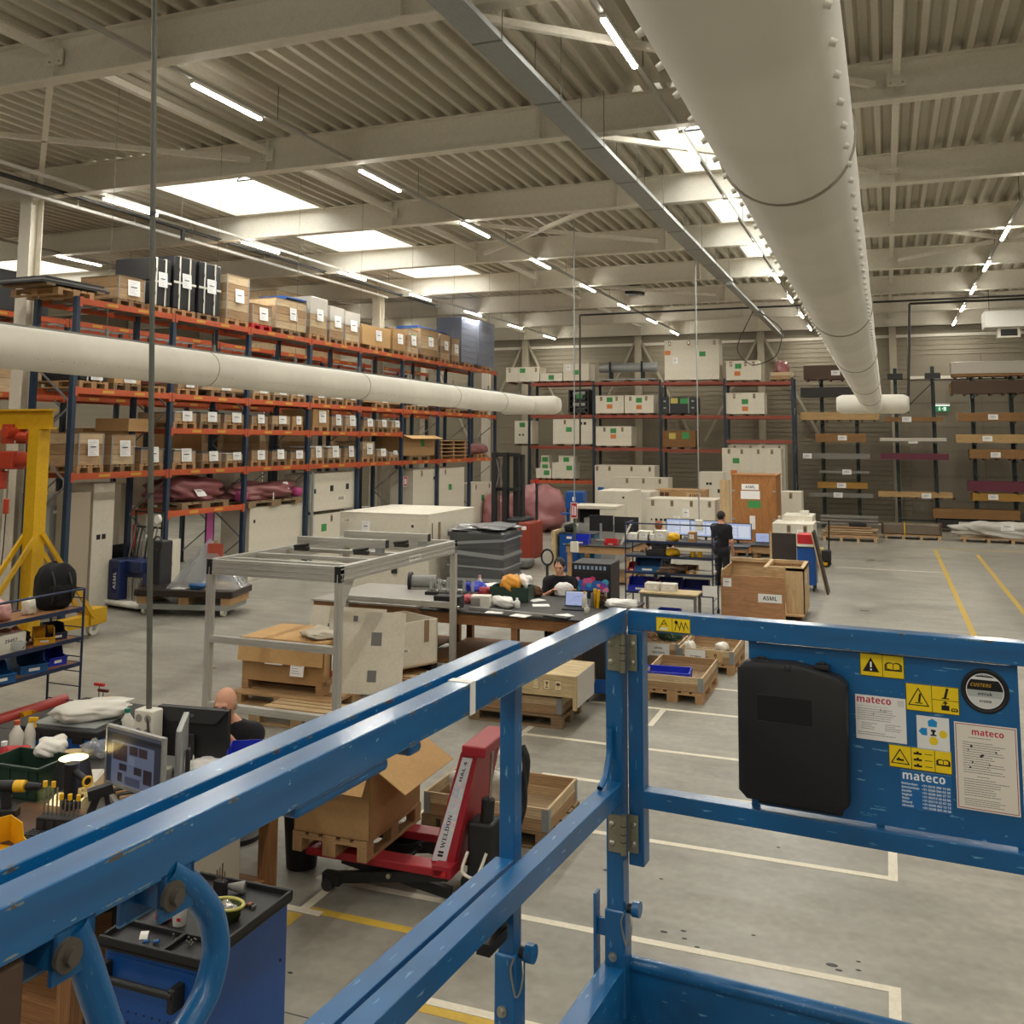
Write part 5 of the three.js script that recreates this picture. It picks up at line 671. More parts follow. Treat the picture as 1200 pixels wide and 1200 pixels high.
// ================================================================== machines and loads at the rack foot
{
  const p = onY(150, 713, 0), t = thing('floor_scrubber', 'navy floor cleaning machine with chrome canisters and hoses by the rack', 'machine', V3(p.x, 0, p.z - 0.2), -0.2);
  part(t, 'bumper', bx(-0.62, 0.62, 0.06, 0.16, -0.4, 0.42, 0.05), M.offwhite); part(t, 'brush_deck', bx(-0.5, 0.5, 0.0, 0.08, -0.3, 0.3), M.black);
  part(t, 'tank', bx(-0.58, -0.1, 0.16, 0.95, -0.35, 0.35, 0.04), mat('navy machine body', 0x1b2a55, 0.4)); part(t, 'tank', bx(-0.1, 0.4, 0.7, 0.95, -0.35, 0.2, 0.04), mat('navy machine body', 0x1b2a55, 0.4));
  const s = sheet(t, 'lettering', 0.5, 0.16, words('ASML', 200, 64, '#1b2a55', '#e9ecf2', 52), -0.22, 0.55, 0.352); s.rotation.z = Math.PI / 2;
  for (const x of [0.05, 0.25]) part(t, 'canister', rod(V3(x, 0.16, 0.15), V3(x, 0.62, 0.15), 0.09, 18), M.steel);
  part(t, 'filter', lump(0.4, 0.3, 0.3, 17, 0.2).translate(0.2, 0.16, 0.05), M.darkgrey);
  part(t, 'frame', mg([bx(-0.5, -0.46, 0.9, 1.9, -0.3, -0.26), bx(0.36, 0.4, 0.9, 1.9, -0.3, -0.26), bx(-0.5, 0.4, 1.86, 1.9, -0.3, -0.26), bx(-0.5, 0.4, 1.55, 1.59, -0.3, -0.26)]), M.pipe);
  for (let i = 0; i < 7; i++) part(t, 'hose', tube([V3(-0.4 + i * 0.12, 1.6, -0.22), V3(-0.38 + i * 0.12, 1.2, -0.12), V3(-0.42 + i * 0.13, 0.9, -0.1)], 0.018, 12, 6), i % 3 ? M.pipe : M.grey);
  part(t, 'gauge', rod(V3(0.3, 1.75, -0.26), V3(0.3, 1.75, -0.2), 0.09, 20), M.paper); part(t, 'steering', mg([new THREE.TorusGeometry(0.14, 0.015, 8, 24).translate(0.62, 1.3, 0)]), M.pipe); part(t, 'console', bx(0.42, 0.72, 0.3, 1.35, -0.3, 0.0, 0.03), M.darkgrey);
  part(t, 'red_tag', bx(-0.5, -0.44, 1.1, 1.6, -0.25, -0.22), M.redBright);
  const b = thing('battery_cart', 'black battery cart with a yellow case and loose cable beside the gantry wheel', 'cart', onY(112, 700, 0).add(V3(0.2, 0, -0.5)));
  part(b, 'base', bx(-0.5, 0.5, 0.05, 0.3, -0.3, 0.3, 0.03), M.black); part(b, 'yellow_case', bx(-0.25, 0.2, 0.35, 0.7, -0.2, 0.25, 0.02), M.yellow); part(b, 'black_bag', lump(0.8, 0.35, 0.5, 5, 0.25).translate(0.05, 0.7, 0), M.blackSoft); part(b, 'cable_coil', mg([new THREE.TorusGeometry(0.16, 0.03, 8, 20).translate(-0.25, 0.45, 0.35), new THREE.TorusGeometry(0.12, 0.03, 8, 20).rotateX(0.6).translate(-0.2, 0.5, 0.36)]), M.grey);
  // tented slab on a dolly
  const q = onY(225, 718, 0), d = thing('tented_load', 'dark slab under a clear film tent on a pallet dolly', 'wrapped load', V3(q.x, 0, q.z), 0.25);
  for (const x of [-0.85, 0.75]) part(d, 'caster', rod(V3(x, 0.1, 0.3), V3(x + 0.06, 0.1, 0.3), 0.1, 16), M.offwhite);
  part(d, 'dolly', bx(-0.9, 0.9, 0.12, 0.22, -0.5, 0.4), M.zinc); part(d, 'bearer', mg([bx(-0.95, -0.75, 0.22, 0.36, -0.5, 0.4), bx(-0.1, 0.1, 0.22, 0.36, -0.5, 0.4), bx(0.75, 0.95, 0.22, 0.36, -0.5, 0.4)]), M.wood);
  part(d, 'slab', bx(-1.0, 1.0, 0.36, 0.5, -0.55, 0.45, 0.03), mat('dark slab', 0x2b221d, 0.35));
  part(d, 'film_tent', new THREE.ConeGeometry(1.05, 0.95, 4, 6, true).rotateY(Math.PI / 4).scale(0.95, 1, 0.5).translate(0.3, 0.98, -0.05), M.film); part(d, 'post', rod(V3(0.42, 0.5, -0.05), V3(0.42, 1.4, -0.05), 0.03, 8), M.wood);
  part(d, 'red_sheet', bx(0.3, 0.62, 1.05, 1.35, 0.06, 0.065), mat('faded red sheet', 0xc25a46, 0.5)); part(d, 'blue_cloth', lump(0.4, 0.12, 0.3, 3, 0.2).translate(0.25, 0.5, 0.2), M.binMid); part(d, 'paper', bx(-0.3, 0, 0.5, 0.506, 0.1, 0.35), M.paper); part(d, 'yellow_part', bx(0.3, 0.8, 0.5, 0.6, -0.1, 0.25), M.wood);
  const bl = onX(243, 650, RX + 0.2); solo('blue_bin', lathe([[0.001, 0], [0.24, 0], [0.3, 0.55], [0.28, 0.55], [0.22, 0.03]], 20), mat('deep blue drum', 0x1a2858, 0.5), 'deep blue round bin standing by the rack upright', 'bin', V3(-13.75, 0, bl.z));
}
{ // very large white box in the aisle
  const a = onY(388, 688, 0), b = onY(500, 693, 0), w = b.x - a.x, t = thing('transport_box', 'very large white box standing in the aisle before the wrapped stack', 'box', V3((a.x + b.x) / 2, 0, b.z - 1.35), 0.02);
  whiteCrate(t, w, 1.68, 2.7, { text: ['>-8', -0.42, 0.9, 0.3], paper: [[-0.2, 0.82], [-0.12, 0.55]], marks: [[0.32, 0.85, 0.06]] });
  part(t, 'yellow_note', bx(-0.36 * w, -0.28 * w, 0.92, 1.02, 1.35, 1.353), mat('yellow note', 0xd8cf6a, 0.7));
  for (const [x, n] of [[0.08, 'clasp']]) part(t, 'side_clasp', bx(w / 2, w / 2 + 0.02, 0.8, 1.5, 0.75, 0.85), mat('brown clasp plate', 0x8d7657, 0.6)); part(t, 'arrow_print', bx(w / 2, w / 2 + 0.003, 0.9, 1.5, 1.15, 1.2), M.rust); for (const y of [0.35, 0.5]) part(t, 'latch', bx(0.1 * w, 0.16 * w, y, y + 0.2, 1.35, 1.38), M.darkgrey);
  const f = thing('wrapped_stack', 'dark goods in clear stretch film stacked on the floor by the reach truck', 'wrapped load', V3(-8.78, 0, -20.95), 0.05);
  part(f, 'stacked_goods', bx(-0.66, 0.66, 0, 1.34, -0.66, 0.66, 0.09), M.greyWrap); for (let i = 0; i < 9; i++) { const g = bar(V3(-0.7, 0, 0), V3(0.7, 0, 0), 1.36, 0.035 + 0.03 * (i % 3)); g.scale(0.97, 1, 0.995).rotateZ(0.04 * ((i * 7) % 5 - 2)).translate(0, 0.12 + i * 0.14, 0); part(f, 'film_fold', g, i % 2 ? mat('creased grey film', 0x8e9092, 0.25) : M.greyWrap); }
  part(f, 'film_top', lump(1.2, 0.12, 1.2, 222, 0.35, 30).translate(0, 1.33, 0), mat('creased grey film', 0x8e9092, 0.25)); 
}
{ // reach truck
  const t = thing('reach_truck', 'black and orange red reach truck with a tall mast by the long rack end', 'forklift', V3(-9.75, 0, -24.9), 0);
  for (const x of [-0.42, -0.08]) part(t, 'mast_rail', bx(x - 0.06, x + 0.06, 0.05, 3.05, -0.1, 0.1), M.black); for (const x of [0.12, 0.3]) part(t, 'mast_rail', bx(x - 0.05, x + 0.05, 0.05, 3.0, -0.35, -0.15), M.black);
  for (const y of [0.4, 2.0, 2.95]) part(t, 'mast_cross', bx(-0.45, 0.32, y, y + 0.09, -0.08, 0.02), M.black); part(t, 'mast_brace', mg([bar(V3(-0.36, 2.1, 0.05), V3(-0.14, 2.9, 0.05), 0.03, 0.03), bar(V3(-0.14, 2.1, 0.05), V3(-0.36, 2.9, 0.05), 0.03, 0.03)]), M.grey); part(t, 'chain', mg([bx(-0.3, -0.26, 0.4, 2.9, 0, 0.02), bx(-0.2, -0.17, 0.4, 2.9, 0, 0.02)]), M.rust);
  part(t, 'cabin', bx(0.05, 0.55, 0.12, 1.3, -0.6, 0.35, 0.08), M.black); part(t, 'counterweight', bx(0.42, 0.8, 0.2, 1.2, -0.6, 0.4, 0.05), mat('orange red truck body', 0x8f3826, 0.45)); sheet(t, 'name_plate', 0.14, 0.1, M.paper, 0.6, 1.05, 0.405); part(t, 'roof_post', bx(0.62, 0.68, 1.2, 2.2, -0.5, -0.44), M.black); part(t, 'beacon', rod(V3(0.65, 2.2, -0.47), V3(0.65, 2.32, -0.47), 0.06, 12), M.redBright);
  part(t, 'straddle_leg', bx(0.05, 0.85, 0.04, 0.26, 0.2, 0.75, 0.06), M.grey); part(t, 'wheel', rod(V3(0.3, 0.1, 0.72), V3(0.4, 0.1, 0.72), 0.1, 16), M.black); for (const x of [-0.35, -0.1]) part(t, 'fork', bx(x - 0.05, x + 0.05, 0.05, 0.09, 0.1, 1.1), M.pipe);
}
{ // pink tarpaulin load, blue signal cart and yellow trolley in the far corner
  const a = onZ(607, 610, -33.5), t = thing('tarp_load', 'tall machine under a dusty pink film cover behind the reach truck', 'wrapped load', V3(-12.3, 0, -34.5)); part(t, 'film_cover', lump(2.0, 1.62, 1.5, 44, 0.16, 30), M.pink); part(t, 'film_cover', lump(1.5, 1.3, 1.2, 48, 0.16, 26).translate(-1.4, 0, 0.1), M.pink);
  const c = thing('bin_stand', 'blue steel frame with a blue bin and white badge by the corner rack', 'frame', onY(680, 640, 0)); part(c, 'bin', bx(-0.45, 0.15, 1.2, 1.75, -0.3, 0.2, 0.04), M.cart); part(c, 'badge', bx(-0.2, -0.1, 1.45, 1.58, 0.2, 0.205), M.paper); part(c, 'post', bx(0.6, 0.75, 0, 1.9, -0.2, 0), M.cart); part(c, 'post', bx(-0.5, -0.42, 0, 1.2, -0.2, -0.12), M.cart); part(c, 'shelf', bx(-0.6, 0.75, 1.0, 1.05, -0.4, 0.2), M.cart); part(c, 'shelf', bx(-0.5, 0.75, 0.3, 0.34, -0.4, 0.2), M.cart);
  const m = thing('hand_trolley', 'low metal trolley with a white handle beside the pink covered load', 'trolley', onY(633, 612, 0)); part(m, 'deck', bx(-0.4, 0.4, 0.15, 0.2, -0.6, 0.6), M.offwhite); part(m, 'handle', mg([rod(V3(-0.3, 0.2, -0.55), V3(-0.3, 0.95, -0.6), 0.02, 8), rod(V3(0.3, 0.2, -0.55), V3(0.3, 0.95, -0.6), 0.02, 8), rod(V3(-0.3, 0.95, -0.6), V3(0.3, 0.95, -0.6), 0.02, 8)]), M.offwhite); for (const x of [-0.3, 0.3]) part(m, 'wheel', rod(V3(x, 0.08, 0.4), V3(x + 0.05, 0.08, 0.4), 0.08, 14), M.black);
}
// ================================================================== aluminium profile frame
{
  const X = [-7.77, -5.96], Zf = -9.85, Zb = -13.02, h = 1.93, t = thing('aluminium_stand', 'large aluminium profile frame standing over cartons and white boards', 'frame', V3(X[0], 0, Zf)), w = X[1] - X[0], L = Zb - Zf;
  const prof = (name, a, b, ww, hh, grooves = true) => { const o = part(t, name, bar(a, b, ww, hh), M.alu); if (grooves) { const d = b.clone().sub(a), side = Math.abs(d.y) > 0.5 ? 'y' : Math.abs(d.x) > Math.abs(d.z) ? 'x' : 'z'; const n = Math.max(1, Math.round(hh / 0.07)); const c = a.clone().add(b).multiplyScalar(0.5), len = d.length(); const g = []; for (let i = 0; i < n; i++) { const off = -hh / 2 + hh * (i + 0.5) / n; if (side === 'x') { g.push(bx(c.x - len / 2, c.x + len / 2, c.y + off - 0.006, c.y + off + 0.006, c.z + ww / 2, c.z + ww / 2 + 0.006)); } else if (side === 'z') { for (const s of [1]) g.push(bx(c.x + ww / 2, c.x + ww / 2 + 0.006, c.y + off - 0.006, c.y + off + 0.006, c.z - len / 2, c.z + len / 2)); } else { g.push(bx(c.x - 0.006, c.x + 0.006, c.y - len / 2, c.y + len / 2, c.z + 0.04, c.z + 0.046), bx(c.x + 0.04, c.x + 0.046, c.y - len / 2, c.y + len / 2, c.z - 0.006, c.z + 0.006)); break; } } if (side !== 'y' ) g.push(side === 'x' ? bx(c.x - len / 2, c.x + len / 2, c.y + hh / 2, c.y + hh / 2 + 0.001, c.z - 0.006, c.z + 0.006) : bx(c.x - 0.006, c.x + 0.006, c.y + hh / 2, c.y + hh / 2 + 0.001, c.z - len / 2, c.z + len / 2)); g.forEach((q) => part(o, 'profile_rib', q, M.aluDark)); } return o; };
  for (const x of [0, w]) for (const z of [0, L]) { prof('post', V3(x, 0, z), V3(x, h - 0.09, z), 0.08, 0.08); part(t, 'foot', bx(x - 0.06, x + 0.06, 0, 0.02, z - 0.06, z + 0.06), M.black); }
  for (const z of [0, L]) prof('top_beam', V3(0.04, h - 0.09, z), V3(w - 0.04, h - 0.09, z), 0.08, 0.18);
  for (const x of [0, w]) prof('top_beam', V3(x, h - 0.09, 0.04), V3(x, h - 0.09, L - 0.04), 0.08, 0.18);
  for (const x of [0, w]) part(t, 'end_cap', bx(x - 0.041, x + 0.041, h - 0.18, h + 0.001, -0.041 + 0.08, 0.044 + 0.0), M.black); for (const x of [0, w]) for (const z of [0, L]) part(t, 'corner_block', bx(x - 0.04, x + 0.04, h - 0.18, h, z - 0.04, z + 0.04), M.black);
  prof('cross_bar', V3(0.04, 0.98, 0), V3(w - 0.04, 0.98, 0), 0.08, 0.08); prof('cross_bar', V3(0.04, 1.0, L), V3(w - 0.04, 1.0, L), 0.08, 0.08); prof('low_bar', V3(0.04, 0.2, 0), V3(w - 0.04, 0.2, 0), 0.08, 0.08); prof('low_bar', V3(0.04, 0.12, L), V3(w - 0.04, 0.12, L), 0.08, 0.08);
  for (const z of [-0.35, -0.9, -1.6]) prof('inner_bar', V3(0.04, h - 0.04, z), V3(w - 0.04, h - 0.04, z), 0.08, 0.05);
  for (const [z, x0, x1] of [[-1.35, 0.35, w - 0.12], [-2.3, 0.5, w + 0.02]]) { prof('upper_bar', V3(x0, h + 0.12, z), V3(x1, h + 0.12, z), 0.08, 0.1); part(t, 'end_cap', bx(x1, x1 + 0.008, h + 0.07, h + 0.17, z - 0.04, z + 0.04), M.black); for (const x of [x0 + 0.1, x1 - 0.1]) part(t, 'bracket', bx(x - 0.05, x + 0.05, h, h + 0.07, z - 0.04, z + 0.04), M.zinc); }
  for (const [x, z] of [[0.5, -1.2], [w - 0.35, -1.1], [w - 0.3, -2.1]]) part(t, 'clamp', mg([bx(x - 0.1, x + 0.1, h, h + 0.05, z - 0.03, z + 0.03), rod(V3(x - 0.12, h + 0.05, z), V3(x + 0.1, h + 0.08, z), 0.02, 8)]), M.pipe);
  part(t, 'gusset', prism([[0, 0], [0.3, 0], [0, -0.38]], 0.01).rotateY(Math.PI / 2).translate(w - 0.005, h - 0.18, -0.04), M.alu);
  sheet(t, 'name_strip', 0.34, 0.07, words('PE-HAF-0012', 220, 44, '#dcdad4', '#3b3b3b', 30), w + 0.042, h - 0.1, -1.85, Math.PI / 2);
}
// ================================================================== cartons and boards under the frame
{
  const P0 = V3(-7.35, 0, -11.2);
  pallet('large pallet under the taped carton inside the profile frame', V3(-7.3, 0, -11.3), 0.02, null, M.wood).scale.set(1.25, 1, 1.6);
  pallet('pallet with loose timber in the profile frame beside the carton', V3(-6.6, 0, -10.35), 0.02, null, M.wood2).scale.set(1.1, 0.9, 0.9);
  pallet('pallet under the open white crate in the profile frame', V3(-6.55, 0, -12.45), 0.03, null, M.wood);
  const t = thing('lidded_carton', 'brown cardboard box with a loose lid and three paper sheets in the profile frame', 'carton', V3(-7.42, 0.144, -11.35), 0.02), w = 1.22, d = 0.95;
  part(t, 'skid', mg([bx(-w / 2, -w / 2 + 0.1, 0, 0.11, -d / 2, d / 2), bx(w / 2 - 0.1, w / 2, 0, 0.11, -d / 2, d / 2)]), M.wood); part(t, 'body', bx(-w / 2, w / 2, 0.11, 0.62, -d / 2, d / 2, 0.006), M.card); part(t, 'lid_top', bx(-w / 2 - 0.02, w / 2 + 0.02, 0.62, 0.66, -d / 2 - 0.02, d / 2 + 0.02, 0.01), M.cardLight);
  const fl = part(t, 'lid_flap', bx(-w / 2 - 0.03, w / 2 + 0.03, -0.3, 0, 0, 0.008), M.cardLight); fl.position.set(0, 0.66, d / 2 + 0.02); fl.rotation.x = -0.16;
  part(t, 'end_frame', mg([bx(w / 2, w / 2 + 0.02, 0.11, 0.17, -d / 2, d / 2), bx(w / 2, w / 2 + 0.02, 0.52, 0.58, -d / 2, d / 2), bx(w / 2, w / 2 + 0.02, 0.11, 0.58, -d / 2, -d / 2 + 0.07), bx(w / 2, w / 2 + 0.02, 0.11, 0.58, d / 2 - 0.07, d / 2)]), M.ply);
  [[-0.4, 0.5, 0.28, 0.24], [-0.08, 0.47, 0.27, 0.24], [0.28, 0.4, 0.2, 0.34]].forEach(([x, y, ww, hh], i) => { const s = sheet(t, 'paper_sheet', ww, hh, i === 1 ? words('ONDERDELEN|NIET WEGGOOIEN|KIST', 200, 180, '#ecebe8', '#2b2b30', 22) : M.print, x, y, d / 2 + 0.058 + 0.16 * (0.46 - y), 0, -0.16); }); sheet(t, 'paper_sheet', 0.2, 0.28, M.print, w / 2 + 0.024, 0.42, 0.2, Math.PI / 2); part(t, 'red_mark', bx(w / 2 + 0.021, w / 2 + 0.023, 0.2, 0.32, 0.1, 0.3), M.redBright);
  part(t, 'crumpled_film', lump(0.5, 0.1, 0.5, 9, 0.3, 18).translate(w / 2 - 0.2, 0.66, 0.1), mat('crumpled pale film', 0xcfc6b2, 0.5));
  // tall white board leaning, and the open white crate
  const b = thing('white_board', 'large white coated board leaning between the carton and the open crate', 'board', V3(-6.3, 0.14, -11.2), 0.25); const bb = part(b, 'sheet', bx(-0.6, 0.42, 0, 1.02, -0.01, 0.01), M.plyWhite); bb.rotation.x = -0.22; for (const [x, y, s] of [[0.05, 0.68, 0.14], [0.02, 0.22, 0.12], [-0.25, 0.93, 0.06]]) { const q = part(b, 'label_patch', bx(x - s / 2, x + s / 2, y - s * 0.6, y + s * 0.6, 0.01, 0.013), M.grey); q.rotation.x = -0.22; }
  const b2 = thing('white_board', 'second white board with a grey patch lying against the carton rear', 'board', V3(-7.4, 0.14, -12.3), 0.05); const bs = part(b2, 'sheet', bx(-0.6, 0.6, 0, 0.85, -0.01, 0.01), M.plyWhite); bs.rotation.x = -0.3; const bp = part(b2, 'label_patch', bx(-0.3, -0.16, 0.5, 0.6, 0.01, 0.013), M.grey); bp.rotation.x = -0.3;
  const c = thing('open_crate', 'open white plywood crate with rim boards and a company name on its face', 'crate', V3(-6.62, 0.144, -12.45), 1.1); const cw = 0.95, ch = 0.62, cd = 0.8;
  part(c, 'skid', mg([bx(-cw / 2, -cw / 2 + 0.1, 0, 0.1, -cd / 2, cd / 2), bx(cw / 2 - 0.1, cw / 2, 0, 0.1, -cd / 2, cd / 2)]), M.black);
  for (const [x0, x1, z0, z1] of [[-cw / 2, cw / 2, cd / 2 - 0.02, cd / 2], [-cw / 2, cw / 2, -cd / 2, -cd / 2 + 0.02], [-cw / 2, -cw / 2 + 0.02, -cd / 2, cd / 2], [cw / 2 - 0.02, cw / 2, -cd / 2, cd / 2]]) part(c, 'wall', bx(x0, x1, 0.1, 0.1 + ch, z0, z1), M.plyWhite); part(c, 'bottom', bx(-cw / 2, cw / 2, 0.1, 0.13, -cd / 2, cd / 2), M.plyPale);
  for (const [x0, x1, z0, z1] of [[-cw / 2, cw / 2, cd / 2 - 0.06, cd / 2 - 0.02], [-cw / 2, cw / 2, -cd / 2 + 0.02, -cd / 2 + 0.06]]) part(c, 'rim_board', bx(x0 + 0.02, x1 - 0.02, ch + 0.02, ch + 0.09, z0, z1), M.wood); part(c, 'clasp_plate', bx(0.24, 0.32, ch - 0.2, ch + 0.1, cd / 2, cd / 2 + 0.008), mat('brown clasp plate', 0x8d7657, 0.6)); sheet(c, 'lettering', 0.2, 0.06, words('ASML', 200, 60, '#dcd5c3', '#2a3350', 48), -0.1, 0.34, cd / 2 + 0.003); for (const x of [-0.36, -0.26]) part(c, 'handling_mark', bx(x, x + 0.05, ch - 0.03, ch + 0.02, cd / 2, cd / 2 + 0.003), M.black);
  for (let i = 0; i < 4; i++) solo('timber_board', bx(-0.7, 0.7, 0, 0.04, -0.07, 0.07), WB[i % 3], 'loose pale timber board lying beside the open white crate, layer ' + ['one', 'two', 'three', 'four'][i], 'board', V3(-5.55 - 0.02 * i, 0.001 + 0.041 * i, -12.3 + 0.05 * i), 0.08 - 0.04 * i, 'loose timber boards');
}
// ================================================================== pallet boxes on the floor marking
function collarBox(name, label, pos, turn, w, d, n, o = {}) {     // open box of hinged timber collars, w along local x
  const t = thing(name, label, 'crate', pos, turn), b = 0.195;
  for (let i = 0; i < n; i++) for (const [x0, x1, z0, z1] of [[-w / 2, w / 2, d / 2 - 0.02, d / 2], [-w / 2, w / 2, -d / 2, -d / 2 + 0.02], [-w / 2, -w / 2 + 0.02, -d / 2 + 0.02, d / 2 - 0.02], [w / 2 - 0.02, w / 2, -d / 2 + 0.02, d / 2 - 0.02]]) for (const [ya, yb] of [[0.004, 0.096], [0.1, 0.192]]) part(t, 'board', bx(x0, x1, i * b + ya, i * b + yb, z0, z1), WB[(i + (ya > 0.05 ? 1 : 0) + (z1 > 0 ? 1 : 0)) % 3]);
  for (const sx of [-1, 1]) for (const sz of [-1, 1]) part(t, 'corner_hinge', mg([bx(sx * (w / 2 - 0.03) - 0.03, sx * (w / 2 - 0.03) + 0.03, 0.01, n * b - 0.01, sz * d / 2 - 0.002, sz * d / 2 + 0.004), bx(sx * w / 2 - 0.002, sx * w / 2 + 0.004, 0.01, n * b - 0.01, sz * (d / 2 - 0.03) - 0.03, sz * (d / 2 - 0.03) + 0.03)]), M.metalCorner);
  part(t, 'bottom', bx(-w / 2 + 0.02, w / 2 - 0.02, 0, 0.012, -d / 2 + 0.02, d / 2 - 0.02), M.woodGrey);
  return t;
}
{
  pallet('pallet under the timber collar box with a blue crate on the floor marking', V3(-2.72, 0, -13.45), Math.PI / 2, null, M.wood);
  collarBox('collar_box', 'timber collar box with a blue crate inside on the floor marking', V3(-2.72, 0.144, -13.45), 0, 0.8, 1.2, 1); solo('blue_crate', mg([bx(-0.3, 0.3, 0, 0.02, -0.2, 0.2), bx(-0.3, 0.3, 0, 0.2, 0.18, 0.2), bx(-0.3, 0.3, 0, 0.2, -0.2, -0.18), bx(-0.3, -0.28, 0, 0.2, -0.2, 0.2), bx(0.28, 0.3, 0, 0.2, -0.2, 0.2)]), M.binBlue, 'royal blue plastic crate lying in the timber collar box', 'crate', V3(-2.82, 0.157, -13.1), 0.1);
  pallet('pallet under the wide open collar box with a printed sheet', V3(-2.58, 0, -15.2), Math.PI / 2, null, M.wood); const c2 = collarBox('collar_box', 'wide open timber collar box with a printed sheet on its front', V3(-2.58, 0.144, -15.2), 0, 0.8, 1.2, 1); sheet(c2, 'paper_sheet', 0.3, 0.2, words('| 217904|', 200, 140, '#e6e5e2', '#2b2b30', 34), -0.16, 0.08, 0.608); sheet(c2, 'stencil', 0.2, 0.14, words('R|J', 80, 80, '#c2a070', '#33261a', 34), 0.14, 0.1, 0.606); part(c2, 'bag', lump(0.16, 0.22, 0.16, 2, 0.25, 12).translate(-0.3, 0.01, 0.3), M.offwhite); part(c2, 'bag', lump(0.2, 0.12, 0.2, 4, 0.25, 12).translate(0.1, 0.012, -0.3), M.offwhite);
  pallet('pallet under the collar box full of tangled brass strips', V3(-3.42, 0, -15.4), Math.PI / 2, null, M.woodGrey); const c3 = collarBox('collar_box', 'timber collar box full of tangled brass strips beside the printed one', V3(-3.42, 0.144, -15.4), 0, 0.8, 1.15, 1); sheet(c3, 'paper_sheet', 0.34, 0.2, words('AFVAL|MESSING', 200, 120, '#e6e5e2', '#2b2b30', 26), 0.08, 0.08, 0.578); part(c3, 'green_bag', lump(0.34, 0.2, 0.24, 6, 0.25, 14).translate(0.2, 0.2, 0.35), mat('dark green bag', 0x12483a, 0.5));
  const sw = []; const r = rng(12); for (let i = 0; i < 150; i++) { const a = V3(-0.33 + 0.66 * r(), 0.08 + 0.2 * r(), -0.5 + r()); sw.push(tube([a, a.clone().add(V3(0.14 * (r() - 0.5), 0.08 * r(), 0.14 * (r() - 0.5))), a.clone().add(V3(0.34 * (r() - 0.5), 0.05 * (r() - 0.3), 0.3 * (r() - 0.5)))], 0.006, 6, 4)); }
  const s = solo('brass_strips', mg(sw), mat('brass strip', 0x8a6a4a, 0.35, { metalness: 0.6 }), 'heap of tangled thin brass strips in the collar box', 'scrap', V3(-3.42, 0.157, -15.4)); s.userData.kind = 'stuff';
  // crate with a pale plywood box on top
  pallet('pallet under the pale plywood box beside the scissor lift post', V3(-4.28, 0, -11.55), 0.01, null, M.woodGrey); collarBox('collar_box', 'low timber collar under the pale plywood box', V3(-4.3, 0.144, -11.6), 0.01, 1.18, 0.78, 1);
  const p = thing('plywood_box', 'pale plywood box with printed handling marks lying on the timber collar', 'box', V3(-4.1, 0.34, -11.58), 0.01); part(p, 'body', bx(-0.62, 0.6, 0.04, 0.29, -0.36, 0.46, 0.004), M.plyPale); part(p, 'end_board', bx(0.56, 0.6, -0.1, 0.04, 0.4, 0.46), M.plyPale); part(p, 'film_wrap', bx(0.6, 0.606, -0.08, 0.29, -0.3, 0.4), mat('white film print', 0xd9d6d0, 0.3)); [['', 0.1], ['', 0.24], ['', 0.38]].forEach(([q, x], i) => sheet(p, 'handling_mark', 0.1, 0.13, handling(i), x, 0.17, 0.462));
}
function handling(i) { return (mats['handling' + i] ??= (() => { const m = new THREE.MeshStandardMaterial({ roughness: 0.8, map: canvasTex(80, 100, (c) => { c.fillStyle = '#e2cfa6'; c.fillRect(0, 0, 80, 100); c.strokeStyle = '#2c2620'; c.fillStyle = '#2c2620'; c.lineWidth = 4; c.strokeRect(6, 6, 68, 88); if (i === 0) { c.setLineDash([5, 5]); c.strokeRect(20, 22, 40, 50); } else if (i === 1) { c.beginPath(); c.moveTo(24, 26); c.lineTo(56, 26); c.lineTo(40, 52); c.fill(); c.fillRect(37, 50, 6, 24); c.fillRect(26, 74, 28, 5); } else { c.beginPath(); c.arc(40, 50, 22, Math.PI, 0); c.fill(); c.fillRect(38, 48, 4, 28); } }) }); m.name = 'handling mark ' + i; return m; })()); }
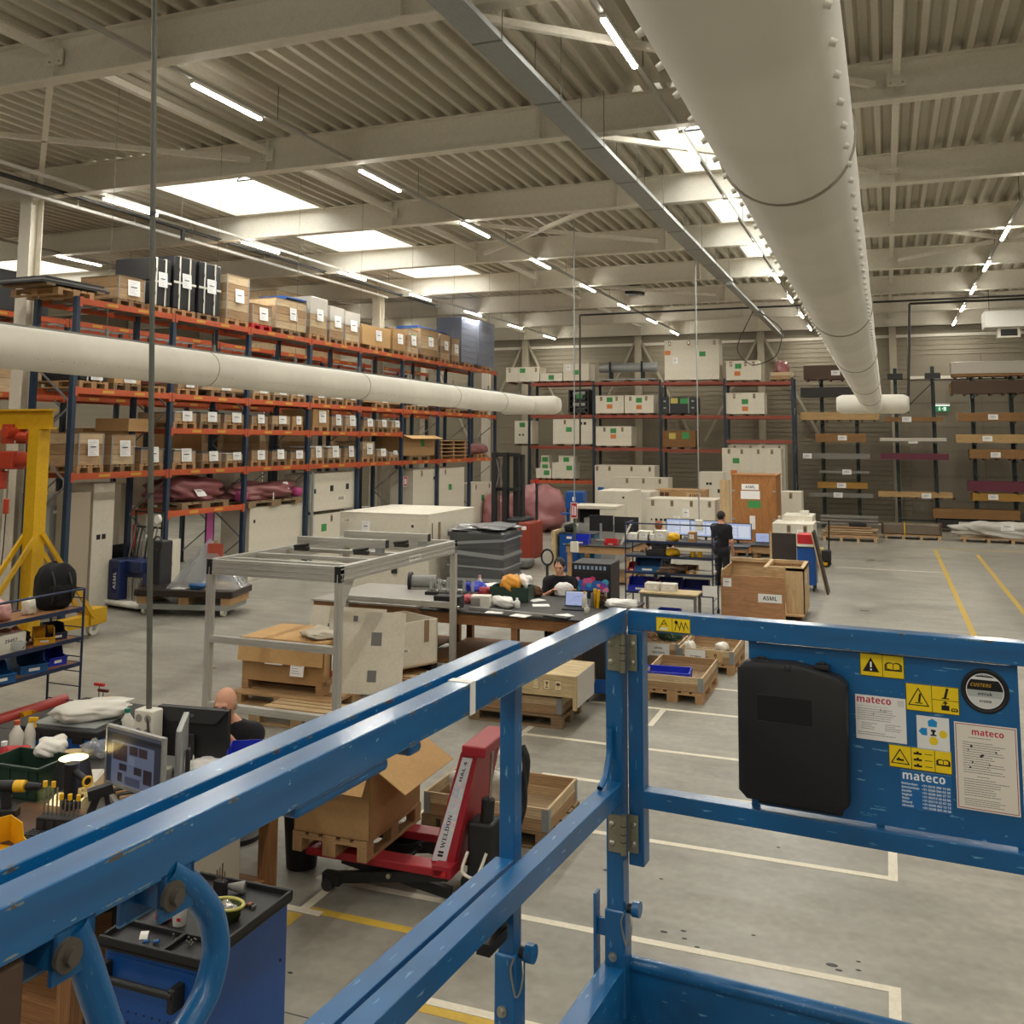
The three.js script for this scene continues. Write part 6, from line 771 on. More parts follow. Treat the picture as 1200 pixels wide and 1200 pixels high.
// ================================================================== red scissor pallet lift with the open carton
{
  const t = thing('scissor_pallet_truck', 'dark red high lift pallet truck with black scissor legs and name strip', 'pallet truck', V3(-3.08, 0, -6.98), 0.02), fy = 0.3;
  for (const z of [-0.27, 0.27]) { part(t, 'fork', bx(-1.17, 0.02, fy - 0.06, fy, z - 0.08, z + 0.08, 0.01), M.red); for (const s of [[-0.95, 0.09, 0.0, fy - 0.05], [0, 0.1, -0.9, fy - 0.08]]) part(t, 'scissor_leg', bar(V3(s[0], s[1], z + (s[0] ? 0.03 : -0.03)), V3(s[2], s[3], z + (s[0] ? 0.03 : -0.03)), 0.05, 0.075), M.black); part(t, 'leg_shoe', bx(-1.03, -0.88, 0.04, 0.13, z - 0.01, z + 0.07, 0.01), M.black); part(t, 'roller', rod(V3(-0.98, 0.045, z - 0.02), V3(-0.98, 0.045, z + 0.08), 0.045, 14), M.darkgrey); part(t, 'pivot_bolt', rod(V3(-0.46, 0.19, z + 0.06), V3(-0.46, 0.19, z + 0.085), 0.018, 10), M.bolt); part(t, 'hinge_pin', rod(V3(-0.01, fy - 0.03, z + 0.08), V3(-0.01, fy - 0.03, z + 0.095), 0.02, 12), M.redBright); }
  part(t, 'axle', rod(V3(-0.46, 0.19, -0.3), V3(-0.46, 0.19, 0.3), 0.016, 8), M.black); part(t, 'bridge', bx(-0.1, 0.04, fy - 0.06, fy + 0.02, -0.35, 0.35), M.red);
  // sloping mast
  const msh = [[-0.16, fy], [0.02, fy], [0.21, 1.12], [0.1, 1.14], [0.07, 1.1]]; for (const z of [0.2, -0.26]) part(t, 'mast_cheek', prism(msh, 0.05).translate(0, 0, z), M.red); part(t, 'mast_plate', bar(V3(0.02, fy, 0), V3(0.19, 1.1, 0), 0.42, 0.02), M.red); part(t, 'mast_head', bx(0.08, 0.27, 1.08, 1.16, -0.27, 0.27, 0.015), M.red);
  const strip = new THREE.MeshStandardMaterial({ roughness: 0.6, map: canvasTex(110, 640, (c) => { c.fillStyle = '#cfd0d6'; c.fillRect(0, 0, 110, 640); const r = rng(4); for (let i = 0; i < 60; i++) { c.fillStyle = ['#b9c2dc', '#d9c3d2', '#c2d3da', '#dcd9d2'][i % 4]; c.fillRect(r() * 90, 150 + r() * 280, 10 + 30 * r(), 6 + 20 * r()); } c.save(); c.translate(68, 150); c.rotate(-Math.PI / 2); c.fillStyle = '#2a2a2e'; c.font = 'bold 46px sans-serif'; c.fillText('HAL 4', 0, 0); c.restore(); c.save(); c.translate(70, 610); c.rotate(-Math.PI / 2); c.fillStyle = '#1c1c20'; c.font = 'bold 44px serif'; c.fillText('WELDON', 50, 0); c.fillRect(0, -36, 14, 40); c.fillRect(20, -36, 14, 40); c.restore(); }) }); strip.name = 'mast strip print';
  const sg = new THREE.BufferGeometry(); { const a = [-0.155, 0.31, 0.253], b = [-0.04, 0.31, 0.253], c = [0.165, 1.07, 0.253], d = [0.085, 1.07, 0.253]; sg.setAttribute('position', new THREE.Float32BufferAttribute([...a, ...b, ...c, ...a, ...c, ...d], 3)); sg.setAttribute('uv', new THREE.Float32BufferAttribute([0, 0, 1, 0, 1, 1, 0, 0, 1, 1, 0, 1], 2)); sg.computeVertexNormals(); } part(t, 'name_strip', sg, strip, 'silver strip with black lettering');
  part(t, 'pump', mg([rod(V3(0.2, 0.15, 0.12), V3(0.24, 0.75, 0.12), 0.05, 14), bx(0.1, 0.3, 0.12, 0.6, 0.0, 0.2, 0.03)]), M.black); part(t, 'piston', rod(V3(0.25, 0.7, 0.12), V3(0.27, 1.1, 0.12), 0.012, 10), M.steel); part(t, 'hose', tube([V3(0.12, 0.4, 0.22), V3(0.1, 0.28, 0.28), V3(0.2, 0.24, 0.26), V3(0.26, 0.4, 0.2)], 0.012, 16, 7), M.offwhite);
  part(t, 'tiller', tube([V3(0.32, 0.25, -0.05), V3(0.45, 0.75, -0.05), V3(0.48, 1.0, -0.05), V3(0.44, 1.1, -0.05)], 0.03, 24, 10), M.black); part(t, 'tiller_cable', tube([V3(0.36, 0.3, 0.02), V3(0.5, 0.7, 0.03), V3(0.47, 1.05, 0.0)], 0.012, 20, 6), M.black); for (const z of [-0.1, 0.1]) part(t, 'wheel', rod(V3(0.25, 0.1, z - 0.03), V3(0.25, 0.1, z + 0.03), 0.1, 20), M.darkgrey); part(t, 'rear_frame', bx(0.05, 0.3, 0.05, 0.2, -0.2, 0.2, 0.02), M.black);
  const pal = pallet('short pallet under the open carton on the red lift forks', V3(-3.98, 0.3, -6.96), Math.PI / 2, null, M.wood); pal.scale.set(0.74, 1, 0.8);
  const c = thing('open_carton', 'open brown carton with folded out flaps on the red pallet lift', 'carton', V3(-3.98, 0.445, -6.96), 0.02), w = 0.64, d = 0.87, h = 0.54, q = 0.007;
  for (const [x0, x1, z0, z1] of [[-w / 2, w / 2, d / 2 - q, d / 2], [-w / 2, w / 2, -d / 2, -d / 2 + q], [-w / 2, -w / 2 + q, -d / 2, d / 2], [w / 2 - q, w / 2, -d / 2, d / 2]]) part(c, 'wall', bx(x0, x1, 0, h, z0, z1), M.card); part(c, 'bottom', bx(-w / 2, w / 2, 0, q, -d / 2, d / 2), M.card);
  const flap = (g, x, z, rx, rz) => { const f = part(c, 'flap', g, M.cardLight); f.position.set(x, h, z); f.rotation.set(rx, 0, rz); };
  flap(bx(-w / 2, w / 2, 0, 0.22, -q / 2, q / 2), 0, d / 2, 2.55, 0); flap(bx(-q / 2, q / 2, 0, 0.34, -d / 2, d / 2), w / 2, 0, 0, -2.1); flap(bx(-q / 2, q / 2, 0, 0.3, -d / 2, d / 2), -w / 2, 0, 0, 1.6); flap(bx(-w / 2, w / 2, 0, 0.22, -q / 2, q / 2), 0, -d / 2, -0.7, 0); part(c, 'tape', bx(w / 2, w / 2 + 0.001, h - 0.14, h, 0.2, 0.23), M.tape);
  part(c, 'hand_hole', rod(V3(w / 2, 0.2, -0.25), V3(w / 2 + 0.001, 0.2, -0.25), 0.025, 14), M.black);
  pallet('grey pallet behind the red pallet lift with clear film bags', V3(-3.3, 0, -8.3), 0, null, M.woodGrey); const g2 = collarBox('collar_box', 'low timber box behind the red pallet lift with clear film bags', V3(-3.3, 0.144, -8.3), 0, 1.15, 0.8, 1); part(g2, 'film_bag', lump(0.5, 0.3, 0.4, 21, 0.3, 18).translate(-0.15, 0.05, 0.1), mat('creased clear film', 0xcfc8bb, 0.3, { phys: true, transmission: 0.4, thickness: 0 })); part(g2, 'foam_sheet', bx(-0.5, 0.1, 0.02, 0.05, -0.3, 0.3), M.offwhite);
}
// ================================================================== work benches and what lies on them
function table(label, x0, x1, z0, z1, h, o = {}) {
  const t = thing(o.name ?? 'workbench', label, 'table', V3(x0, 0, z1)), w = x1 - x0, d = z1 - z0;
  part(t, 'tabletop', bx(-0.02, w + 0.02, h - 0.03, h, -d - 0.02, 0.02, 0.004), o.top ?? M.bench);
  if (o.steel) { for (const x of [0.03, w - 0.03]) for (const z of [-0.03, -d + 0.03]) part(t, 'leg', bx(x - 0.025, x + 0.025, 0, h - 0.03, z - 0.025, z + 0.025), M.grey); part(t, 'apron', mg([bx(0, w, h - 0.09, h - 0.03, -0.05, -0.01), bx(0, w, h - 0.09, h - 0.03, -d + 0.01, -d + 0.05)]), M.grey); return t; }
  const m = o.wood ?? M.woodRed; for (const z of [-0.04, -d + 0.04]) part(t, 'apron', bx(0, w, h - 0.19, h - 0.03, z - 0.025, z + 0.025), m); for (const x of [0.03, w - 0.03]) part(t, 'apron', bx(x - 0.025, x + 0.025, h - 0.19, h - 0.03, -d + 0.06, -0.06), m);
  for (const x of [0.07, ...(w > 2.4 ? [w / 2] : []), w - 0.07]) for (const z of [-0.1, -d + 0.1]) part(t, 'leg', bx(x - 0.05, x + 0.05, 0, h - 0.03, z - 0.05, z + 0.05), m);
  part(t, 'lower_shelf', bx(0.05, w - 0.05, 0.16, 0.18, -d + 0.12, -0.12), m); for (const z of [-0.1, -d + 0.1]) part(t, 'stretcher', bx(0.1, w - 0.1, 0.06, 0.16, z - 0.02, z + 0.02), m);
  return t;
}
function monitor(label, pos, turn, w, h, screen, o = {}) {        // faces local +z
  const t = thing('monitor', label, 'monitor', pos, turn), y = o.lift ?? 0.1;
  part(t, 'housing', bx(-w / 2, w / 2, y, y + h, -0.02, 0.012, 0.006), o.body ?? M.black); part(t, 'bezel', mg([bx(-w / 2, w / 2, y, y + 0.025, 0.012, 0.018), bx(-w / 2, w / 2, y + h - 0.016, y + h, 0.012, 0.018), bx(-w / 2, -w / 2 + 0.016, y, y + h, 0.012, 0.018), bx(w / 2 - 0.016, w / 2, y, y + h, 0.012, 0.018)]), o.bezel ?? M.black);
  if (screen) { const s = sheet(t, 'screen', w - 0.032, h - 0.04, screen, 0, y + h / 2 + 0.004, 0.0135, 0, 0, 0.002); const l = new THREE.RectAreaLight(0xb8c8e6, 1.2, w - 0.03, h - 0.04); l.position.set(0, y + h / 2, 0.022); l.rotation.y = Math.PI; l.name = 'screen_light'; t.add(l); }
  part(t, 'stand', bx(-0.03, 0.03, 0.01, y + h * 0.5, -0.06, -0.03, 0.006), o.stand ?? M.darkgrey); part(t, 'foot', bx(-0.12, 0.12, 0, 0.014, -0.14, 0.06, 0.005), o.stand ?? M.darkgrey);
  if (o.hump) { const g = prism([[-w / 2, y + h], [w / 2, y + h], [w * 0.34, y + h * 0.72], [-w * 0.34, y + h * 0.72]], 0.02); g.translate(0, 0, -0.042); part(t, 'back_hump', g, M.darkgrey); const s = sheet(t, 'logo', 0.05, 0.05, words('hp', 64, 64, '#2c2d2f', '#8b8c90', 40, 'italic '), 0, y + h * 0.87, -0.0435, Math.PI); }
  return t;
}
const screenMat = (k, draw) => { const m = new THREE.MeshStandardMaterial({ roughness: 0.3, color: 0x111111, map: null, emissive: 0xffffff, emissiveIntensity: k === 'browser' ? 0.4 : 0.75 }); m.emissiveMap = canvasTex(256, 160, draw); m.name = 'screen ' + k; return m; };
const scrDark = screenMat('browser', (c) => { c.fillStyle = '#3d4250'; c.fillRect(0, 0, 256, 160); c.fillStyle = '#565c6d'; c.fillRect(0, 0, 256, 12); c.fillStyle = '#2c303c'; c.fillRect(0, 12, 256, 14); c.fillStyle = '#7d86a0'; c.fillRect(24, 34, 200, 126); c.fillStyle = '#4a3a40'; c.fillRect(30, 40, 68, 50); c.fillRect(108, 40, 40, 26); c.fillRect(152, 40, 40, 26); c.fillStyle = '#39323a'; c.fillRect(62, 98, 36, 20); c.fillRect(132, 98, 36, 22); c.fillRect(176, 98, 40, 42); c.fillRect(56, 126, 22, 26); c.fillStyle = '#525a72'; c.fillRect(90, 132, 72, 24); c.fillStyle = '#aeb6cc'; for (let i = 0; i < 6; i++) c.fillRect(104, 72 + i * 4, 30, 1.5); });
const scrLight = screenMat('drawing', (c) => { c.fillStyle = '#aebbe6'; c.fillRect(0, 0, 256, 160); c.fillStyle = '#dfe5f5'; c.fillRect(0, 0, 256, 10); c.strokeStyle = '#6f7fae'; c.lineWidth = 2; c.strokeRect(96, 50, 110, 56); c.strokeRect(120, 64, 50, 30); c.beginPath(); c.moveTo(40, 130); c.lineTo(96, 78); c.lineTo(206, 40); c.stroke(); c.fillStyle = '#5f76c0'; c.fillRect(110, 150, 40, 4); });
const scrPale = screenMat('sheet', (c) => { c.fillStyle = '#b9c8ec'; c.fillRect(0, 0, 256, 160); c.fillStyle = '#e6ecf8'; c.fillRect(12, 20, 110, 124); c.fillRect(134, 20, 110, 124); c.fillStyle = '#8ea3d2'; for (let i = 0; i < 10; i++) c.fillRect(18, 28 + i * 11, 60 + 30 * (i % 3), 3); });
const laptop = (label, pos, turn) => { const t = thing('laptop', label, 'laptop', pos, turn); part(t, 'base', bx(-0.17, 0.17, 0, 0.02, -0.12, 0.12, 0.006), M.darkgrey); part(t, 'keyboard', bx(-0.15, 0.15, 0.02, 0.022, -0.1, 0.03), M.black); const l = new THREE.Group(); l.name = 'lid'; l.position.set(0, 0.02, -0.12); l.rotation.x = -0.3; t.add(l); part(l, 'lid_shell', bx(-0.17, 0.17, 0, 0.23, -0.008, 0, 0.003), M.darkgrey); sheet(l, 'screen', 0.315, 0.2, scrLight, 0, 0.118, 0.002); return t; };
function bin(label, pos, turn, w, d, h, m, group) {                // open-fronted stacking bin, front to local +z
  const t = thing('storage_bin', label, 'bin', pos, turn, group), q = 0.006;
  const side = prism([[-d / 2, 0], [d / 2 - 0.02, 0], [d / 2, h * 0.45], [d * 0.22, h * 0.55], [d * 0.12, h], [-d / 2, h]], q).rotateY(-Math.PI / 2);
  part(t, 'shell', mg([bx(-w / 2, w / 2, 0, q, -d / 2, d / 2), bx(-w / 2, w / 2, 0, h, -d / 2, -d / 2 + q), side.clone().translate(-w / 2 + q, 0, 0), side.clone().translate(w / 2, 0, 0), bx(-w / 2, w / 2, 0, h * 0.45, d / 2 - 0.02, d / 2 - 0.012)]), m); part(t, 'grip_rim', bx(-w / 2, w / 2, h * 0.42, h * 0.47, d / 2 - 0.015, d / 2 + 0.012), m); part(t, 'label_card', bx(-w * 0.2, w * 0.2, h * 0.14, h * 0.3, d / 2 - 0.012, d / 2 - 0.01), M.paper);
  return t;
}
const bottle = (label, pos, m, h = 0.24, r = 0.04, cap = M.redBright) => { const t = thing('bottle', label, 'bottle', pos); part(t, 'body', lathe([[0.001, 0], [r, 0], [r, h * 0.62], [r * 0.4, h * 0.82], [r * 0.36, h * 0.9], [0.001, h * 0.9]], 18), m); part(t, 'cap', rod(V3(0, h * 0.88, 0), V3(0, h, 0), r * 0.45, 12), cap); return t; };
const spray = (label, pos, turn, body, head) => { const t = thing('spray_bottle', label, 'spray bottle', pos, turn); part(t, 'body', lathe([[0.001, 0], [0.045, 0], [0.047, 0.12], [0.03, 0.18], [0.016, 0.21], [0.001, 0.21]], 18), body); part(t, 'spray_head', mg([bx(-0.012, 0.06, 0.22, 0.25, -0.013, 0.013, 0.004), rod(V3(0, 0.2, 0), V3(0, 0.23, 0), 0.017, 12), bar(V3(0.03, 0.22, 0), V3(0.045, 0.17, 0), 0.012, 0.012)]), head); return t; };
const cloth = (name, label, cat, pos, w, h, d, seed, m, rough = 0.16) => solo(name, lump(w, h, d, seed, rough, 22), m, label, cat, pos, seed * 0.37);
const AH = 0.9;
table('long dark topped workbench crowded with tools beside the scissor lift', -7.3, -4.3, -6.4, -4.35, AH);
table('dark topped side bench carrying a blue tool case and power drop', -7.3, -5.75, -7.45, -6.45, AH);
{
  const A = (px, py) => onY(px, py, AH);
  monitor('monitor with a dark web page and silver frame on the near workbench', A(156, 945), -0.2, 0.62, 0.4, scrDark, { bezel: mat('silver bezel', 0xa7a8a6, 0.4, { metalness: 0.4 }), stand: M.darkgrey, body: mat('silver bezel', 0xa7a8a6, 0.4) });
  monitor('black monitor seen from the back with a two letter logo before the bald man', A(226, 900), Math.PI + 0.12, 0.6, 0.37, null, { hump: 1, lift: 0.08 });
  monitor('slim silver monitor seen edge-on beside the black monitor', A(211, 927), -0.98, 0.5, 0.38, null, { body: mat('silver bezel', 0xa7a8a6, 0.4), bezel: mat('silver bezel', 0xa7a8a6, 0.4) });
  solo('monitor_cable', tube([A(222, 880).add(V3(0, 0.2, 0)), A(226, 905).add(V3(0, 0.1, 0)), A(214, 925).add(V3(0, 0.02, 0)), A(206, 935)], 0.006, 24, 6), M.offwhite, 'pale cable hanging behind the edge-on monitor', 'cable');
  bin('royal blue stacking bin at the bench corner beside the bald man', A(290, 905), 0.5, 0.3, 0.45, 0.17, M.binBlue);
  // blue flat tool case with a film bag on top
  const tc = thing('tool_case', 'flat blue and black tool case with a steel lid on the side bench', 'case', A(92, 868), 0.12); part(tc, 'lower_shell', bx(-0.36, 0.36, 0, 0.1, -0.26, 0.26, 0.01), M.cart); part(tc, 'lid', bx(-0.37, 0.37, 0.1, 0.17, -0.27, 0.27, 0.015), M.black); part(tc, 'lid_plate', bx(-0.3, 0.3, 0.17, 0.176, -0.2, 0.2), M.zinc); for (const x of [-0.2, 0.2]) part(tc, 'latch', bx(x - 0.05, x + 0.05, 0.07, 0.13, 0.26, 0.275), M.black);
  cloth('film_bag', 'milky film bag lying on the flat tool case', 'bag', A(100, 868).add(V3(0.02, 0.178, -0.05)), 0.58, 0.13, 0.36, 11, mat('milky bag', 0xd9d5cb, 0.4));
  const tk = thing('hex_key_stand', 'stand with red handled hex keys and a yellow cup on the side bench', 'tool stand', A(122, 832)); part(tk, 'stand', bx(-0.1, 0.1, 0, 0.03, -0.04, 0.04), M.black); [[-0.07, 0.22, M.redBright], [-0.02, 0.17, mat('dark red grip', 0x5a1c1c, 0.5)]].forEach(([x, y, m]) => { const k = part(tk, 'key', rod(V3(x, 0.02, 0), V3(x, y, 0), 0.005, 8), M.steel); part(k, 'handle', bx(x - 0.06, x + 0.06, y - 0.012, y + 0.016, -0.014, 0.014, 0.008), m); }); part(tk, 'cup', rod(V3(0.07, 0.02, 0), V3(0.07, 0.12, 0), 0.04, 16, 0.05), M.yellow);
  const bk = thing('folded_tablet', 'black folded tablet cover lying beyond the hex keys', 'tablet', A(155, 838).add(V3(0.1, 0, 0)), 0.3); part(bk, 'cover', bx(-0.16, 0.16, 0, 0.012, -0.12, 0.12, 0.004), M.black); const fl = part(bk, 'flap', bx(-0.1, 0.1, 0, 0.012, -0.1, 0.1, 0.004), M.darkgrey); fl.position.set(-0.04, 0.03, 0); fl.rotation.z = 0.5;
  bottle('round white bottle with a green pump beside the monitor top', A(148, 868), M.offwhite, 0.26, 0.055, mat('teal pump', 0x1f7a67, 0.5));
  spray('white spray bottle with a yellow head on the near bench', A(34, 878), 0.4, M.offwhite, M.yellow);
  bottle('white bottle with an orange cap on the near bench', A(18, 884), M.offwhite, 0.26, 0.052, mat('orange cap', 0xb8552c, 0.5));
  const gc = thing('green_crate', 'dark green stacking crate with film scraps on the near bench', 'crate', A(32, 925), 0.05); { const w = 0.5, d = 0.34, h = 0.22; part(gc, 'shell', mg([bx(-w / 2, w / 2, 0, 0.01, -d / 2, d / 2), bx(-w / 2, w / 2, 0, h, d / 2 - 0.012, d / 2), bx(-w / 2, w / 2, 0, h, -d / 2, -d / 2 + 0.012), bx(-w / 2, -w / 2 + 0.012, 0, h, -d / 2, d / 2), bx(w / 2 - 0.012, w / 2, 0, h, -d / 2, d / 2)]), M.binGreen); for (const x of [-0.16, 0, 0.16]) part(gc, 'rib', bx(x - 0.008, x + 0.008, 0, h, d / 2, d / 2 + 0.008), M.binGreen); part(gc, 'rim', mg([bx(-w / 2 - 0.01, w / 2 + 0.01, h - 0.02, h, d / 2, d / 2 + 0.012), bx(w / 2, w / 2 + 0.012, h - 0.02, h, -d / 2, d / 2)]), M.binGreen); }
  cloth('film_scrap', 'crumpled clear film scrap in the green crate', 'film', A(52, 915).add(V3(0, 0.17, -0.05)), 0.24, 0.12, 0.2, 23, mat('milky bag', 0xd9d5cb, 0.4));
  solo('red_roll', bx(-0.1, 0.1, 0, 0.08, -0.06, 0.06, 0.02), M.redBright, 'red plastic case behind the green crate', 'case', A(17, 896).add(V3(0, 0.05, 0)), 0.5);
  bottle('red and white bottle at the green crate', A(3, 908), M.redBright, 0.24, 0.05, M.paper);
  const bg = thing('bag_roll', 'long clear bag of beige foam strips on the bench', 'bag', A(62, 893), 0.75); part(bg, 'foam', lump(0.55, 0.07, 0.12, 8, 0.2, 18), mat('beige foam', 0xc8b083, 0.7)); part(bg, 'film_mouth', lump(0.18, 0.12, 0.14, 19, 0.3, 16).translate(0.3, 0.0, 0), M.film);
  for (const [px, py, tn, l] of [[74, 898, 0.3, 'white paper beside the foam bag'], [45, 876, -0.2, 'white paper under the spray bottles'], [78, 938, 0.5, 'white paper sheet under the lamp'], [240, 912, 0.4, 'white paper behind the silver monitor'], [255, 905, -0.3, 'crumpled white paper before the blue bin'], [155, 955, 0.2, 'folded white note before the monitor']]) solo('paper_sheet', bx(-0.11, 0.11, 0, 0.004, -0.15, 0.15), M.paper, l, 'paper', A(px, py), tn);
  cloth('paper_wad', 'crumpled white paper wad behind the silver monitor', 'paper', A(245, 905).add(V3(0, 0.005, 0)), 0.35, 0.1, 0.25, 37, M.paper); const cup = thing('paper_cup', 'pale cup standing behind the web page monitor', 'cup', A(193, 922)); part(cup, 'wall', lathe([[0.001, 0], [0.035, 0], [0.048, 0.13], [0.045, 0.13], [0.033, 0.006], [0.001, 0.006]], 20), M.offwhite);
  // desk lamp: black conical shade lit from within
  const lp = thing('desk_lamp', 'desk lamp with a black cone shade open at the top on the bench', 'lamp', A(84, 935)); part(lp, 'foot', rod(V3(0, 0, 0), V3(0, 0.02, 0), 0.08, 24), M.black); part(lp, 'stem', rod(V3(0, 0.02, 0), V3(0, 0.12, 0), 0.012, 10), M.black); const shd = part(lp, 'shade', lathe([[0.135, 0.1], [0.1, 0.27], [0.097, 0.27], [0.132, 0.1]], 32), M.black); part(lp, 'bulb', new THREE.SphereGeometry(0.03, 14, 10).translate(0, 0.17, 0), mat('warm bulb', 0xffffff, 0.6, { emissive: new THREE.Color(1, 0.9, 0.6), emissiveIntensity: 3 })); const ll = new THREE.PointLight(0xffe7a8, 0.3, 0, 2); ll.position.set(0, 0.22, 0); ll.name = 'bulb_light'; lp.add(ll); part(lp, 'lining', lathe([[0.131, 0.1], [0.096, 0.269]], 32), mat('cream lining', 0xf2e6b8, 0.8));
  // screwdriver block
  const sd = thing('tool_block', 'black block holding long steel bits with yellow heads', 'tool block', A(70, 975), 0.2); part(sd, 'block', bx(-0.14, 0.14, 0, 0.1, -0.05, 0.05, 0.01), M.black); for (let i = 0; i < 9; i++) { const x = -0.12 + i * 0.03, y = i < 4 ? 0.27 : 0.2; const k = part(sd, 'bit', rod(V3(x, 0.08, 0), V3(x, y, 0), 0.006, 8), M.steel); if (i % 2 === 0) part(k, 'grip', rod(V3(x, y, 0), V3(x, y + 0.035, 0), 0.014, 10), M.yellow); } for (let i = 0; i < 4; i++) part(sd, 'slot', bx(-0.13 + i * 0.07, -0.085 + i * 0.07, 0.03, 0.08, 0.05, 0.054), M.darkgrey);
  const pg2 = thing('power_grip', 'black cordless torque tool lying behind the bit block', 'power tool', A(82, 948), 1.2); part(pg2, 'body', rod(V3(0, 0.05, 0), V3(0, 0.3, 0), 0.045, 14, 0.05), M.black); part(pg2, 'nose', rod(V3(0, 0.26, 0), V3(0.02, 0.22, 0.2), 0.022, 10), M.black); part(pg2, 'yellow_ring', new THREE.TorusGeometry(0.03, 0.008, 8, 16).translate(0.02, 0.22, 0.2), M.yellow); part(pg2, 'foot', bx(-0.05, 0.05, 0, 0.06, -0.06, 0.06, 0.01), M.black);
  const dr = thing('cordless_drill', 'yellow and black cordless drill standing at the bench end', 'drill', A(12, 958), 0.35); part(dr, 'motor', rod(V3(-0.1, 0.2, 0), V3(0.02, 0.2, 0), 0.036, 16), M.black); part(dr, 'gear_case', rod(V3(0.02, 0.2, 0), V3(0.09, 0.2, 0), 0.038, 16), M.yellow); part(dr, 'chuck', rod(V3(0.1, 0.2, 0), V3(0.2, 0.2, 0), 0.028, 14, 0.018), M.black); part(dr, 'grip', bx(-0.06, 0.0, 0.05, 0.19, -0.022, 0.022, 0.01), M.black); part(dr, 'battery', bx(-0.1, 0.05, 0, 0.06, -0.04, 0.04, 0.008), M.black);
  bin('yellow stacking bin at the near end of the bench', A(2, 1000), 1.2, 0.2, 0.3, 0.16, M.binYel); const jk = thing('steel_fittings', 'heap of shiny steel fittings at the near bench end', 'fittings', A(8, 1022)); for (let i = 0; i < 7; i++) part(jk, 'fitting', mg([rod(V3(0.03 * i - 0.08, 0.01 + 0.02 * (i % 3), 0.02 * (i % 4)), V3(0.03 * i - 0.05, 0.06 + 0.02 * (i % 2), 0.05 - 0.02 * (i % 3)), 0.018, 8)]), M.steel);
  const kb = thing('keyboard', 'black keyboard on the near end of the workbench', 'keyboard', A(62, 982), 0.15); part(kb, 'base', bx(-0.2, 0.2, 0, 0.02, -0.07, 0.07, 0.006), M.black); const kg = bx(-0.011, 0.011, 0.02, 0.027, -0.011, 0.011); for (let r = 0; r < 4; r++) for (let c = 0; c < 13; c++) part(kb, 'key', kg, M.darkgrey).position.set(-0.17 + c * 0.028, 0, -0.045 + r * 0.029);
  const sc = thing('barcode_scanner', 'black hand scanner on a stand beside the keyboard', 'scanner', A(113, 968), 0.8); part(sc, 'head', bar(V3(-0.06, 0.2, 0), V3(0.09, 0.23, 0), 0.07, 0.06), M.black); part(sc, 'grip', bar(V3(0, 0.2, 0), V3(-0.06, 0.03, 0), 0.04, 0.045), M.black); part(sc, 'stand', bar(V3(0.08, 0, 0), V3(0.05, 0.2, 0), 0.03, 0.03), M.black); part(sc, 'foot', bx(-0.1, 0.12, 0, 0.012, -0.05, 0.05), M.black);
  const wb = thing('small_carton', 'small white carton with dark print beside the yellow bin', 'carton', A(106, 926), 0.5); part(wb, 'body', bx(-0.07, 0.07, 0, 0.1, -0.14, 0.14, 0.003), M.offwhite); sheet(wb, 'print', 0.06, 0.05, words('HD', 60, 50, '#d9d5c8', '#2a2a2a', 30), 0.0, 0.05, 0.142); 
  bin('yellow stacking bin with dark wooden blocks under the monitor', A(132, 925), 0.55, 0.2, 0.28, 0.1, M.binYel); const kt = thing('part_tray', 'grey tray with black and tan connectors under the monitor', 'tray', A(148, 938), -0.6); part(kt, 'tray', bx(-0.16, 0.16, 0, 0.04, -0.1, 0.1, 0.006), M.greyMach); for (let i = 0; i < 5; i++) part(kt, 'connector', bx(-0.13 + i * 0.055, -0.095 + i * 0.055, 0.04, 0.07, -0.07, 0.07, 0.004), i % 2 ? M.black : M.wood);
  solo('red_mat', bx(-0.28, 0.28, 0, 0.012, -0.18, 0.18), mat('dark red folder', 0x5c1822, 0.6), 'dark red folder under the monitor foot', 'folder', A(150, 968), -0.3); solo('wood_mat', bx(-0.35, 0.35, 0, 0.01, -0.3, 0.3), mat('brown bench board', 0x6a4e3a, 0.6, { map: T.wood }), 'brown board on the bench under the bit block', 'board', A(40, 968).add(V3(0, 0.0, 0)), 0.1);
  // things under the bench
  const ch = thing('office_chair', 'black office chair with pale arm rests under the bench', 'chair', V3(-4.75, 0, -5.2), 0.8); part(ch, 'seat', bx(-0.24, 0.24, 0.44, 0.52, -0.24, 0.24, 0.04), M.blackSoft); part(ch, 'arm_rest', tube([V3(0.26, 0.5, -0.2), V3(0.28, 0.68, -0.1), V3(0.28, 0.68, 0.12), V3(0.26, 0.5, 0.2)], 0.018, 20, 8), M.greyMach); part(ch, 'arm_rest', tube([V3(-0.26, 0.5, -0.2), V3(-0.28, 0.68, -0.1), V3(-0.28, 0.68, 0.12), V3(-0.26, 0.5, 0.2)], 0.018, 20, 8), M.greyMach); part(ch, 'column', rod(V3(0, 0.1, 0), V3(0, 0.45, 0), 0.03, 12), M.black); for (let i = 0; i < 5; i++) { const a = i * 1.2566; const l = part(ch, 'leg', bar(V3(0, 0.1, 0), V3(Math.cos(a) * 0.3, 0.07, Math.sin(a) * 0.3), 0.04, 0.03), M.black); part(l, 'caster', new THREE.SphereGeometry(0.03, 10, 8).translate(Math.cos(a) * 0.3, 0.03, Math.sin(a) * 0.3), M.black); }
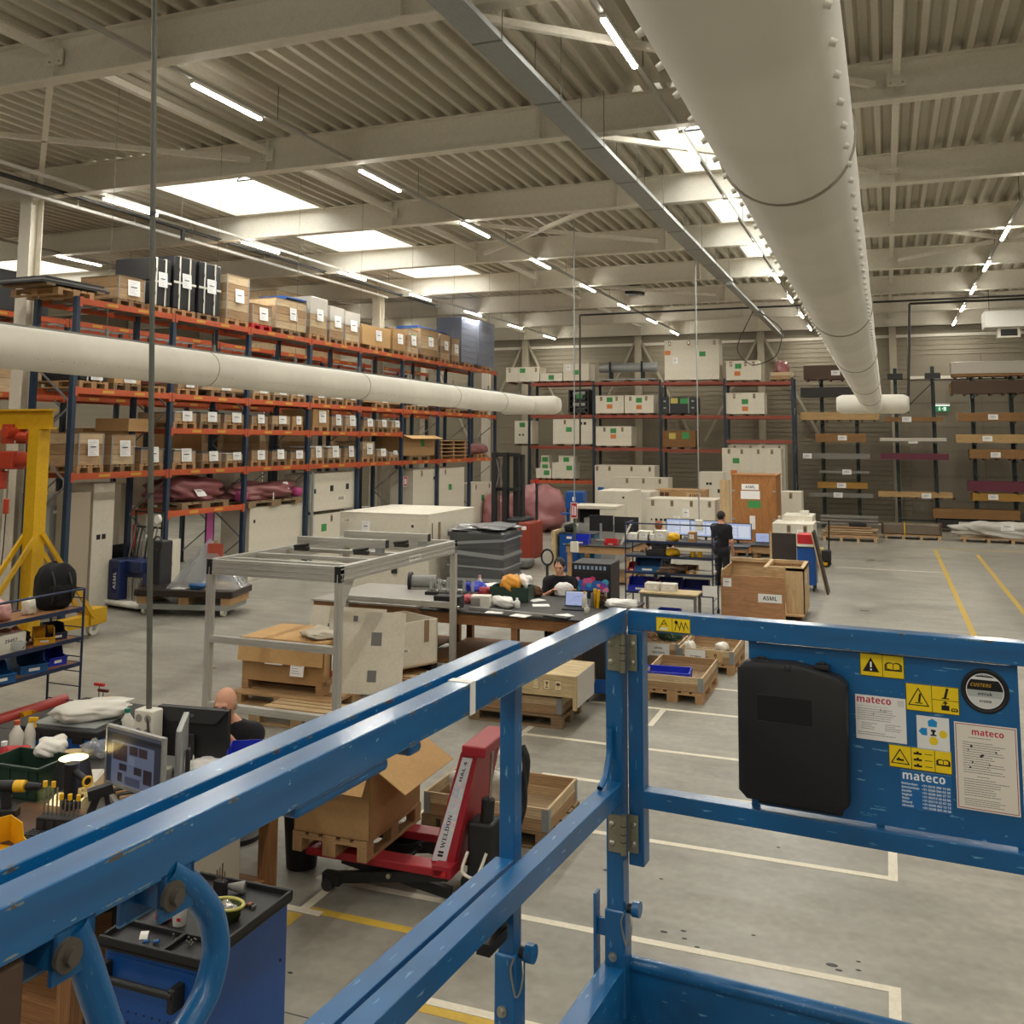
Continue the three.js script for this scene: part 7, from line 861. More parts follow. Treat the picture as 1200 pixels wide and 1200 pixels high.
  solo('waste_bin', mg([lathe([[0.001, 0], [0.12, 0], [0.15, 0.42], [0.145, 0.42], [0.115, 0.01], [0.001, 0.01]], 24)]), M.black, 'black waste bin with a white liner beside the bench leg', 'bin', onY(330, 1025, 0).add(V3(0.05, 0, -0.2))); solo('bench_panel', bx(-0.015, 0.015, 0, 0.6, -0.3, 0.3), M.offwhite, 'pale side panel standing under the bench', 'panel', V3(-4.45, 0.001, -5.75));
  // power drop over the bench
  const B = onY(174, 846, 1.24), P = onZ(181, 0, B.z - 0.1), top = B.clone().add(P.sub(B).multiplyScalar((DECK - B.y) / (P.y - B.y))), pd = thing('power_drop', 'grey conduit with a white socket box hanging over the near benches', 'power drop', B);
  part(pd, 'conduit', rod(V3(0, 0.08, 0), top.clone().sub(B), 0.022, 10), mat('grey conduit', 0x57574f, 0.6)); part(pd, 'clip', mg([0.18, 0.42, 0.7].map((f) => { const q = top.clone().sub(B).multiplyScalar(f); return rod(q.clone().add(V3(0, -0.02, 0)), q.clone().add(V3(0, 0.02, 0)), 0.026, 10); })), M.darkgrey); const sb = part(pd, 'socket_box', bx(-0.09, 0.09, -0.12, 0.1, -0.06, 0.06, 0.012), M.offwhite, 'white socket box'); for (const [x, z, r] of [[-0.04, 0.061, 0], [0.045, 0.061, 0]]) for (const y of [-0.06, 0.04]) part(sb, 'socket', rod(V3(x, y, 0.058), V3(x, y, 0.064), 0.03, 14), M.greyMach); part(pd, 'plug_cable', tube([V3(0.03, 0.08, 0.05), V3(0.07, -0.05, 0.08), V3(0.08, -0.15, 0.09), V3(0.02, -0.3, 0.05)], 0.009, 20, 6), M.darkgrey);
}
{ // blue tool cart under the lift rail
  const t = thing('tool_cart', 'blue tool cart with a black top tray below the lift rail', 'tool cart', V3(-3.41, 0, -4.34)), w = 0.58, d = 0.72, h = 0.95;
  part(t, 'cabinet', bx(-w / 2, w / 2, 0.14, h - 0.06, -d / 2, d / 2, 0.008), M.cartSide); part(t, 'front_plate', bx(-w / 2 + 0.02, w / 2 - 0.02, 0.16, h - 0.09, d / 2, d / 2 + 0.006), M.cart);
  part(t, 'top_tray', mg([bx(-w / 2 - 0.02, w / 2 + 0.02, h - 0.06, h - 0.03, -d / 2 - 0.02, d / 2 + 0.03, 0.01), bx(-w / 2 - 0.02, w / 2 + 0.02, h - 0.05, h, d / 2 + 0.012, d / 2 + 0.03, 0.006), bx(-w / 2 - 0.02, w / 2 + 0.02, h - 0.05, h, -d / 2 - 0.02, -d / 2 - 0.002, 0.006), bx(-w / 2 - 0.02, -w / 2 - 0.002, h - 0.05, h, -d / 2, d / 2, 0.006), bx(w / 2 + 0.002, w / 2 + 0.02, h - 0.05, h, -d / 2, d / 2, 0.006), bx(-w / 2, w / 2, h - 0.04, h - 0.004, d / 2 - 0.17, d / 2 - 0.15, 0.004), bx(0.06, 0.08, h - 0.04, h - 0.004, d / 2 - 0.15, d / 2 + 0.01, 0.004)]), M.black);
  part(t, 'handle', mg([rod(V3(-0.26, h - 0.16, d / 2 + 0.08), V3(0.2, h - 0.16, d / 2 + 0.08), 0.018, 12), bx(-0.27, -0.23, h - 0.2, h - 0.11, d / 2, d / 2 + 0.09, 0.01), bx(0.17, 0.21, h - 0.24, h - 0.13, d / 2, d / 2 + 0.09, 0.01)]), M.black);
  for (let i = 0; i < 10; i++) for (const y of [0.62, 0.57]) part(t, 'vent_hole', rod(V3(-0.22 + i * 0.048, y, d / 2 + 0.005), V3(-0.22 + i * 0.048, y, d / 2 + 0.0075), 0.006, 8), M.black);
  sheet(t, 'yellow_sticker', 0.1, 0.07, words('NNE', 90, 60, '#e4b92a', '#3a2c10', 34), -0.13, 0.49, d / 2 + 0.008); for (const x of [-0.24, 0.24]) for (const z of [-0.28, 0.28]) part(t, 'caster', rod(V3(x - 0.02, 0.07, z), V3(x + 0.02, 0.07, z), 0.07, 16), M.darkgrey); part(t, 'lock', rod(V3(w / 2, 0.62, -0.3), V3(w / 2 + 0.006, 0.62, -0.3), 0.008, 8), M.black);
  const C = (px, py) => onY(px, py, h - 0.03);
  const rp = thing('tape_gun', 'red plastic holder lying on the tool cart tray', 'holder', C(193, 1078), 0.3); part(rp, 'body', bx(-0.04, 0.04, 0, 0.11, -0.03, 0.03, 0.015), M.redBright); part(rp, 'grip', bx(-0.03, 0.03, 0.02, 0.05, 0.03, 0.06, 0.01), M.redBright); const cp = thing('paper_cup', 'white paper cup with red print on the tool cart', 'cup', C(210, 1083)); part(cp, 'wall', lathe([[0.001, 0], [0.032, 0], [0.04, 0.12], [0.037, 0.12], [0.03, 0.005], [0.001, 0.005]], 24), M.paper); part(cp, 'print', bx(0.01, 0.03, 0.03, 0.045, 0.03, 0.034), M.redBright);
  const bo = thing('plastic_bowl', 'green bowl with a yellow rim and small parts on the tool cart', 'bowl', C(265, 1076)); part(bo, 'bowl', lathe([[0.001, 0], [0.06, 0], [0.075, 0.07], [0.07, 0.07], [0.055, 0.008], [0.001, 0.008]], 28).scale(1.25, 1, 0.9), mat('olive bowl', 0x3c4a1e, 0.5)); part(bo, 'rim', new THREE.TorusGeometry(0.075, 0.008, 8, 32).rotateX(Math.PI / 2).scale(1.25, 1, 0.9).translate(0, 0.07, 0), mat('lemon rim', 0xc9c26a, 0.5)); part(bo, 'parts', lump(0.14, 0.05, 0.1, 61, 0.3, 16).translate(0, 0.02, 0), M.steel);
  const th = thing('tool_rack', 'small black rack of thin drivers on the tool cart', 'tool rack', C(258, 1052)); part(th, 'block', bx(-0.035, 0.035, 0, 0.09, -0.02, 0.02, 0.004), M.black); for (let i = 0; i < 4; i++) part(th, 'driver', rod(V3(-0.025 + 0.017 * i, 0.06, 0), V3(-0.025 + 0.017 * i, 0.14 + 0.02 * (i % 3), 0), 0.004, 6), i % 2 ? M.steel : M.woodDark);
  solo('funnel', lathe([[0.035, 0], [0.012, 0.1], [0.006, 0.17], [0.001, 0.17]], 16).rotateZ(1.5), M.greyMach, 'grey plastic funnel lying on the tool cart', 'funnel', C(278, 1045).add(V3(0.05, 0.03, 0)), 0.4);
  const sm = thing('connector_set', 'small orange and dark connectors on the tool cart', 'connectors', C(290, 1062)); for (let i = 0; i < 6; i++) part(sm, 'connector', bx(-0.05 + 0.018 * i, -0.036 + 0.018 * i, 0, 0.018, -0.02 + 0.008 * (i % 3), 0.01 + 0.008 * (i % 3), 0.004), [mat('salmon plug', 0xb0603e, 0.5), M.black, M.grey][i % 3]);
  solo('curved_label', new THREE.CylinderGeometry(0.05, 0.05, 0.04, 16, 1, true, 0, 1.6).rotateZ(Math.PI / 2), M.paper, 'curved white label strip in the cart tray', 'label', C(170, 1096).add(V3(0, -0.03, 0)), 0.5); for (let i = 0; i < 2; i++) solo('small_socket', rod(V3(0, 0, 0), V3(0.03, 0.005, 0), 0.009, 10), M.binMid, (i ? 'second' : 'first') + ' small blue socket beside the curved label in the cart tray', 'socket', C(168 + 12 * i, 1106).add(V3(0, 0.01, 0)), 0.2, 'blue sockets in the tray'); const scw = thing('screw_heap', 'heap of bright screws in the round tray cup', 'screws', C(222, 1108)); for (let i = 0; i < 14; i++) part(scw, 'screw', rod(V3(0.02 * Math.cos(i * 2.4) * (i / 9), 0.004 + 0.002 * i, 0.02 * Math.sin(i * 2.4) * (i / 9)), V3(0.02 * Math.cos(i * 2.4) * (i / 9) + 0.012, 0.01 + 0.002 * i, 0.02 * Math.sin(i * 2.4) * (i / 9) + 0.006), 0.004, 6), M.steel); solo('steel_pin', rod(V3(0, 0, 0), V3(0, 0.04, 0), 0.005, 8), M.steel, 'single steel pin standing in the cart tray', 'pin', C(203, 1104));
}
// ------------------------------------------------------------------ tube shelf units on wheels
function tubeShelf(label, pos, turn, w, d, ys, top, o = {}) {      // w along local x
  const t = thing('tube_shelf', label, 'shelf', pos, turn), m = M.tubeBlue, r = 0.014;
  for (const x of [0, w]) { for (const z of [0, -d]) part(t, 'post', rod(V3(x, 0.06, z), V3(x, top, z), r, 8), m); for (let y = 0.15; y < top; y += 0.17) part(t, 'rung', rod(V3(x, y, 0), V3(x, y, -d), 0.007, 6), m); part(t, 'top_bar', rod(V3(x, top, 0), V3(x, top, -d), r, 8), m); for (const z of [0, -d]) part(t, 'caster', rod(V3(x - 0.02, 0.05, z), V3(x + 0.02, 0.05, z), 0.05, 12), M.black); }
  if (o.rail) part(t, 'top_bar', rod(V3(0, top, o.rail === 2 ? 0 : -d), V3(w, top, o.rail === 2 ? 0 : -d), r, 8), m);
  ys.forEach((y) => { part(t, 'shelf_board', bx(0.01, w - 0.01, y - 0.018, y, -d + 0.01, -0.01), o.board ?? M.woodRed); for (const z of [0, -d]) part(t, 'shelf_rail', bx(0, w, y - 0.035, y + 0.008, z - 0.012, z + 0.012), m); for (const x of [0, w]) part(t, 'shelf_rail', bx(x - 0.012, x + 0.012, y - 0.03, y + 0.004, -d, 0), m); });
  return t;
}
{ // shelf beside the near bench, long side along the hall
  const b = onY(91, 855, 0), ys = [0.25, 0.77, 1.06, 1.4], w = 2.2, S = (z, y, x = 0) => V3(b.x - 0.26 + x, y, b.z + z);
  tubeShelf('navy tube shelf with brown boards, bins and a black backpack on top', V3(b.x, 0, b.z + w), Math.PI / 2, w, 0.5, ys, 1.62, { rail: 2 });
  const bp = thing('backpack', 'black backpack standing on the top board of the tube shelf', 'backpack', S(0.2, 1.4), 1.3); part(bp, 'bag', lump(0.44, 0.52, 0.3, 14, 0.07, 26), M.blackSoft); part(bp, 'front_pocket', lump(0.32, 0.26, 0.12, 15, 0.06, 18).translate(0, 0.04, 0.12), M.blackSoft); part(bp, 'grab_loop', tube([V3(-0.05, 0.46, -0.05), V3(-0.02, 0.53, -0.05), V3(0.03, 0.53, -0.05), V3(0.06, 0.46, -0.05)], 0.012, 14, 6), M.blackSoft); for (const x of [-0.1, 0.1]) part(bp, 'strap', tube([V3(x, 0.45, 0.1), V3(x, 0.3, 0.19), V3(x * 1.2, 0.08, 0.17)], 0.014, 16, 6), M.black);
  const hh = thing('ear_muffs', 'yellow ear muffs lying behind the backpack', 'ear muffs', S(0.02, 1.4, -0.1)); part(hh, 'cup', lump(0.12, 0.12, 0.08, 3, 0.05, 12).translate(-0.05, 0.3, 0), M.yellow); part(hh, 'cup', lump(0.1, 0.12, 0.08, 4, 0.05, 12).translate(0.06, 0.3, 0), M.yellow); part(hh, 'stand', bx(-0.02, 0.02, 0, 0.32, -0.02, 0.02), M.black);
  cloth('pink_film', 'pink film parcel on the top board of the tube shelf', 'parcel', S(1.05, 1.4), 0.4, 0.22, 0.3, 17, mat('pale pink film', 0xcf9a94, 0.4)); cloth('white_bag', 'pale bag leaning against the backpack', 'bag', S(0.6, 1.4, 0.05), 0.14, 0.18, 0.14, 18, M.offwhite);
  const fb = thing('number_box', 'white box with a printed number on the second board of the tube shelf', 'box', S(1.05, 1.06, 0.0), Math.PI / 2); part(fb, 'body', bx(-0.28, 0.28, 0, 0.2, -0.2, 0.22, 0.008), M.offwhite); sheet(fb, 'print', 0.36, 0.14, words('29497|▪▪ ▪', 200, 90, '#d9d5c8', '#3a3a3c', 34), 0.08, 0.11, 0.222); cloth('pink_film', 'pink film bag beside the numbered white box', 'bag', S(0.82, 1.06, 0.05), 0.26, 0.22, 0.26, 27, mat('pale pink film', 0xcf9a94, 0.4)); cloth('clear_bag', 'clear bag before the numbered white box', 'bag', S(0.95, 1.06, 0.18), 0.3, 0.12, 0.1, 28, M.film);
  bin('yellow stacking bin on the second board of the tube shelf', S(0.4, 1.06, 0.08), 0.9, 0.22, 0.32, 0.16, M.binYel); bin('navy stacking bin on the second board beside the yellow one', S(0.18, 1.06, 0), 1.2, 0.2, 0.3, 0.17, M.binNavy); cloth('dark_parts', 'dark machine parts behind the bins on the second board', 'parts', S(0.6, 1.06, -0.12), 0.3, 0.14, 0.2, 29, M.darkgrey);
  bin('long mid blue bin on the third board of the tube shelf', S(1.05, 0.77, 0), 1.35, 0.3, 0.6, 0.2, M.binMid); bin('mid blue bin on the third board of the tube shelf', S(0.55, 0.77, 0.02), 1.2, 0.3, 0.42, 0.2, M.binMid); bin('royal blue bin on the third board at the shelf end', S(0.2, 0.77, 0), 1.35, 0.22, 0.32, 0.2, M.binBlue);
  const rr = thing('film_roll', 'long red film roll on the lowest board of the tube shelf', 'film roll', S(0.5, 0.31)); part(rr, 'roll', rod(V3(0, 0, -0.55), V3(0, 0, 0.45), 0.06, 20), mat('red film roll', 0xb0443f, 0.4)); part(rr, 'core', rod(V3(0, 0, -0.56), V3(0, 0, -0.545), 0.03, 14), M.cardLight); bin('small yellow bin on the lowest board of the tube shelf', S(0.62, 0.25, 0.17), 1.2, 0.14, 0.2, 0.09, M.binYel); solo('white_carton', bx(-0.12, 0.12, 0, 0.12, -0.1, 0.1, 0.004), M.offwhite, 'white carton on the lowest board of the tube shelf', 'carton', S(1.2, 0.25, 0.1));
}
// ------------------------------------------------------------------ middle tables
table('wide dark topped timber table with packing clutter and a laptop', -6.55, -3.6, -14.95, -13.15, 0.9, { wood: M.woodRed });
table('grey topped timber table joined to the cluttered table', -8.4, -6.62, -14.9, -13.12, 0.93, { top: mat('grey table top', 0xa5a29b, 0.4), wood: M.woodRed });
{
  const B = (px, py, h = 0.9) => onY(px, py, h);
  laptop('open laptop with a pale drawing on the cluttered table', B(673, 714), 0.12);
  const mc = thing('motor_part', 'silver grey motor part lying on the grey table top', 'machine part', B(497, 690, 0.93), 0.3); part(mc, 'housing', rod(V3(-0.22, 0.12, 0), V3(0.2, 0.12, 0), 0.11, 18), M.greyMach); part(mc, 'flange', rod(V3(-0.26, 0.12, 0), V3(-0.2, 0.12, 0), 0.15, 18), M.black); part(mc, 'bracket', bx(-0.2, 0.3, 0, 0.04, -0.12, 0.12), M.steel); part(mc, 'shaft', rod(V3(0.2, 0.12, 0), V3(0.4, 0.12, 0), 0.03, 10), M.steel);
  const gl = thing('glass_set', 'row of upright clear glass tubes on a black tray', 'glass tubes', B(530, 697, 0.93), 0.1); part(gl, 'tray', bx(-0.42, 0.42, 0, 0.05, -0.14, 0.14, 0.006), M.black); for (let i = 0; i < 6; i++) part(gl, 'tube', rod(V3(-0.36 + i * 0.14, 0.05, 0), V3(-0.36 + i * 0.14, 0.24, 0), 0.03, 12), M.film); for (let i = 0; i < 7; i++) part(gl, 'fitting', bx(-0.38 + i * 0.12, -0.32 + i * 0.12, 0.05, 0.08, 0.04, 0.11), M.steel);
  solo('black_case', bx(-0.2, 0.2, 0, 0.18, -0.12, 0.12, 0.01), M.black, 'black open case before the glass tubes', 'case', B(526, 712, 0.93), 0.1); const tl = thing('torch', 'long black torch lying at the grey table edge', 'torch', B(520, 714, 0.93), 0.15); part(tl, 'body', rod(V3(-0.22, 0.03, 0), V3(0.16, 0.03, 0), 0.02, 12), M.black); part(tl, 'head', rod(V3(0.16, 0.03, 0), V3(0.24, 0.03, 0), 0.035, 14), M.steel);
  bottle('white bottle with a pink cap on the cluttered table', B(562, 696), M.offwhite, 0.3, 0.055, mat('pink cap', 0xc98a8a, 0.5));
  cloth('blue_cloth', 'royal blue cloth heap on the cluttered table', 'cloth', B(558, 697), 0.4, 0.2, 0.3, 33, M.binBlue); cloth('white_cloth', 'white cloth beside the blue cloth heap', 'cloth', B(577, 694), 0.45, 0.14, 0.3, 34, M.paper); cloth('red_cloth', 'dark red cloth before the blue cloth heap', 'cloth', B(569, 700), 0.22, 0.16, 0.2, 35, M.red); cloth('pink_cloth', 'pink and white cloth at the table edge', 'cloth', B(553, 706), 0.26, 0.12, 0.2, 36, mat('pink cloth', 0xc4616a, 0.7));
  const gb = thing('small_carton', 'small white and grey carton on the cluttered table', 'carton', B(564, 711), 0.2); part(gb, 'body', bx(-0.14, 0.14, 0, 0.17, -0.1, 0.1, 0.004), M.offwhite); part(gb, 'side_print', bx(-0.14, 0.0, 0.02, 0.14, 0.1, 0.102), M.greyMach);
  const dc = thing('dark_crate', 'dark green crate of yellow and white bags on the cluttered table', 'crate', B(600, 703), 0.12); { const w = 0.62, d = 0.4, h = 0.22; part(dc, 'shell', mg([bx(-w / 2, w / 2, 0, 0.01, -d / 2, d / 2), bx(-w / 2, w / 2, 0, h, d / 2 - 0.012, d / 2), bx(-w / 2, w / 2, 0, h, -d / 2, -d / 2 + 0.012), bx(-w / 2, -w / 2 + 0.012, 0, h, -d / 2, d / 2), bx(w / 2 - 0.012, w / 2, 0, h, -d / 2, d / 2)]), M.binGreen); }
  cloth('yellow_bag', 'orange yellow bag bulging out of the dark crate', 'bag', B(598, 703).add(V3(0, 0.12, -0.02)), 0.42, 0.26, 0.3, 39, mat('amber bag', 0xd08d1c, 0.5)); cloth('white_bag', 'white bag behind the amber bag in the dark crate', 'bag', B(610, 700).add(V3(0.04, 0.12, -0.08)), 0.34, 0.22, 0.22, 40, M.paper); cloth('white_bag', 'long white bag lying before the dark crate', 'bag', B(590, 711), 0.42, 0.15, 0.2, 41, M.paper); cloth('cable_heap', 'brownish cable heap beside the dark crate', 'cable', B(622, 700).add(V3(0.02, 0, -0.12)), 0.22, 0.16, 0.2, 42, M.woodDark);
  bottle('small white pot before the dark crate', B(606, 712), M.paper, 0.14, 0.045, M.paper);
  { const a = B(550, 714), b = B(648, 724); solo('profile_bar', bar(V3(0, 0.02, 0), b.clone().sub(a).add(V3(0, 0.02, 0)), 0.045, 0.04), M.greyMach, 'long grey profile bar lying across the cluttered table', 'bar', a); }
  for (const [px, py, tn, l] of [[634, 710, 0.4, 'loose white papers beside the laptop'], [610, 722, -0.2, 'white strip paper at the table edge'], [660, 722, 0.8, 'crumpled white paper before the laptop'], [628, 704, 1.0, 'white paper behind the white pot'], [580, 718, 0.1, 'white card at the table edge']]) solo('paper_sheet', bx(-0.13, 0.13, 0, 0.012, -0.1, 0.1, 0.004), M.paper, l, 'paper', B(px, py), tn);
  cloth('white_cloth', 'white cloth with black marks hanging before the dark haired man', 'cloth', B(661, 698), 0.3, 0.2, 0.12, 43, M.paper); const kb = thing('keyboard', 'dark keyboard on the cluttered table beside the papers', 'keyboard', B(652, 724), -0.25); part(kb, 'base', bx(-0.2, 0.2, 0, 0.025, -0.07, 0.07, 0.006), M.black);
  bottle('white spray can beside the laptop', B(685, 714), M.offwhite, 0.26, 0.04, M.yellow); bottle('small white jar beside the spray can', B(688, 719), M.offwhite, 0.12, 0.04, M.offwhite);
  const mx = thing('machine_parts', 'cluster of small black and brass machine parts beside the spray can', 'machine parts', B(703, 712)); for (let i = 0; i < 9; i++) part(mx, 'fitting', mg([rod(V3(0.08 * (i % 3) - 0.1, 0, 0.08 * Math.floor(i / 3) - 0.1), V3(0.08 * (i % 3) - 0.1 + 0.02 * (i % 2), 0.12 + 0.05 * (i % 4), 0.08 * Math.floor(i / 3) - 0.1), 0.025, 8)]), [M.black, M.woodDark, M.steel, M.yellow][i % 4]); cloth('white_cloth', 'white cloth at the table end beside the machine parts', 'cloth', B(728, 712), 0.5, 0.12, 0.3, 44, M.paper);
  // black cabinet with colourful stickers behind the table
  const cb = thing('black_cabinet', 'black wheeled cabinet with blue and pink stickers behind the table', 'cabinet', V3(-4.62, 0, -15.8), 0.05); part(cb, 'body', bx(-0.33, 0.33, 0.08, 1.38, -0.4, 0.3, 0.01), M.black); const art = new THREE.MeshStandardMaterial({ roughness: 0.4, map: canvasTex(200, 120, (c) => { c.fillStyle = '#18181b'; c.fillRect(0, 0, 200, 120); c.fillStyle = '#2f66b8'; c.fillRect(6, 50, 190, 62); const r = rng(6); for (let i = 0; i < 16; i++) { c.fillStyle = ['#c23a6a', '#d2588f', '#3fa0c8', '#7a49a8', '#d88aa6'][i % 5]; c.beginPath(); c.arc(20 + 170 * r(), 40 + 66 * r(), 7 + 12 * r(), 0, 7); c.fill(); } }) }); art.name = 'sticker print'; sheet(cb, 'sticker_area', 0.6, 0.32, art, 0, 1.08, 0.302); for (let i = 0; i < 8; i++) part(cb, 'ribbon', bx(-0.28 + i * 0.07, -0.24 + i * 0.07, 1.28, 1.34, 0.3, 0.304), mat('pale blue tag', 0x8fa3c0, 0.6)); for (const x of [-0.25, 0.25]) for (const z of [-0.3, 0.2]) part(cb, 'caster', rod(V3(x - 0.02, 0.04, z), V3(x + 0.02, 0.04, z), 0.04, 12), M.darkgrey); part(cb, 'tag_sheet', bx(0.33, 0.334, 0.5, 0.8, 0.05, 0.25), M.paper);
  const hd = onZ(641, 644, -17.6), pj = thing('pallet_jack', 'hand pallet jack with a black loop handle behind the dark haired man', 'pallet jack', V3(hd.x, 0, -17.6)); part(pj, 'tiller', rod(V3(0, 0.2, 0), V3(0, 1.05, -0.02), 0.025, 10), M.black); part(pj, 'loop_handle', new THREE.TorusGeometry(0.13, 0.02, 8, 24).scale(0.9, 1.1, 1).translate(0, 1.18, -0.02), M.black); part(pj, 'pump', rod(V3(0, 0.1, 0), V3(0, 0.55, 0), 0.06, 14, 0.04), M.offwhite); for (const x of [-0.2, 0.2]) part(pj, 'fork', bx(x - 0.08, x + 0.08, 0.05, 0.1, -1.2, 0, 0.01), M.greyMach); part(pj, 'wheel', rod(V3(-0.06, 0.09, 0.05), V3(0.06, 0.09, 0.05), 0.09, 16), M.black);
  const bc2 = thing('drawer_cart', 'black perforated tool cart on a blue base under the lift corner', 'tool cart', onY(708, 826, 0).add(V3(-0.1, 0, -0.35)), 0.1); part(bc2, 'base', bx(-0.22, 0.22, 0.12, 0.3, -0.3, 0.3, 0.01), M.cartSide); part(bc2, 'panel', bx(-0.24, 0.24, 0.3, 1.05, -0.3, 0.3, 0.01), M.black); for (let i = 0; i < 8; i++) part(bc2, 'hook', bar(V3(0.1, 0.4 + i * 0.075, 0.31), V3(0.18, 0.44 + i * 0.075, 0.36), 0.014, 0.014), M.steel); for (const x of [-0.18, 0.18]) for (const z of [-0.25, 0.25]) part(bc2, 'caster', rod(V3(x - 0.02, 0.06, z), V3(x + 0.02, 0.06, z), 0.06, 14), M.darkgrey);
}
// ------------------------------------------------------------------ navy shelf cart with bins, and the far desks
{
  const z = -19.0, xs = onZ(733, 660, z).x, w = onZ(835, 660, z).x - xs, ys = [0.43, 0.81, 1.13, 1.42];
  tubeShelf('navy tube shelf cart with four boards of bins and small cartons', V3(xs, 0, z), 0, w, 0.6, ys, 1.76, { rail: 2, board: mat('dark shelf board', 0x2b2a2c, 0.5) });
  const S = (px, y) => V3(onZ(px, 660, z - 0.2).x, y, z - 0.22);
  [[742, 0.81, M.binRed, 'red', 0.16, 0.15], [760, 0.81, M.binMid, 'mid blue', 0.5, 0.24], [752, 0.43, M.binBlue, 'royal blue', 0.5, 0.24], [765, 0.43, M.binRed, 'dark red', 0.26, 0.2], [785, 0.43, mat('deep blue bin', 0x182070, 0.5), 'deep blue', 0.46, 0.26], [815, 0.43, mat('deep blue bin', 0x182070, 0.5), 'deep navy', 0.5, 0.24], [811, 0.81, mat('amber bin', 0xa87414, 0.5), 'amber', 0.2, 0.14]].forEach(([px, y, m, c, ww, h]) => bin(`${c} open bin on the ${y > 0.6 ? 'second' : 'lowest'} board of the navy shelf cart`, S(px, y), 0.05, ww, 0.42, h, m));
  [[744, 1.42, 0.22, 0.13], [756, 1.42, 0.26, 0.18], [765, 1.42, 0.16, 0.12], [775, 1.42, 0.22, 0.2], [812, 1.42, 0.14, 0.2]].forEach(([px, y, ww, h], i) => { const t = thing('small_carton', `small ${i === 4 ? 'brown' : 'pale'} carton on the navy shelf cart top, ${ordinal[i]} from its handle`, 'carton', S(px, y), 0, 'pale cartons on the shelf cart'); part(t, 'body', bx(-ww / 2, ww / 2, 0, h, -0.12, 0.12, 0.004), i === 4 ? M.card : M.offwhite); sheet(t, 'print', ww * 0.6, h * 0.4, M.print, 0, h * 0.55, 0.122); });
  cloth('yellow_rag', 'bright yellow bag on the top board of the navy shelf cart', 'bag', S(790, 1.42), 0.22, 0.16, 0.2, 51, M.yellow); cloth('yellow_rag', 'yellow cloth on the third board of the navy shelf cart', 'cloth', S(788, 1.13), 0.28, 0.14, 0.2, 52, M.yellow); [[822, 'first'], [830, 'second']].forEach(([px, n]) => solo('measuring_cup', rod(V3(0, 0, 0), V3(0, 0.1, 0), 0.05, 14), M.yellow, `${n} yellow cup on the third board of the navy shelf cart`, 'cup', S(px - 10, 1.13))); cloth('mixed_parts', 'heap of mixed brown parts on the second board of the shelf cart', 'parts', S(792, 0.81), 0.7, 0.14, 0.3, 53, mat('brown small parts', 0x6f5848, 0.6), 0.3); solo('white_tray', bx(-0.25, 0.25, 0, 0.06, -0.15, 0.15, 0.01), M.offwhite, 'white tray on the second board of the shelf cart', 'tray', S(823, 0.81)); solo('cable_tray_bin', bx(-0.2, 0.2, 0, 0.1, -0.15, 0.15, 0.02), M.black, 'black flat case on the third board of the shelf cart', 'case', S(770, 1.13)); solo('sign_sheet', bx(-0.14, 0.14, 0, 0.2, -0.004, 0.004), M.paper, 'white sheet hanging on the lowest board of the shelf cart', 'sheet', V3(onZ(832, 690, z).x, 0.42, z + 0.02));
  // small steel table before the cart
  const st = table('small steel table with a pale top and white cartons before the shelf cart', -4.35, -3.3, -18.3, -17.8, 0.62, { steel: 1, top: M.plyPale, name: 'side_table' }); for (const [x, n] of [[-4.15, 'first'], [-3.85, 'second']]) { const t = thing('small_carton', `${n} white printed carton on the small steel table`, 'carton', V3(x, 0.62, -18.05)); part(t, 'body', bx(-0.14, 0.14, 0, 0.14, -0.12, 0.12, 0.004), M.offwhite); sheet(t, 'print', 0.18, 0.05, M.print, 0, 0.07, 0.122); } bin('royal blue bin with a white bottle under the small steel table', V3(-3.85, 0, -18.0), 0, 0.4, 0.35, 0.3, M.binBlue);
  // far desk with blue cabinets
  table('far dark topped table with two black monitors and a blue bin', -7.3, -5.72, -24.1, -22.45, 0.9, { wood: M.wood }); const D = (px, py) => onY(px, py, 0.9);
  monitor('first of two black monitors seen from the back on the far table', V3(-6.78, 0.9, -23.75), Math.PI, 0.62, 0.4, null, { lift: 0.22, stand: M.greyMach }); monitor('second of two black monitors seen from the back on the far table', V3(-6.13, 0.9, -23.75), Math.PI, 0.62, 0.4, null, { lift: 0.2, stand: M.greyMach });
  bin('royal blue bin with papers on the far table', V3(-7.0, 0.9, -22.7), 0.1, 0.42, 0.36, 0.22, M.binBlue); bin('bright red bin of tools on the far table', V3(-6.25, 0.9, -22.75), 0.1, 0.3, 0.26, 0.14, M.redBright); solo('white_lamp_arm', bar(V3(0, 0, 0), V3(0.25, 0.5, 0), 0.06, 0.04), M.offwhite, 'slanted white lamp arm beside the red bin', 'lamp', V3(-6.05, 0.9, -22.9));
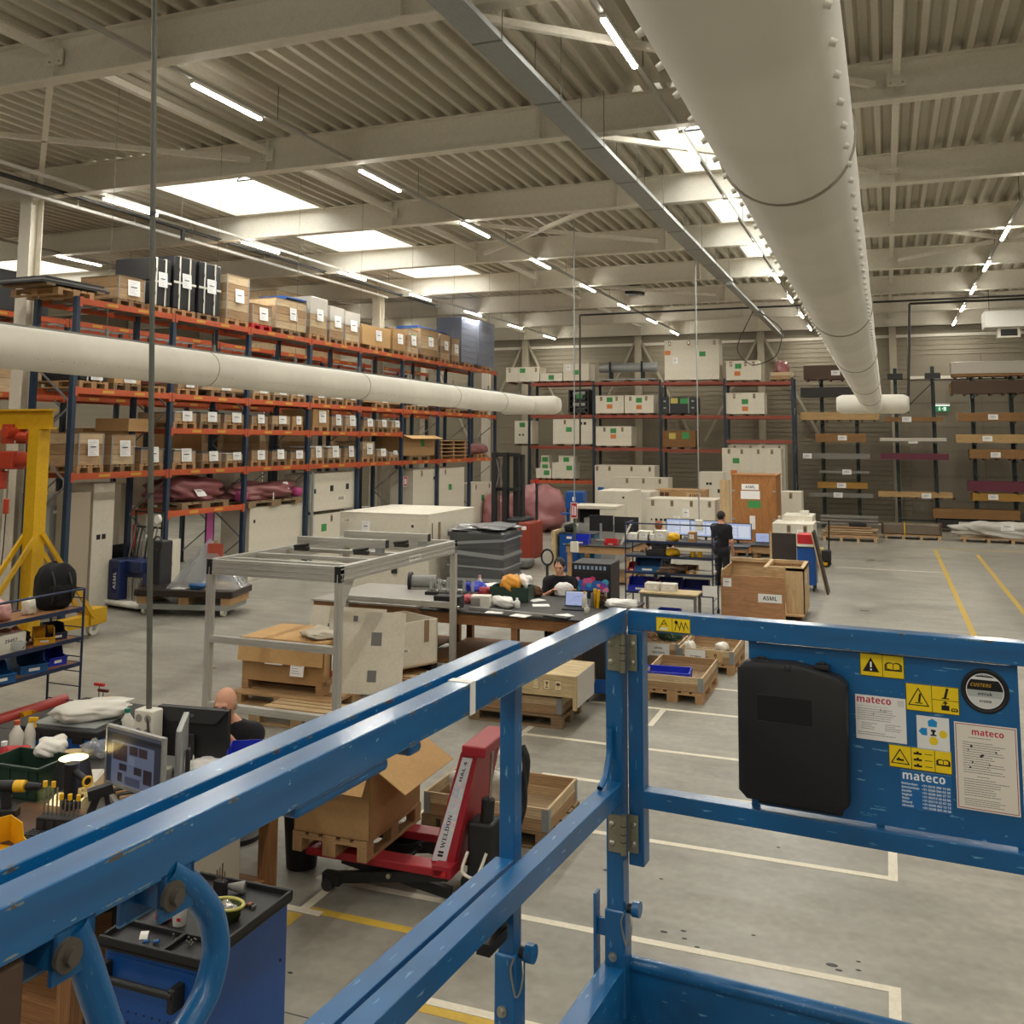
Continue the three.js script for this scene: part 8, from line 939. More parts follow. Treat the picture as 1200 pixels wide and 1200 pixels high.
  const cc = thing('blue_cabinet', 'two blue steel workshop cabinets beside the far table', 'cabinet', V3(-8.05, 0, -24.2)); part(cc, 'body', bx(0, 0.52, 0.02, 0.98, -0.6, 0, 0.01), M.cart); part(cc, 'body', bx(0.54, 0.95, 0.02, 0.98, -0.6, 0, 0.01), mat('teal cabinet', 0x1b5a7a, 0.4)); part(cc, 'top_board', bx(-0.02, 0.97, 0.98, 1.0, -0.62, 0.02), M.darkgrey); sheet(cc, 'label_card', 0.2, 0.06, M.paper, 0.3, 0.88, 0.005); part(cc, 'handle', bx(0.1, 0.3, 0.7, 0.72, 0, 0.02), M.zinc); solo('plywood_board', bx(-0.05, 0.05, 0, 1.05, -0.3, 0.3), M.plyPale, 'pale board standing at the blue cabinets', 'board', V3(-8.18, 0.0, -24.4)); bottle('grey bottle on the blue cabinet', V3(-7.6, 1.0, -24.35), M.greyMach, 0.22, 0.05, M.paper); cloth('black_bag', 'black bag on the blue cabinet', 'bag', V3(-7.85, 1.0, -24.6), 0.5, 0.2, 0.3, 55, M.blackSoft);
  const ms = thing('test_machine', 'grey and cream bench machine with an open chamber behind the blue cabinets', 'machine', V3(-7.75, 0, -26.4)); part(ms, 'cabinet', bx(-0.75, 0.75, 0, 1.1, -0.5, 0.5, 0.02), M.greyMach); part(ms, 'head', bx(-0.55, 0.75, 1.5, 1.6, -0.5, 0.45, 0.02), M.cream); for (const [x0, x1] of [[-0.55, -0.45], [0.3, 0.75]]) part(ms, 'head_wall', bx(x0, x1, 1.1, 1.5, -0.5, 0.45), M.cream); part(ms, 'chamber', bx(-0.45, 0.3, 1.1, 1.5, -0.5, -0.1), M.black); part(ms, 'fixture', bx(-0.2, 0.1, 1.1, 1.25, -0.05, 0.3), M.greyMach);
  // red fire sign on a drop, and the drops
  for (const [px, z, yB, l, sign] of [[673, -21.6, 1.02, 'thin power drop with a red fire sign over the far table', 1], [818, -23.6, 1.45, 'thin power drop with a socket box over the computer desk', 0]]) { const p = onZ(px, 520, z), t = thing('power_drop', l, 'power drop', V3(p.x, 0, p.z)); part(t, 'conduit', rod(V3(0, yB, 0), V3(0, DECK, 0), 0.016, 8), M.zinc); part(t, 'socket_box', bx(-0.09, 0.09, yB - 0.2, yB + 0.05, -0.06, 0.06, 0.02), M.offwhite); if (sign) { const s = onZ(px, 598, z).y; const fm = new THREE.MeshStandardMaterial({ roughness: 0.5, map: canvasTex(80, 160, (c) => { c.fillStyle = '#a3202c'; c.fillRect(0, 0, 80, 160); c.strokeStyle = '#e9dede'; c.lineWidth = 6; c.strokeRect(3, 3, 74, 154); c.fillStyle = '#efe6e6'; c.fillRect(20, 30, 14, 100); c.fillRect(46, 50, 16, 80); c.beginPath(); c.arc(54, 44, 8, 0, 7); c.fill(); }) }); fm.name = 'fire sign print'; sheet(t, 'fire_sign', 0.16, 0.36, fm, 0, s, 0.03, 0, 0, 0.01); part(t, 'lower_pole', rod(V3(0, 0.9, 0), V3(0, s, 0), 0.03, 8), mat('green pole', 0x3d4a38, 0.6)); } }
  { const p = onX(475, 564, RX + 0.02), t = thing('fire_sign', 'small red fire extinguisher sign on the long rack upright', 'sign', V3(RX + 0.02, p.y, p.z)); sheet(t, 'sign_face', 0.26, 0.3, scene.getObjectByName('power_drop_001').getObjectByName('fire_sign').material, 0, 0, 0.005, Math.PI / 2); part(t, 'bracket', bx(-0.02, 0, -0.1, 0.1, -0.1, 0.1), M.zinc); }
  // computer desk
  table('computer desk with bright screens before the big white boxes', -6.0, -3.2, -25.2, -24.1, 0.85, { steel: 1 }); monitor('first bright screen on the computer desk', V3(-5.0, 0.85, -24.85), 0.05, 0.72, 0.42, scrPale, { lift: 0.14 }); monitor('middle bright screen on the computer desk', V3(-4.35, 0.85, -24.85), 0, 0.8, 0.42, scrPale, { lift: 0.12 }); monitor('last bright screen on the computer desk beside the standing man', V3(-3.55, 0.85, -24.85), -0.05, 0.7, 0.42, scrPale, { lift: 0.08 });
  cloth('tool_heap', 'heap of small tools and cables on the computer desk', 'tools', V3(-4.6, 0.85, -24.4), 0.9, 0.12, 0.3, 57, M.darkgrey, 0.3);
  table('dark topped table with a laptop behind the open plywood crate', -3.12, -2.35, -25.0, -24.2, 0.9, { wood: M.wood }); laptop('small laptop with a blue screen behind the plywood crate', V3(-2.9, 0.9, -24.5), 0.15); solo('black_device', bx(-0.15, 0.15, 0, 0.1, -0.1, 0.1, 0.02), M.black, 'black device with a white top beside the small laptop', 'device', V3(-2.52, 0.9, -24.5));
}
// ------------------------------------------------------------------ boxes behind the desks and the plywood crate
{
  const F = (l, r, ty, z, d, label, o = {}) => { const a = onZ(l, ty, z), b = onZ(r, ty, z), t = thing(o.name ?? 'transport_box', label, 'box', V3((a.x + b.x) / 2, o.y0 ?? 0, z - d / 2)); whiteCrate(t, b.x - a.x, a.y - (o.y0 ?? 0) - 0.03, d, o); return t; };
  F(757, 838, 584, -30.2, 1.4, 'long white box with four brown clasps behind the computer desk', { clasps: [-0.4, -0.12, 0.16, 0.42], marks: [[-0.42, 0.6, 0.05], [-0.35, 0.6, 0.08], [-0.28, 0.6, 0.08], [-0.22, 0.6, 0.08]], paper: [[-0.05, 0.6], [0.08, 0.75]] });
  F(699, 736, 575, -27.6, 1.6, 'plain white box with a faint sheet behind the black monitors', { marks: [[0.35, 0.92, 0.06]], paper: [[-0.05, 0.7]] }); F(728, 762, 576, -32, 1.5, 'white box with a clasp behind the plain white box', { clasps: [0.05] });
  { const a = onZ(768, 573, -33.5), b = onZ(826, 573, -33.5), t = thing('timber_chest', 'flat wooden chest with dark lettering behind the long white box', 'chest', V3((a.x + b.x) / 2, 0, -33.9)), w = b.x - a.x; part(t, 'stand', bx(-w / 2, w / 2, 0, a.y - 0.45, -0.4, 0.4), M.plyWhite); part(t, 'chest', bx(-w / 2, w / 2, a.y - 0.45, a.y, -0.45, 0.45, 0.006), M.wood); sheet(t, 'lettering', 0.5, 0.2, words('ASML', 200, 70, '#c8a477', '#2b2018', 54, 'italic bold '), w * 0.28, a.y - 0.2, 0.453); for (const x of [-0.4, -0.3]) part(t, 'handling_mark', bx(x * w, x * w + 0.14, a.y - 0.25, a.y - 0.1, 0.45, 0.454), M.woodDark); }
  { const a = onZ(857, 557, -29.5), b = onZ(909, 557, -29.5), w = b.x - a.x, h = a.y, t = thing('tall_crate', 'tall brown chipboard crate with white and green stickers by the aisle', 'crate', V3((a.x + b.x) / 2, 0, -30.2)); part(t, 'front_panel', bx(-w / 2, w / 2, 0.1, h, -0.7, 0.7, 0.006), M.osb); part(t, 'lid', bx(-w / 2 - 0.02, w / 2 + 0.02, h, h + 0.03, -0.72, 0.72), M.osb); part(t, 'skid', mg([bx(-w / 2, -w / 2 + 0.15, 0, 0.1, -0.7, 0.7), bx(w / 2 - 0.15, w / 2, 0, 0.1, -0.7, 0.7)]), M.woodDark); sheet(t, 'name_sheet', 0.5, 0.17, words('ASML', 200, 70, '#ecebe8', '#22222a', 44), -0.1, h * 0.86, 0.703); sheet(t, 'mark_sheet', 0.56, 0.24, words('▮▮ ▲ ▾', 220, 90, '#ecebe8', '#22222a', 38), -0.1, h * 0.76, 0.703); part(t, 'green_sticker', bx(-0.18, 0.2, h * 0.6, h * 0.69, 0.7, 0.704), M.green); const s = sheet(t, 'torn_sheet', 0.16, 0.4, M.paper, -0.05, h * 0.42, 0.703); for (const y of [0.45, 0.8]) for (const x of [-1, 1]) part(t, 'side_hook', bx(x * w * 0.46 - 0.04, x * w * 0.46 + 0.04, h * y, h * y + 0.05, 0.7, 0.73), M.zinc); part(t, 'side_handle', bx(w / 2, w / 2 + 0.08, h * 0.35, h * 0.5, 0.2, 0.4), M.offwhite); solo('timber_lath', bx(-0.2, 0.1, 0, h * 0.94, -0.03, 0.03), M.wood2, 'pale timber boards standing beside the tall brown crate', 'board', V3(a.x - 0.16, 0, -29.6)); }
  // open plywood crate
  const z = -19.2, t = thing('plywood_crate', 'open plywood crate with a printed name and a reddish side panel', 'crate', V3(-2.46, 0, -19.75)); part(t, 'side_panel', bx(-0.62, 0.58, 0.0, 0.82, 0.53, 0.555), M.plyPink); sheet(t, 'name_sheet', 0.44, 0.16, words('ASML', 200, 72, '#dedcd7', '#26262c', 46), 0.3, 0.42, 0.557); sheet(t, 'paper_sheet', 0.16, 0.16, M.print, -0.5, 0.68, 0.557); part(t, 'end_panel', bx(0.52, 0.92, 0.12, 1.0, -0.85, -0.82), M.wood2); part(t, 'end_panel', bx(0.9, 0.92, 0.12, 0.98, -0.85, 0.35), M.wood2); part(t, 'front_panel', bx(0.58, 0.92, 0.12, 0.98, 0.33, 0.35), M.wood2); part(t, 'wall', bx(-0.62, 0.92, 0.12, 0.95, -0.87, -0.85), M.wood2); part(t, 'wall', bx(-0.62, -0.6, 0.12, 0.9, -0.85, 0.5), M.wood2); part(t, 'bottom', bx(-0.62, 0.92, 0.1, 0.13, -0.85, 0.5), M.wood); for (const [x0, x1, z0, z1] of [[-0.62, 0.92, -0.85, -0.78], [0.2, 0.92, 0.28, 0.35], [0.85, 0.92, -0.8, 0.3], [0.18, 0.25, -0.8, 0.5]]) part(t, 'rim_board', bx(x0, x1, 0.93, 1.0, z0, z1), M.wood2); for (const x of [-0.5, 0.2, 0.8]) part(t, 'skid', bx(x - 0.05, x + 0.05, 0, 0.1, -0.85, 0.35), M.woodDark); sheet(t, 'mark_sheet', 0.14, 0.2, M.print, 0.923, 0.75, -0.1, Math.PI / 2);
  // blue cart with dark boards, boxes and red case
  const c = thing('blue_cart', 'blue workshop cabinet on casters with a red case on top by the aisle', 'cabinet', V3(-1.79, 0, -23.55)); part(c, 'body', bx(-0.2, 0.2, 0.14, 0.98, -0.35, 0.3, 0.01), M.cart); part(c, 'top_plate', bx(-0.21, 0.21, 0.98, 1.0, -0.36, 0.31), M.darkgrey); for (const x of [-0.15, 0.15]) for (const zz of [-0.28, 0.24]) part(c, 'caster', rod(V3(x - 0.02, 0.07, zz), V3(x + 0.02, 0.07, zz), 0.07, 14), M.black); const rc = thing('red_case', 'red case with a white lower edge on the blue cabinet', 'case', V3(-1.79, 1.0, -23.55)); part(rc, 'body', bx(-0.19, 0.17, 0.06, 0.28, -0.2, 0.3, 0.01), M.redBright); part(rc, 'lower_edge', bx(-0.19, 0.17, 0, 0.06, -0.2, 0.3, 0.01), M.offwhite);
  const bd = thing('dark_board', 'dark brown board standing upright beside the blue cabinet', 'board', V3(-2.3, 0, -23.6)); part(bd, 'sheet', bx(-0.28, 0.27, 0.05, 1.26, -0.02, 0.02), mat('dark film board', 0x332a26, 0.5)); part(bd, 'edge_lath', bx(-0.33, -0.28, 0, 1.27, -0.03, 0.03), M.wood2); const lb = thing('dark_board', 'long dark board leaning against the blue cabinet', 'board', V3(-1.32, 0.0, -23.2), 0); const lbs = part(lb, 'sheet', bx(-0.02, 0.02, 0, 1.4, -0.28, 0.28), mat('dark film board', 0x332a26, 0.5)); lbs.rotation.z = 0.21; const lbe = part(lb, 'edge_lath', bx(-0.045, -0.02, 0, 1.4, 0.25, 0.29), M.wood2); lbe.rotation.z = 0.21;
  F(905, 953, 613, -26.6, 1.3, 'white box with brown clasps behind the blue cabinet', { clasps: [-0.1, 0.3], paper: [[0.2, 0.8]] }); const w2 = F(917, 952, 604, -27.6, 1.2, 'smaller white box behind the white box with clasps', { paper: [[0.1, 0.85]] }); { const p = onZ(941, 602, -27.5); solo('small_carton', mg([bx(-0.12, 0.12, 0, 0.17, -0.12, 0.12)]), M.offwhite, 'small white and green carton on the white boxes by the aisle', 'carton', V3(p.x, p.y - 0.12, -28.0)); }
  const j = onY(970, 664, 0), pj = thing('pallet_jack', 'hand pallet jack with an upright black tiller at the aisle', 'pallet jack', V3(j.x, 0, j.z)); part(pj, 'tiller', rod(V3(0.04, 0.25, 0), V3(0.06, 1.25, 0), 0.022, 8), M.black); part(pj, 'pump', bx(-0.15, 0.1, 0.15, 0.45, -0.12, 0.12, 0.03), M.black); part(pj, 'wheel', rod(V3(0, 0.1, -0.06), V3(0, 0.1, 0.06), 0.1, 16), M.black); part(pj, 'fork', bx(-1.1, 0, 0.06, 0.12, -0.25, -0.1), M.yellow); part(pj, 'fork', bx(-1.1, 0, 0.06, 0.12, 0.1, 0.25), M.yellow); part(pj, 'yellow_plate', bx(-0.3, -0.1, 0.3, 0.5, -0.1, 0.1), mat('cream plate', 0xc9bd7a, 0.5));
}
// ================================================================== people: one smooth surface per body, hair and clothes as children
const smin = (a, b, k) => { const h = Math.max(k - Math.abs(a - b), 0) / k; return Math.min(a, b) - h * h * k * 0.25; };
function field(prims, k) {
  return (x, y, z) => {
    let d = 9;
    for (const p of prims) {
      let e;
      if (p.c) { const dx = (x - p.c[0]) / p.r[0], dy = (y - p.c[1]) / p.r[1], dz = (z - p.c[2]) / p.r[2]; e = (Math.sqrt(dx * dx + dy * dy + dz * dz) - 1) * Math.min(...p.r); }
      else { const [ax, ay, az] = p.a, bx_ = p.b[0] - ax, by = p.b[1] - ay, bz = p.b[2] - az, t = Math.max(0, Math.min(1, ((x - ax) * bx_ + (y - ay) * by + (z - az) * bz) / (bx_ * bx_ + by * by + bz * bz))); const qx = x - ax - bx_ * t, qy = y - ay - by * t, qz = z - az - bz * t, f = p.f ?? 1; e = Math.hypot(qx, qy, qz * f) / (f > 1 ? 1 : 1) - (p.ra + (p.rb - p.ra) * t); }
      if (p.sub) d = Math.max(d, -e); else d = smin(d, e, p.k ?? k);
    }
    return d;
  };
}
function surface(fn, lo, hi, cell) {
  const size = Math.max(hi[0] - lo[0], hi[1] - lo[1], hi[2] - lo[2]) * 1.08, n = Math.ceil(size / cell) + 4, mc = new MarchingCubes(n, M.skin, false, false, 260000), c = lo.map((v, i) => (v + hi[i]) / 2), s = size / 2;
  for (let k = 0; k < n; k++) for (let j = 0; j < n; j++) for (let i = 0; i < n; i++) mc.field[i + j * n + k * n * n] = -fn(c[0] + (i - n / 2) / (n / 2) * s, c[1] + (j - n / 2) / (n / 2) * s, c[2] + (k - n / 2) / (n / 2) * s);
  mc.isolation = 0; mc.update();
  const cnt = mc.count, pos = mc.positionArray.slice(0, cnt * 3), g = new THREE.BufferGeometry();
  for (let i = 0; i < cnt; i++) { pos[i * 3] = c[0] + pos[i * 3] * s; pos[i * 3 + 1] = c[1] + pos[i * 3 + 1] * s; pos[i * 3 + 2] = c[2] + pos[i * 3 + 2] * s; }
  g.setAttribute('position', new THREE.BufferAttribute(new Float32Array(pos), 3));
  const m = mergeVertices(g, 1e-4); m.computeVertexNormals(); return m.toNonIndexed();
}
const cap = (a, b, ra, rb, o = {}) => ({ a, b, ra, rb, ...o });
// head facing +z with its centre at c; s scales it
function headPrims(c, s, tilt) {
  const R = (x, y, z) => { const cy = Math.cos(tilt), sy = Math.sin(tilt); return [c[0] + x * s, c[1] + (y * cy - z * sy) * s, c[2] + (y * sy + z * cy) * s]; };
  return [{ c: R(0, 0.02, -0.012), r: [0.076 * s, 0.102 * s, 0.094 * s] }, { c: R(0, -0.045, 0.02), r: [0.058 * s, 0.072 * s, 0.07 * s] }, cap(R(0, 0.005, 0.088), R(0, -0.03, 0.102), 0.009 * s, 0.014 * s, { k: 0.015 }), cap(R(-0.03, 0.022, 0.078), R(0.03, 0.022, 0.078), 0.014 * s, 0.014 * s, { k: 0.02 }), cap(R(-0.02, -0.062, 0.08), R(0.02, -0.062, 0.08), 0.009 * s, 0.009 * s, { k: 0.012 }), { c: R(0, -0.095, 0.062), r: [0.026 * s, 0.02 * s, 0.022 * s] }, { c: R(-0.03, 0.003, 0.089), r: [0.014 * s, 0.008 * s, 0.01 * s], sub: 1 }, { c: R(0.03, 0.003, 0.089), r: [0.014 * s, 0.008 * s, 0.01 * s], sub: 1 }, { c: R(-0.078, -0.005, -0.01), r: [0.011 * s, 0.03 * s, 0.02 * s], k: 0.01 }, { c: R(0.078, -0.005, -0.01), r: [0.011 * s, 0.03 * s, 0.02 * s], k: 0.01 }];
}
function handPrims(w, f, n, s = 1, curl = 0.5) {                    // wrist w, direction of the fingers f, palm normal n
  const F = V3(...f).normalize(), N = V3(...n).normalize(), S = F.clone().cross(N), P = (a, b, c) => { const v = V3(...w).addScaledVector(F, a * s).addScaledVector(S, b * s).addScaledVector(N, c * s); return [v.x, v.y, v.z]; }, out = [];
  for (const b of [-0.028, -0.01, 0.01, 0.028]) out.push(cap(P(0.01, b * 0.6, 0), P(0.085, b, 0), 0.014 * s, 0.012 * s, { k: 0.012 }));
  [[-0.03, 0.06], [-0.01, 0.075], [0.011, 0.07], [0.03, 0.052]].forEach(([b, l]) => { out.push(cap(P(0.085, b, 0), P(0.085 + l * 0.55, b * 1.08, 0.2 * l * curl * 2), 0.0095 * s, 0.009 * s, { k: 0.004 }), cap(P(0.085 + l * 0.55, b * 1.08, 0.4 * l * curl), P(0.085 + l * 0.85, b * 1.1, 0.9 * l * curl), 0.009 * s, 0.008 * s, { k: 0.004 })); });
  out.push(cap(P(0.02, -0.025, 0.005), P(0.055, -0.052, 0.02), 0.013 * s, 0.011 * s, { k: 0.008 }), cap(P(0.055, -0.052, 0.02), P(0.085, -0.056, 0.035), 0.011 * s, 0.009 * s, { k: 0.005 }));
  return out;
}
const bounds = (pr, m = 0.04) => { const lo = [9, 9, 9], hi = [-9, -9, -9]; for (const p of pr) for (const [q, r] of p.c ? [[p.c, Math.max(...p.r)]] : [[p.a, p.ra], [p.b, p.rb]]) for (let i = 0; i < 3; i++) { lo[i] = Math.min(lo[i], q[i] - r - m); hi[i] = Math.max(hi[i], q[i] + r + m); } return [lo, hi]; };
function person(label, pos, turn, o) {
  const t = thing('person', label, 'person', pos, turn), J = o.j, s = o.head ?? 1, hp = headPrims(J.head, s, o.tilt ?? 0);
  const neck = [cap([J.head[0], J.head[1] - 0.06 * s, J.head[2] - 0.02], J.neck, 0.055, 0.06)];
  const torso = [cap(J.neck, J.chest, 0.07, 0.125), cap([J.chest[0] - 0.09, J.chest[1] + 0.05, J.chest[2]], [J.waist[0] - 0.055, J.waist[1], J.waist[2]], 0.1, 0.105), cap([J.chest[0] + 0.09, J.chest[1] + 0.05, J.chest[2]], [J.waist[0] + 0.055, J.waist[1], J.waist[2]], 0.1, 0.105), cap(J.waist, J.hip, 0.13, 0.14), cap(J.shL, J.shR, 0.07, 0.07), cap(J.shL, J.neck, 0.06, 0.06), cap(J.shR, J.neck, 0.06, 0.06)];
  const arms = [], up_ = []; for (const k of ['L', 'R']) { const sh = J['sh' + k], el = J['el' + k], wr = J['wr' + k]; up_.push(cap(sh, el, 0.062, 0.047)); arms.push(cap(sh, el, 0.058, 0.043), cap(el, wr, 0.043, 0.029)); }
  const legs = []; for (const k of ['L', 'R']) { const h = [J.hip[0] + (k === 'L' ? -0.09 : 0.09), J.hip[1], J.hip[2]]; legs.push(cap(h, J['kn' + k], 0.095, 0.062), cap(J['kn' + k], J['an' + k], 0.06, 0.042), cap(J['an' + k], [J['an' + k][0], J['an' + k][1] - 0.03, J['an' + k][2] + 0.16 * (o.footDir ?? 1)], 0.042, 0.035)); }
  const all = [...neck, ...torso, ...arms, ...legs], geos = [surface(field(all, 0.05), ...bounds(all), o.cell ?? 0.02), surface(field([...hp, cap([J.head[0], J.head[1] - 0.06 * s, J.head[2] - 0.02], [J.neck[0], J.neck[1] + 0.02, J.neck[2]], 0.052, 0.056)], 0.03), ...bounds(hp), o.fine ?? 0.006)];
  for (const k of ['L', 'R']) { const w = J['wr' + k], e = J['el' + k], f = o['hand' + k] ?? [w[0] - e[0], w[1] - e[1], w[2] - e[2]], h = handPrims(w, f, o.palm ?? [0, -1, 0.2], 1, 0.4); geos.push(surface(field(h, 0.006), ...bounds(h, 0.02), o.handCell ?? 0.005)); }
  part(t, 'body', mg(geos), M.skin);
  const shirt = [...torso.map((p) => ({ ...p, ra: p.ra + 0.012, rb: p.rb + 0.014 })), ...['L', 'R'].map((k) => { const a = J['sh' + k], b = J['el' + k], f = o.sleeve ?? 0.75; return cap(a, a.map((v, i) => v + (b[i] - v) * f), 0.075, 0.062); })], sf = field(shirt, 0.05);
  part(t, 'shirt', surface((x, y, z) => Math.max(sf(x, y, z), y - (J.neck[1] + 0.035), (J.hip[1] - 0.04) - y), ...bounds(shirt), o.cell ?? 0.02), M.shirt);
  const tr = legs.filter((p, i) => i % 3 < 2).map((p) => ({ ...p, ra: p.ra + 0.016, rb: p.rb + 0.02 })).concat([cap([J.hip[0] - 0.06, J.hip[1], J.hip[2]], [J.hip[0] + 0.06, J.hip[1], J.hip[2]], 0.145, 0.145)]); part(t, 'trousers', surface(field(tr, 0.04), ...bounds(tr), o.cell ?? 0.022), M.trousers);
  for (const k of ['L', 'R']) { const a = J['an' + k], f = o.footDir ?? 1; part(t, 'shoe', lump(0.105, 0.1, 0.29, 7, 0.03, 14).translate(a[0], a[1] - 0.085, a[2] + 0.06 * f), M.black); }
  if (o.hair) { const c = J.head, hs = [{ c: [c[0], c[1] + 0.032 * s, c[2] - 0.02 * s], r: [0.086 * s, 0.105 * s, 0.1 * s] }], hf = field(hs, 0.02), th = o.tilt ?? 0, wav = (x, y, z) => 0.004 * Math.sin(x * 160) * Math.cos(z * 140 + y * 90); part(t, 'hair', surface((x, y, z) => { const ly = y - c[1], lz = z - c[2], yy = ly * Math.cos(th) + lz * Math.sin(th), zz = -ly * Math.sin(th) + lz * Math.cos(th); return Math.max(hf(x, y, z) + wav(x, y, z), Math.min(0.9 * (0.075 * s - yy), (o.hairline ?? 0.045) * -1 * s + Math.max(zz * 0.8 + 0.0, 0) + Math.max(-yy * 0.6 - 0.035, -0.02))); }, ...bounds(hs, 0.02), o.fine ?? 0.006), o.hair); }
  if (o.face) { for (const x of [-0.03, 0.03]) { const e = new THREE.SphereGeometry(0.0075 * s, 12, 8); const th = o.tilt ?? 0, p = [x * s, (0.003 * Math.cos(th) - 0.08 * Math.sin(th)) * s, (0.003 * Math.sin(th) + 0.08 * Math.cos(th)) * s]; part(t, 'eye', e.translate(J.head[0] + p[0], J.head[1] + p[1], J.head[2] + p[2]), M.hairDark); } }
  if (o.extra) o.extra(t, J);
  return t;
}
{ // bald man at the near bench, leaning over his work, facing the camera side
  const p = onZ(263, 826, -6.95), hy = p.y, j = { head: [0, hy, 0.1], neck: [0, hy - 0.19, -0.02], chest: [0, hy - 0.36, -0.06], waist: [0, hy - 0.66, -0.12], hip: [0, 0.62, -0.14], shL: [-0.2, hy - 0.27, -0.05], shR: [0.2, hy - 0.27, -0.05], elL: [-0.28, hy - 0.52, 0.08], elR: [0.27, hy - 0.52, 0.08], wrL: [-0.14, 0.96, 0.3], wrR: [0.12, 0.96, 0.3], knL: [-0.14, 0.6, 0.26], knR: [0.14, 0.6, 0.26], anL: [-0.14, 0.09, 0.22], anR: [0.14, 0.09, 0.22] };
  person('bald man in a black t-shirt looking down behind the black monitor', V3(p.x - 0.02, 0, -7.05), 0.25, { j, head: 1.13, tilt: 0.14, cell: 0.016, fine: 0.005, extra: (t, J) => { const s = sheet(t, 'shirt_print', 0.1, 0.045, words('KL', 100, 44, '#131318', '#d9d9dc', 34), 0.05, J.chest[1] - 0.02, 0.098); s.rotation.x = -0.15; const L = (x, y, z) => { const a = y - J.head[1], b = z - J.head[2], c = Math.cos(0.14), d = Math.sin(0.14); return [x - J.head[0], a * c + b * d, b * c - a * d]; }, shell = (k, cut) => { const f = field(headPrims(J.head, k, 0.14), 0.03); return surface((x, y, z) => Math.max(f(x, y, z), cut(...L(x, y, z))), ...bounds(headPrims(J.head, k, 0.14)), 0.006); }; part(t, 'beard', shell(1.155, (x, y, z) => Math.max(y + 0.082, -0.01 - z)), M.hairGrey); part(t, 'glasses', mg([-0.036, 0.036].map((x) => new THREE.TorusGeometry(0.022, 0.003, 6, 18).rotateX(0.14).translate(J.head[0] + x, J.head[1] - 0.01, J.head[2] + 0.106))), M.darkgrey); part(t, 'hair_fringe', shell(1.148, (x, y, z) => Math.max(z + 0.02 - 0.9 * Math.max(0, Math.abs(x) - 0.06), y - 0.05, -0.09 - y)), M.hairGrey); } });
  const st = thing('stool', 'grey work stool under the bald man', 'stool', V3(p.x - 0.02, 0, -7.18), 0.25); part(st, 'seat', rod(V3(0, 0.42, 0), V3(0, 0.47, 0), 0.18, 24), M.blackSoft); part(st, 'column', rod(V3(0, 0.04, 0), V3(0, 0.42, 0), 0.03, 10), M.zinc); part(st, 'base', rod(V3(0, 0, 0), V3(0, 0.04, 0), 0.22, 24), M.black);
}
{ // dark haired man behind the cluttered table
  const p = onZ(655, 664, -15.35), hy = p.y, j = { head: [0, hy, 0.06], neck: [0, hy - 0.18, -0.02], chest: [0, hy - 0.35, -0.04], waist: [0, hy - 0.62, -0.06], hip: [0, 0.6, -0.08], shL: [-0.2, hy - 0.26, -0.03], shR: [0.2, hy - 0.26, -0.03], elL: [-0.27, hy - 0.5, 0.1], elR: [0.28, hy - 0.5, 0.12], wrL: [-0.08, 0.96, 0.32], wrR: [0.3, 0.97, 0.36], knL: [-0.14, 0.56, 0.3], knR: [0.14, 0.56, 0.3], anL: [-0.14, 0.09, 0.26], anR: [0.14, 0.09, 0.26] };
  person('dark haired man in a black shirt sitting behind the cluttered table', V3(p.x, 0, -15.4), 0.15, { j, head: 1.12, tilt: 0.15, hair: M.hairDark, face: 1, cell: 0.02, fine: 0.007, handCell: 0.007 }); const st = thing('stool', 'grey work stool under the dark haired man', 'stool', V3(p.x, 0, -15.5)); part(st, 'seat', rod(V3(0, 0.4, 0), V3(0, 0.45, 0), 0.18, 20), M.blackSoft); part(st, 'column', rod(V3(0, 0.04, 0), V3(0, 0.4, 0), 0.03, 10), M.zinc); part(st, 'base', rod(V3(0, 0, 0), V3(0, 0.04, 0), 0.22, 20), M.black);
}
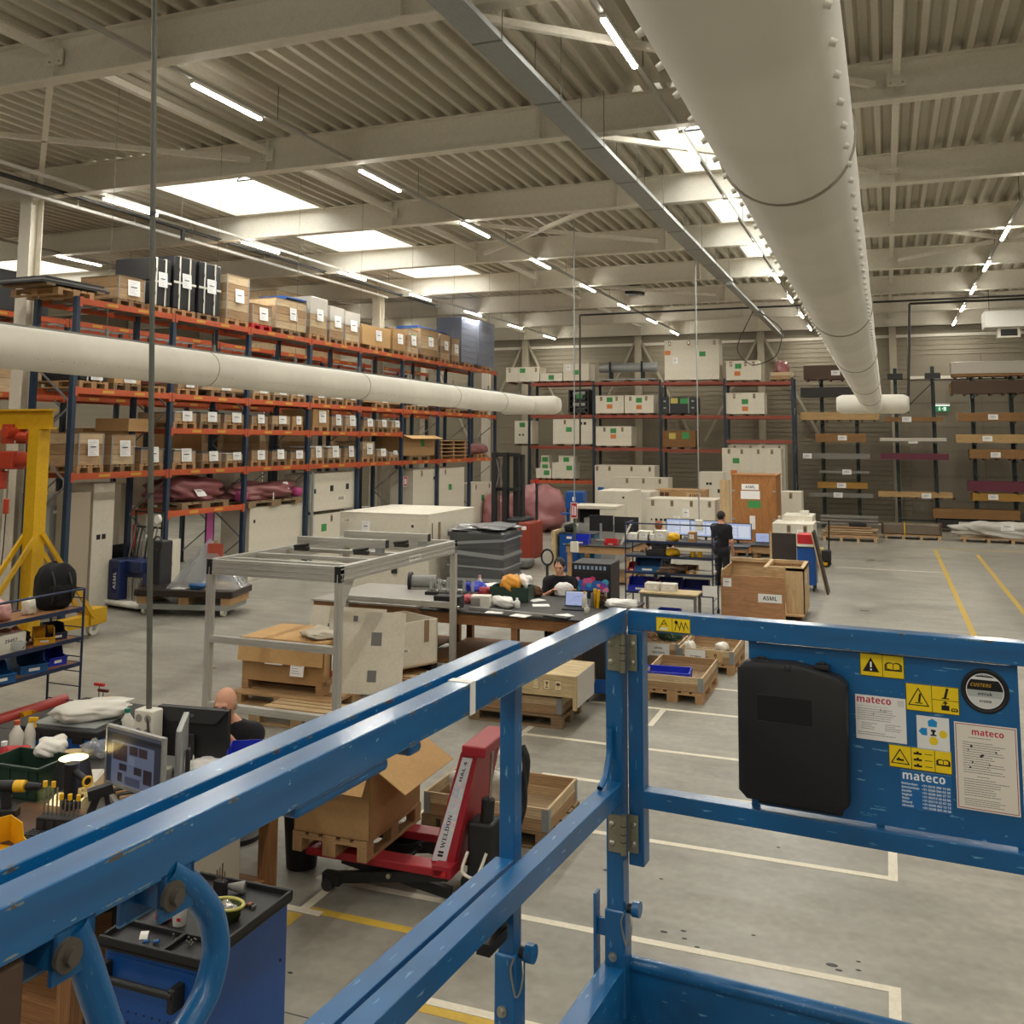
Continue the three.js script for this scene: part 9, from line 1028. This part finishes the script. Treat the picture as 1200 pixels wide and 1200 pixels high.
{ // man standing with his back to the camera by the bright screens
  const p = onZ(845, 606, -23.3), hy = p.y, j = { head: [0, hy, 0.02], neck: [0, hy - 0.18, 0], chest: [0, hy - 0.35, -0.02], waist: [0, hy - 0.62, 0], hip: [0, hy - 0.78, 0], shL: [-0.2, hy - 0.25, 0], shR: [0.2, hy - 0.25, 0], elL: [-0.26, hy - 0.55, 0.02], elR: [0.26, hy - 0.55, 0.04], wrL: [-0.22, hy - 0.78, 0.14], wrR: [0.24, hy - 0.78, 0.16], knL: [-0.11, 0.47, 0.03], knR: [0.11, 0.47, 0.02], anL: [-0.12, 0.09, -0.02], anR: [0.12, 0.09, 0] };
  person('man in a dark t-shirt standing with his back turned at the screens', V3(p.x, 0, -23.3), Math.PI - 0.45, { j, head: 1.08, hair: M.hairDark, hairline: 0.06, cell: 0.022, fine: 0.009, handCell: 0.008, sleeve: 0.7 });
}
{ // seated man with reddish hair behind the shelf cart, back turned
  const p = onZ(772, 617, -23.6), hy = p.y, j = { head: [0, hy, 0.02], neck: [0, hy - 0.18, 0], chest: [0, hy - 0.35, 0], waist: [0, hy - 0.6, 0], hip: [0, 0.56, 0], shL: [-0.2, hy - 0.26, 0], shR: [0.2, hy - 0.26, 0], elL: [-0.3, hy - 0.5, 0.08], elR: [0.3, hy - 0.5, 0.08], wrL: [-0.2, 0.92, 0.35], wrR: [0.2, 0.92, 0.35], knL: [-0.14, 0.52, 0.36], knR: [0.14, 0.52, 0.36], anL: [-0.14, 0.09, 0.3], anR: [0.14, 0.09, 0.3] };
  person('man with reddish hair in a dark shirt sitting at the computer desk', V3(p.x, 0, -23.6), Math.PI, { j, head: 1.1, hair: M.hairRed, hairline: 0.08, cell: 0.022, fine: 0.009, handCell: 0.008 }); const st = thing('stool', 'grey work stool at the computer desk', 'stool', V3(p.x, 0, -23.55)); part(st, 'seat', rod(V3(0, 0.36, 0), V3(0, 0.41, 0), 0.18, 20), M.blackSoft); part(st, 'column', rod(V3(0, 0.04, 0), V3(0, 0.36, 0), 0.03, 10), M.zinc); part(st, 'base', rod(V3(0, 0, 0), V3(0, 0.04, 0), 0.22, 20), M.black);
}
renderer.render(scene, camera);
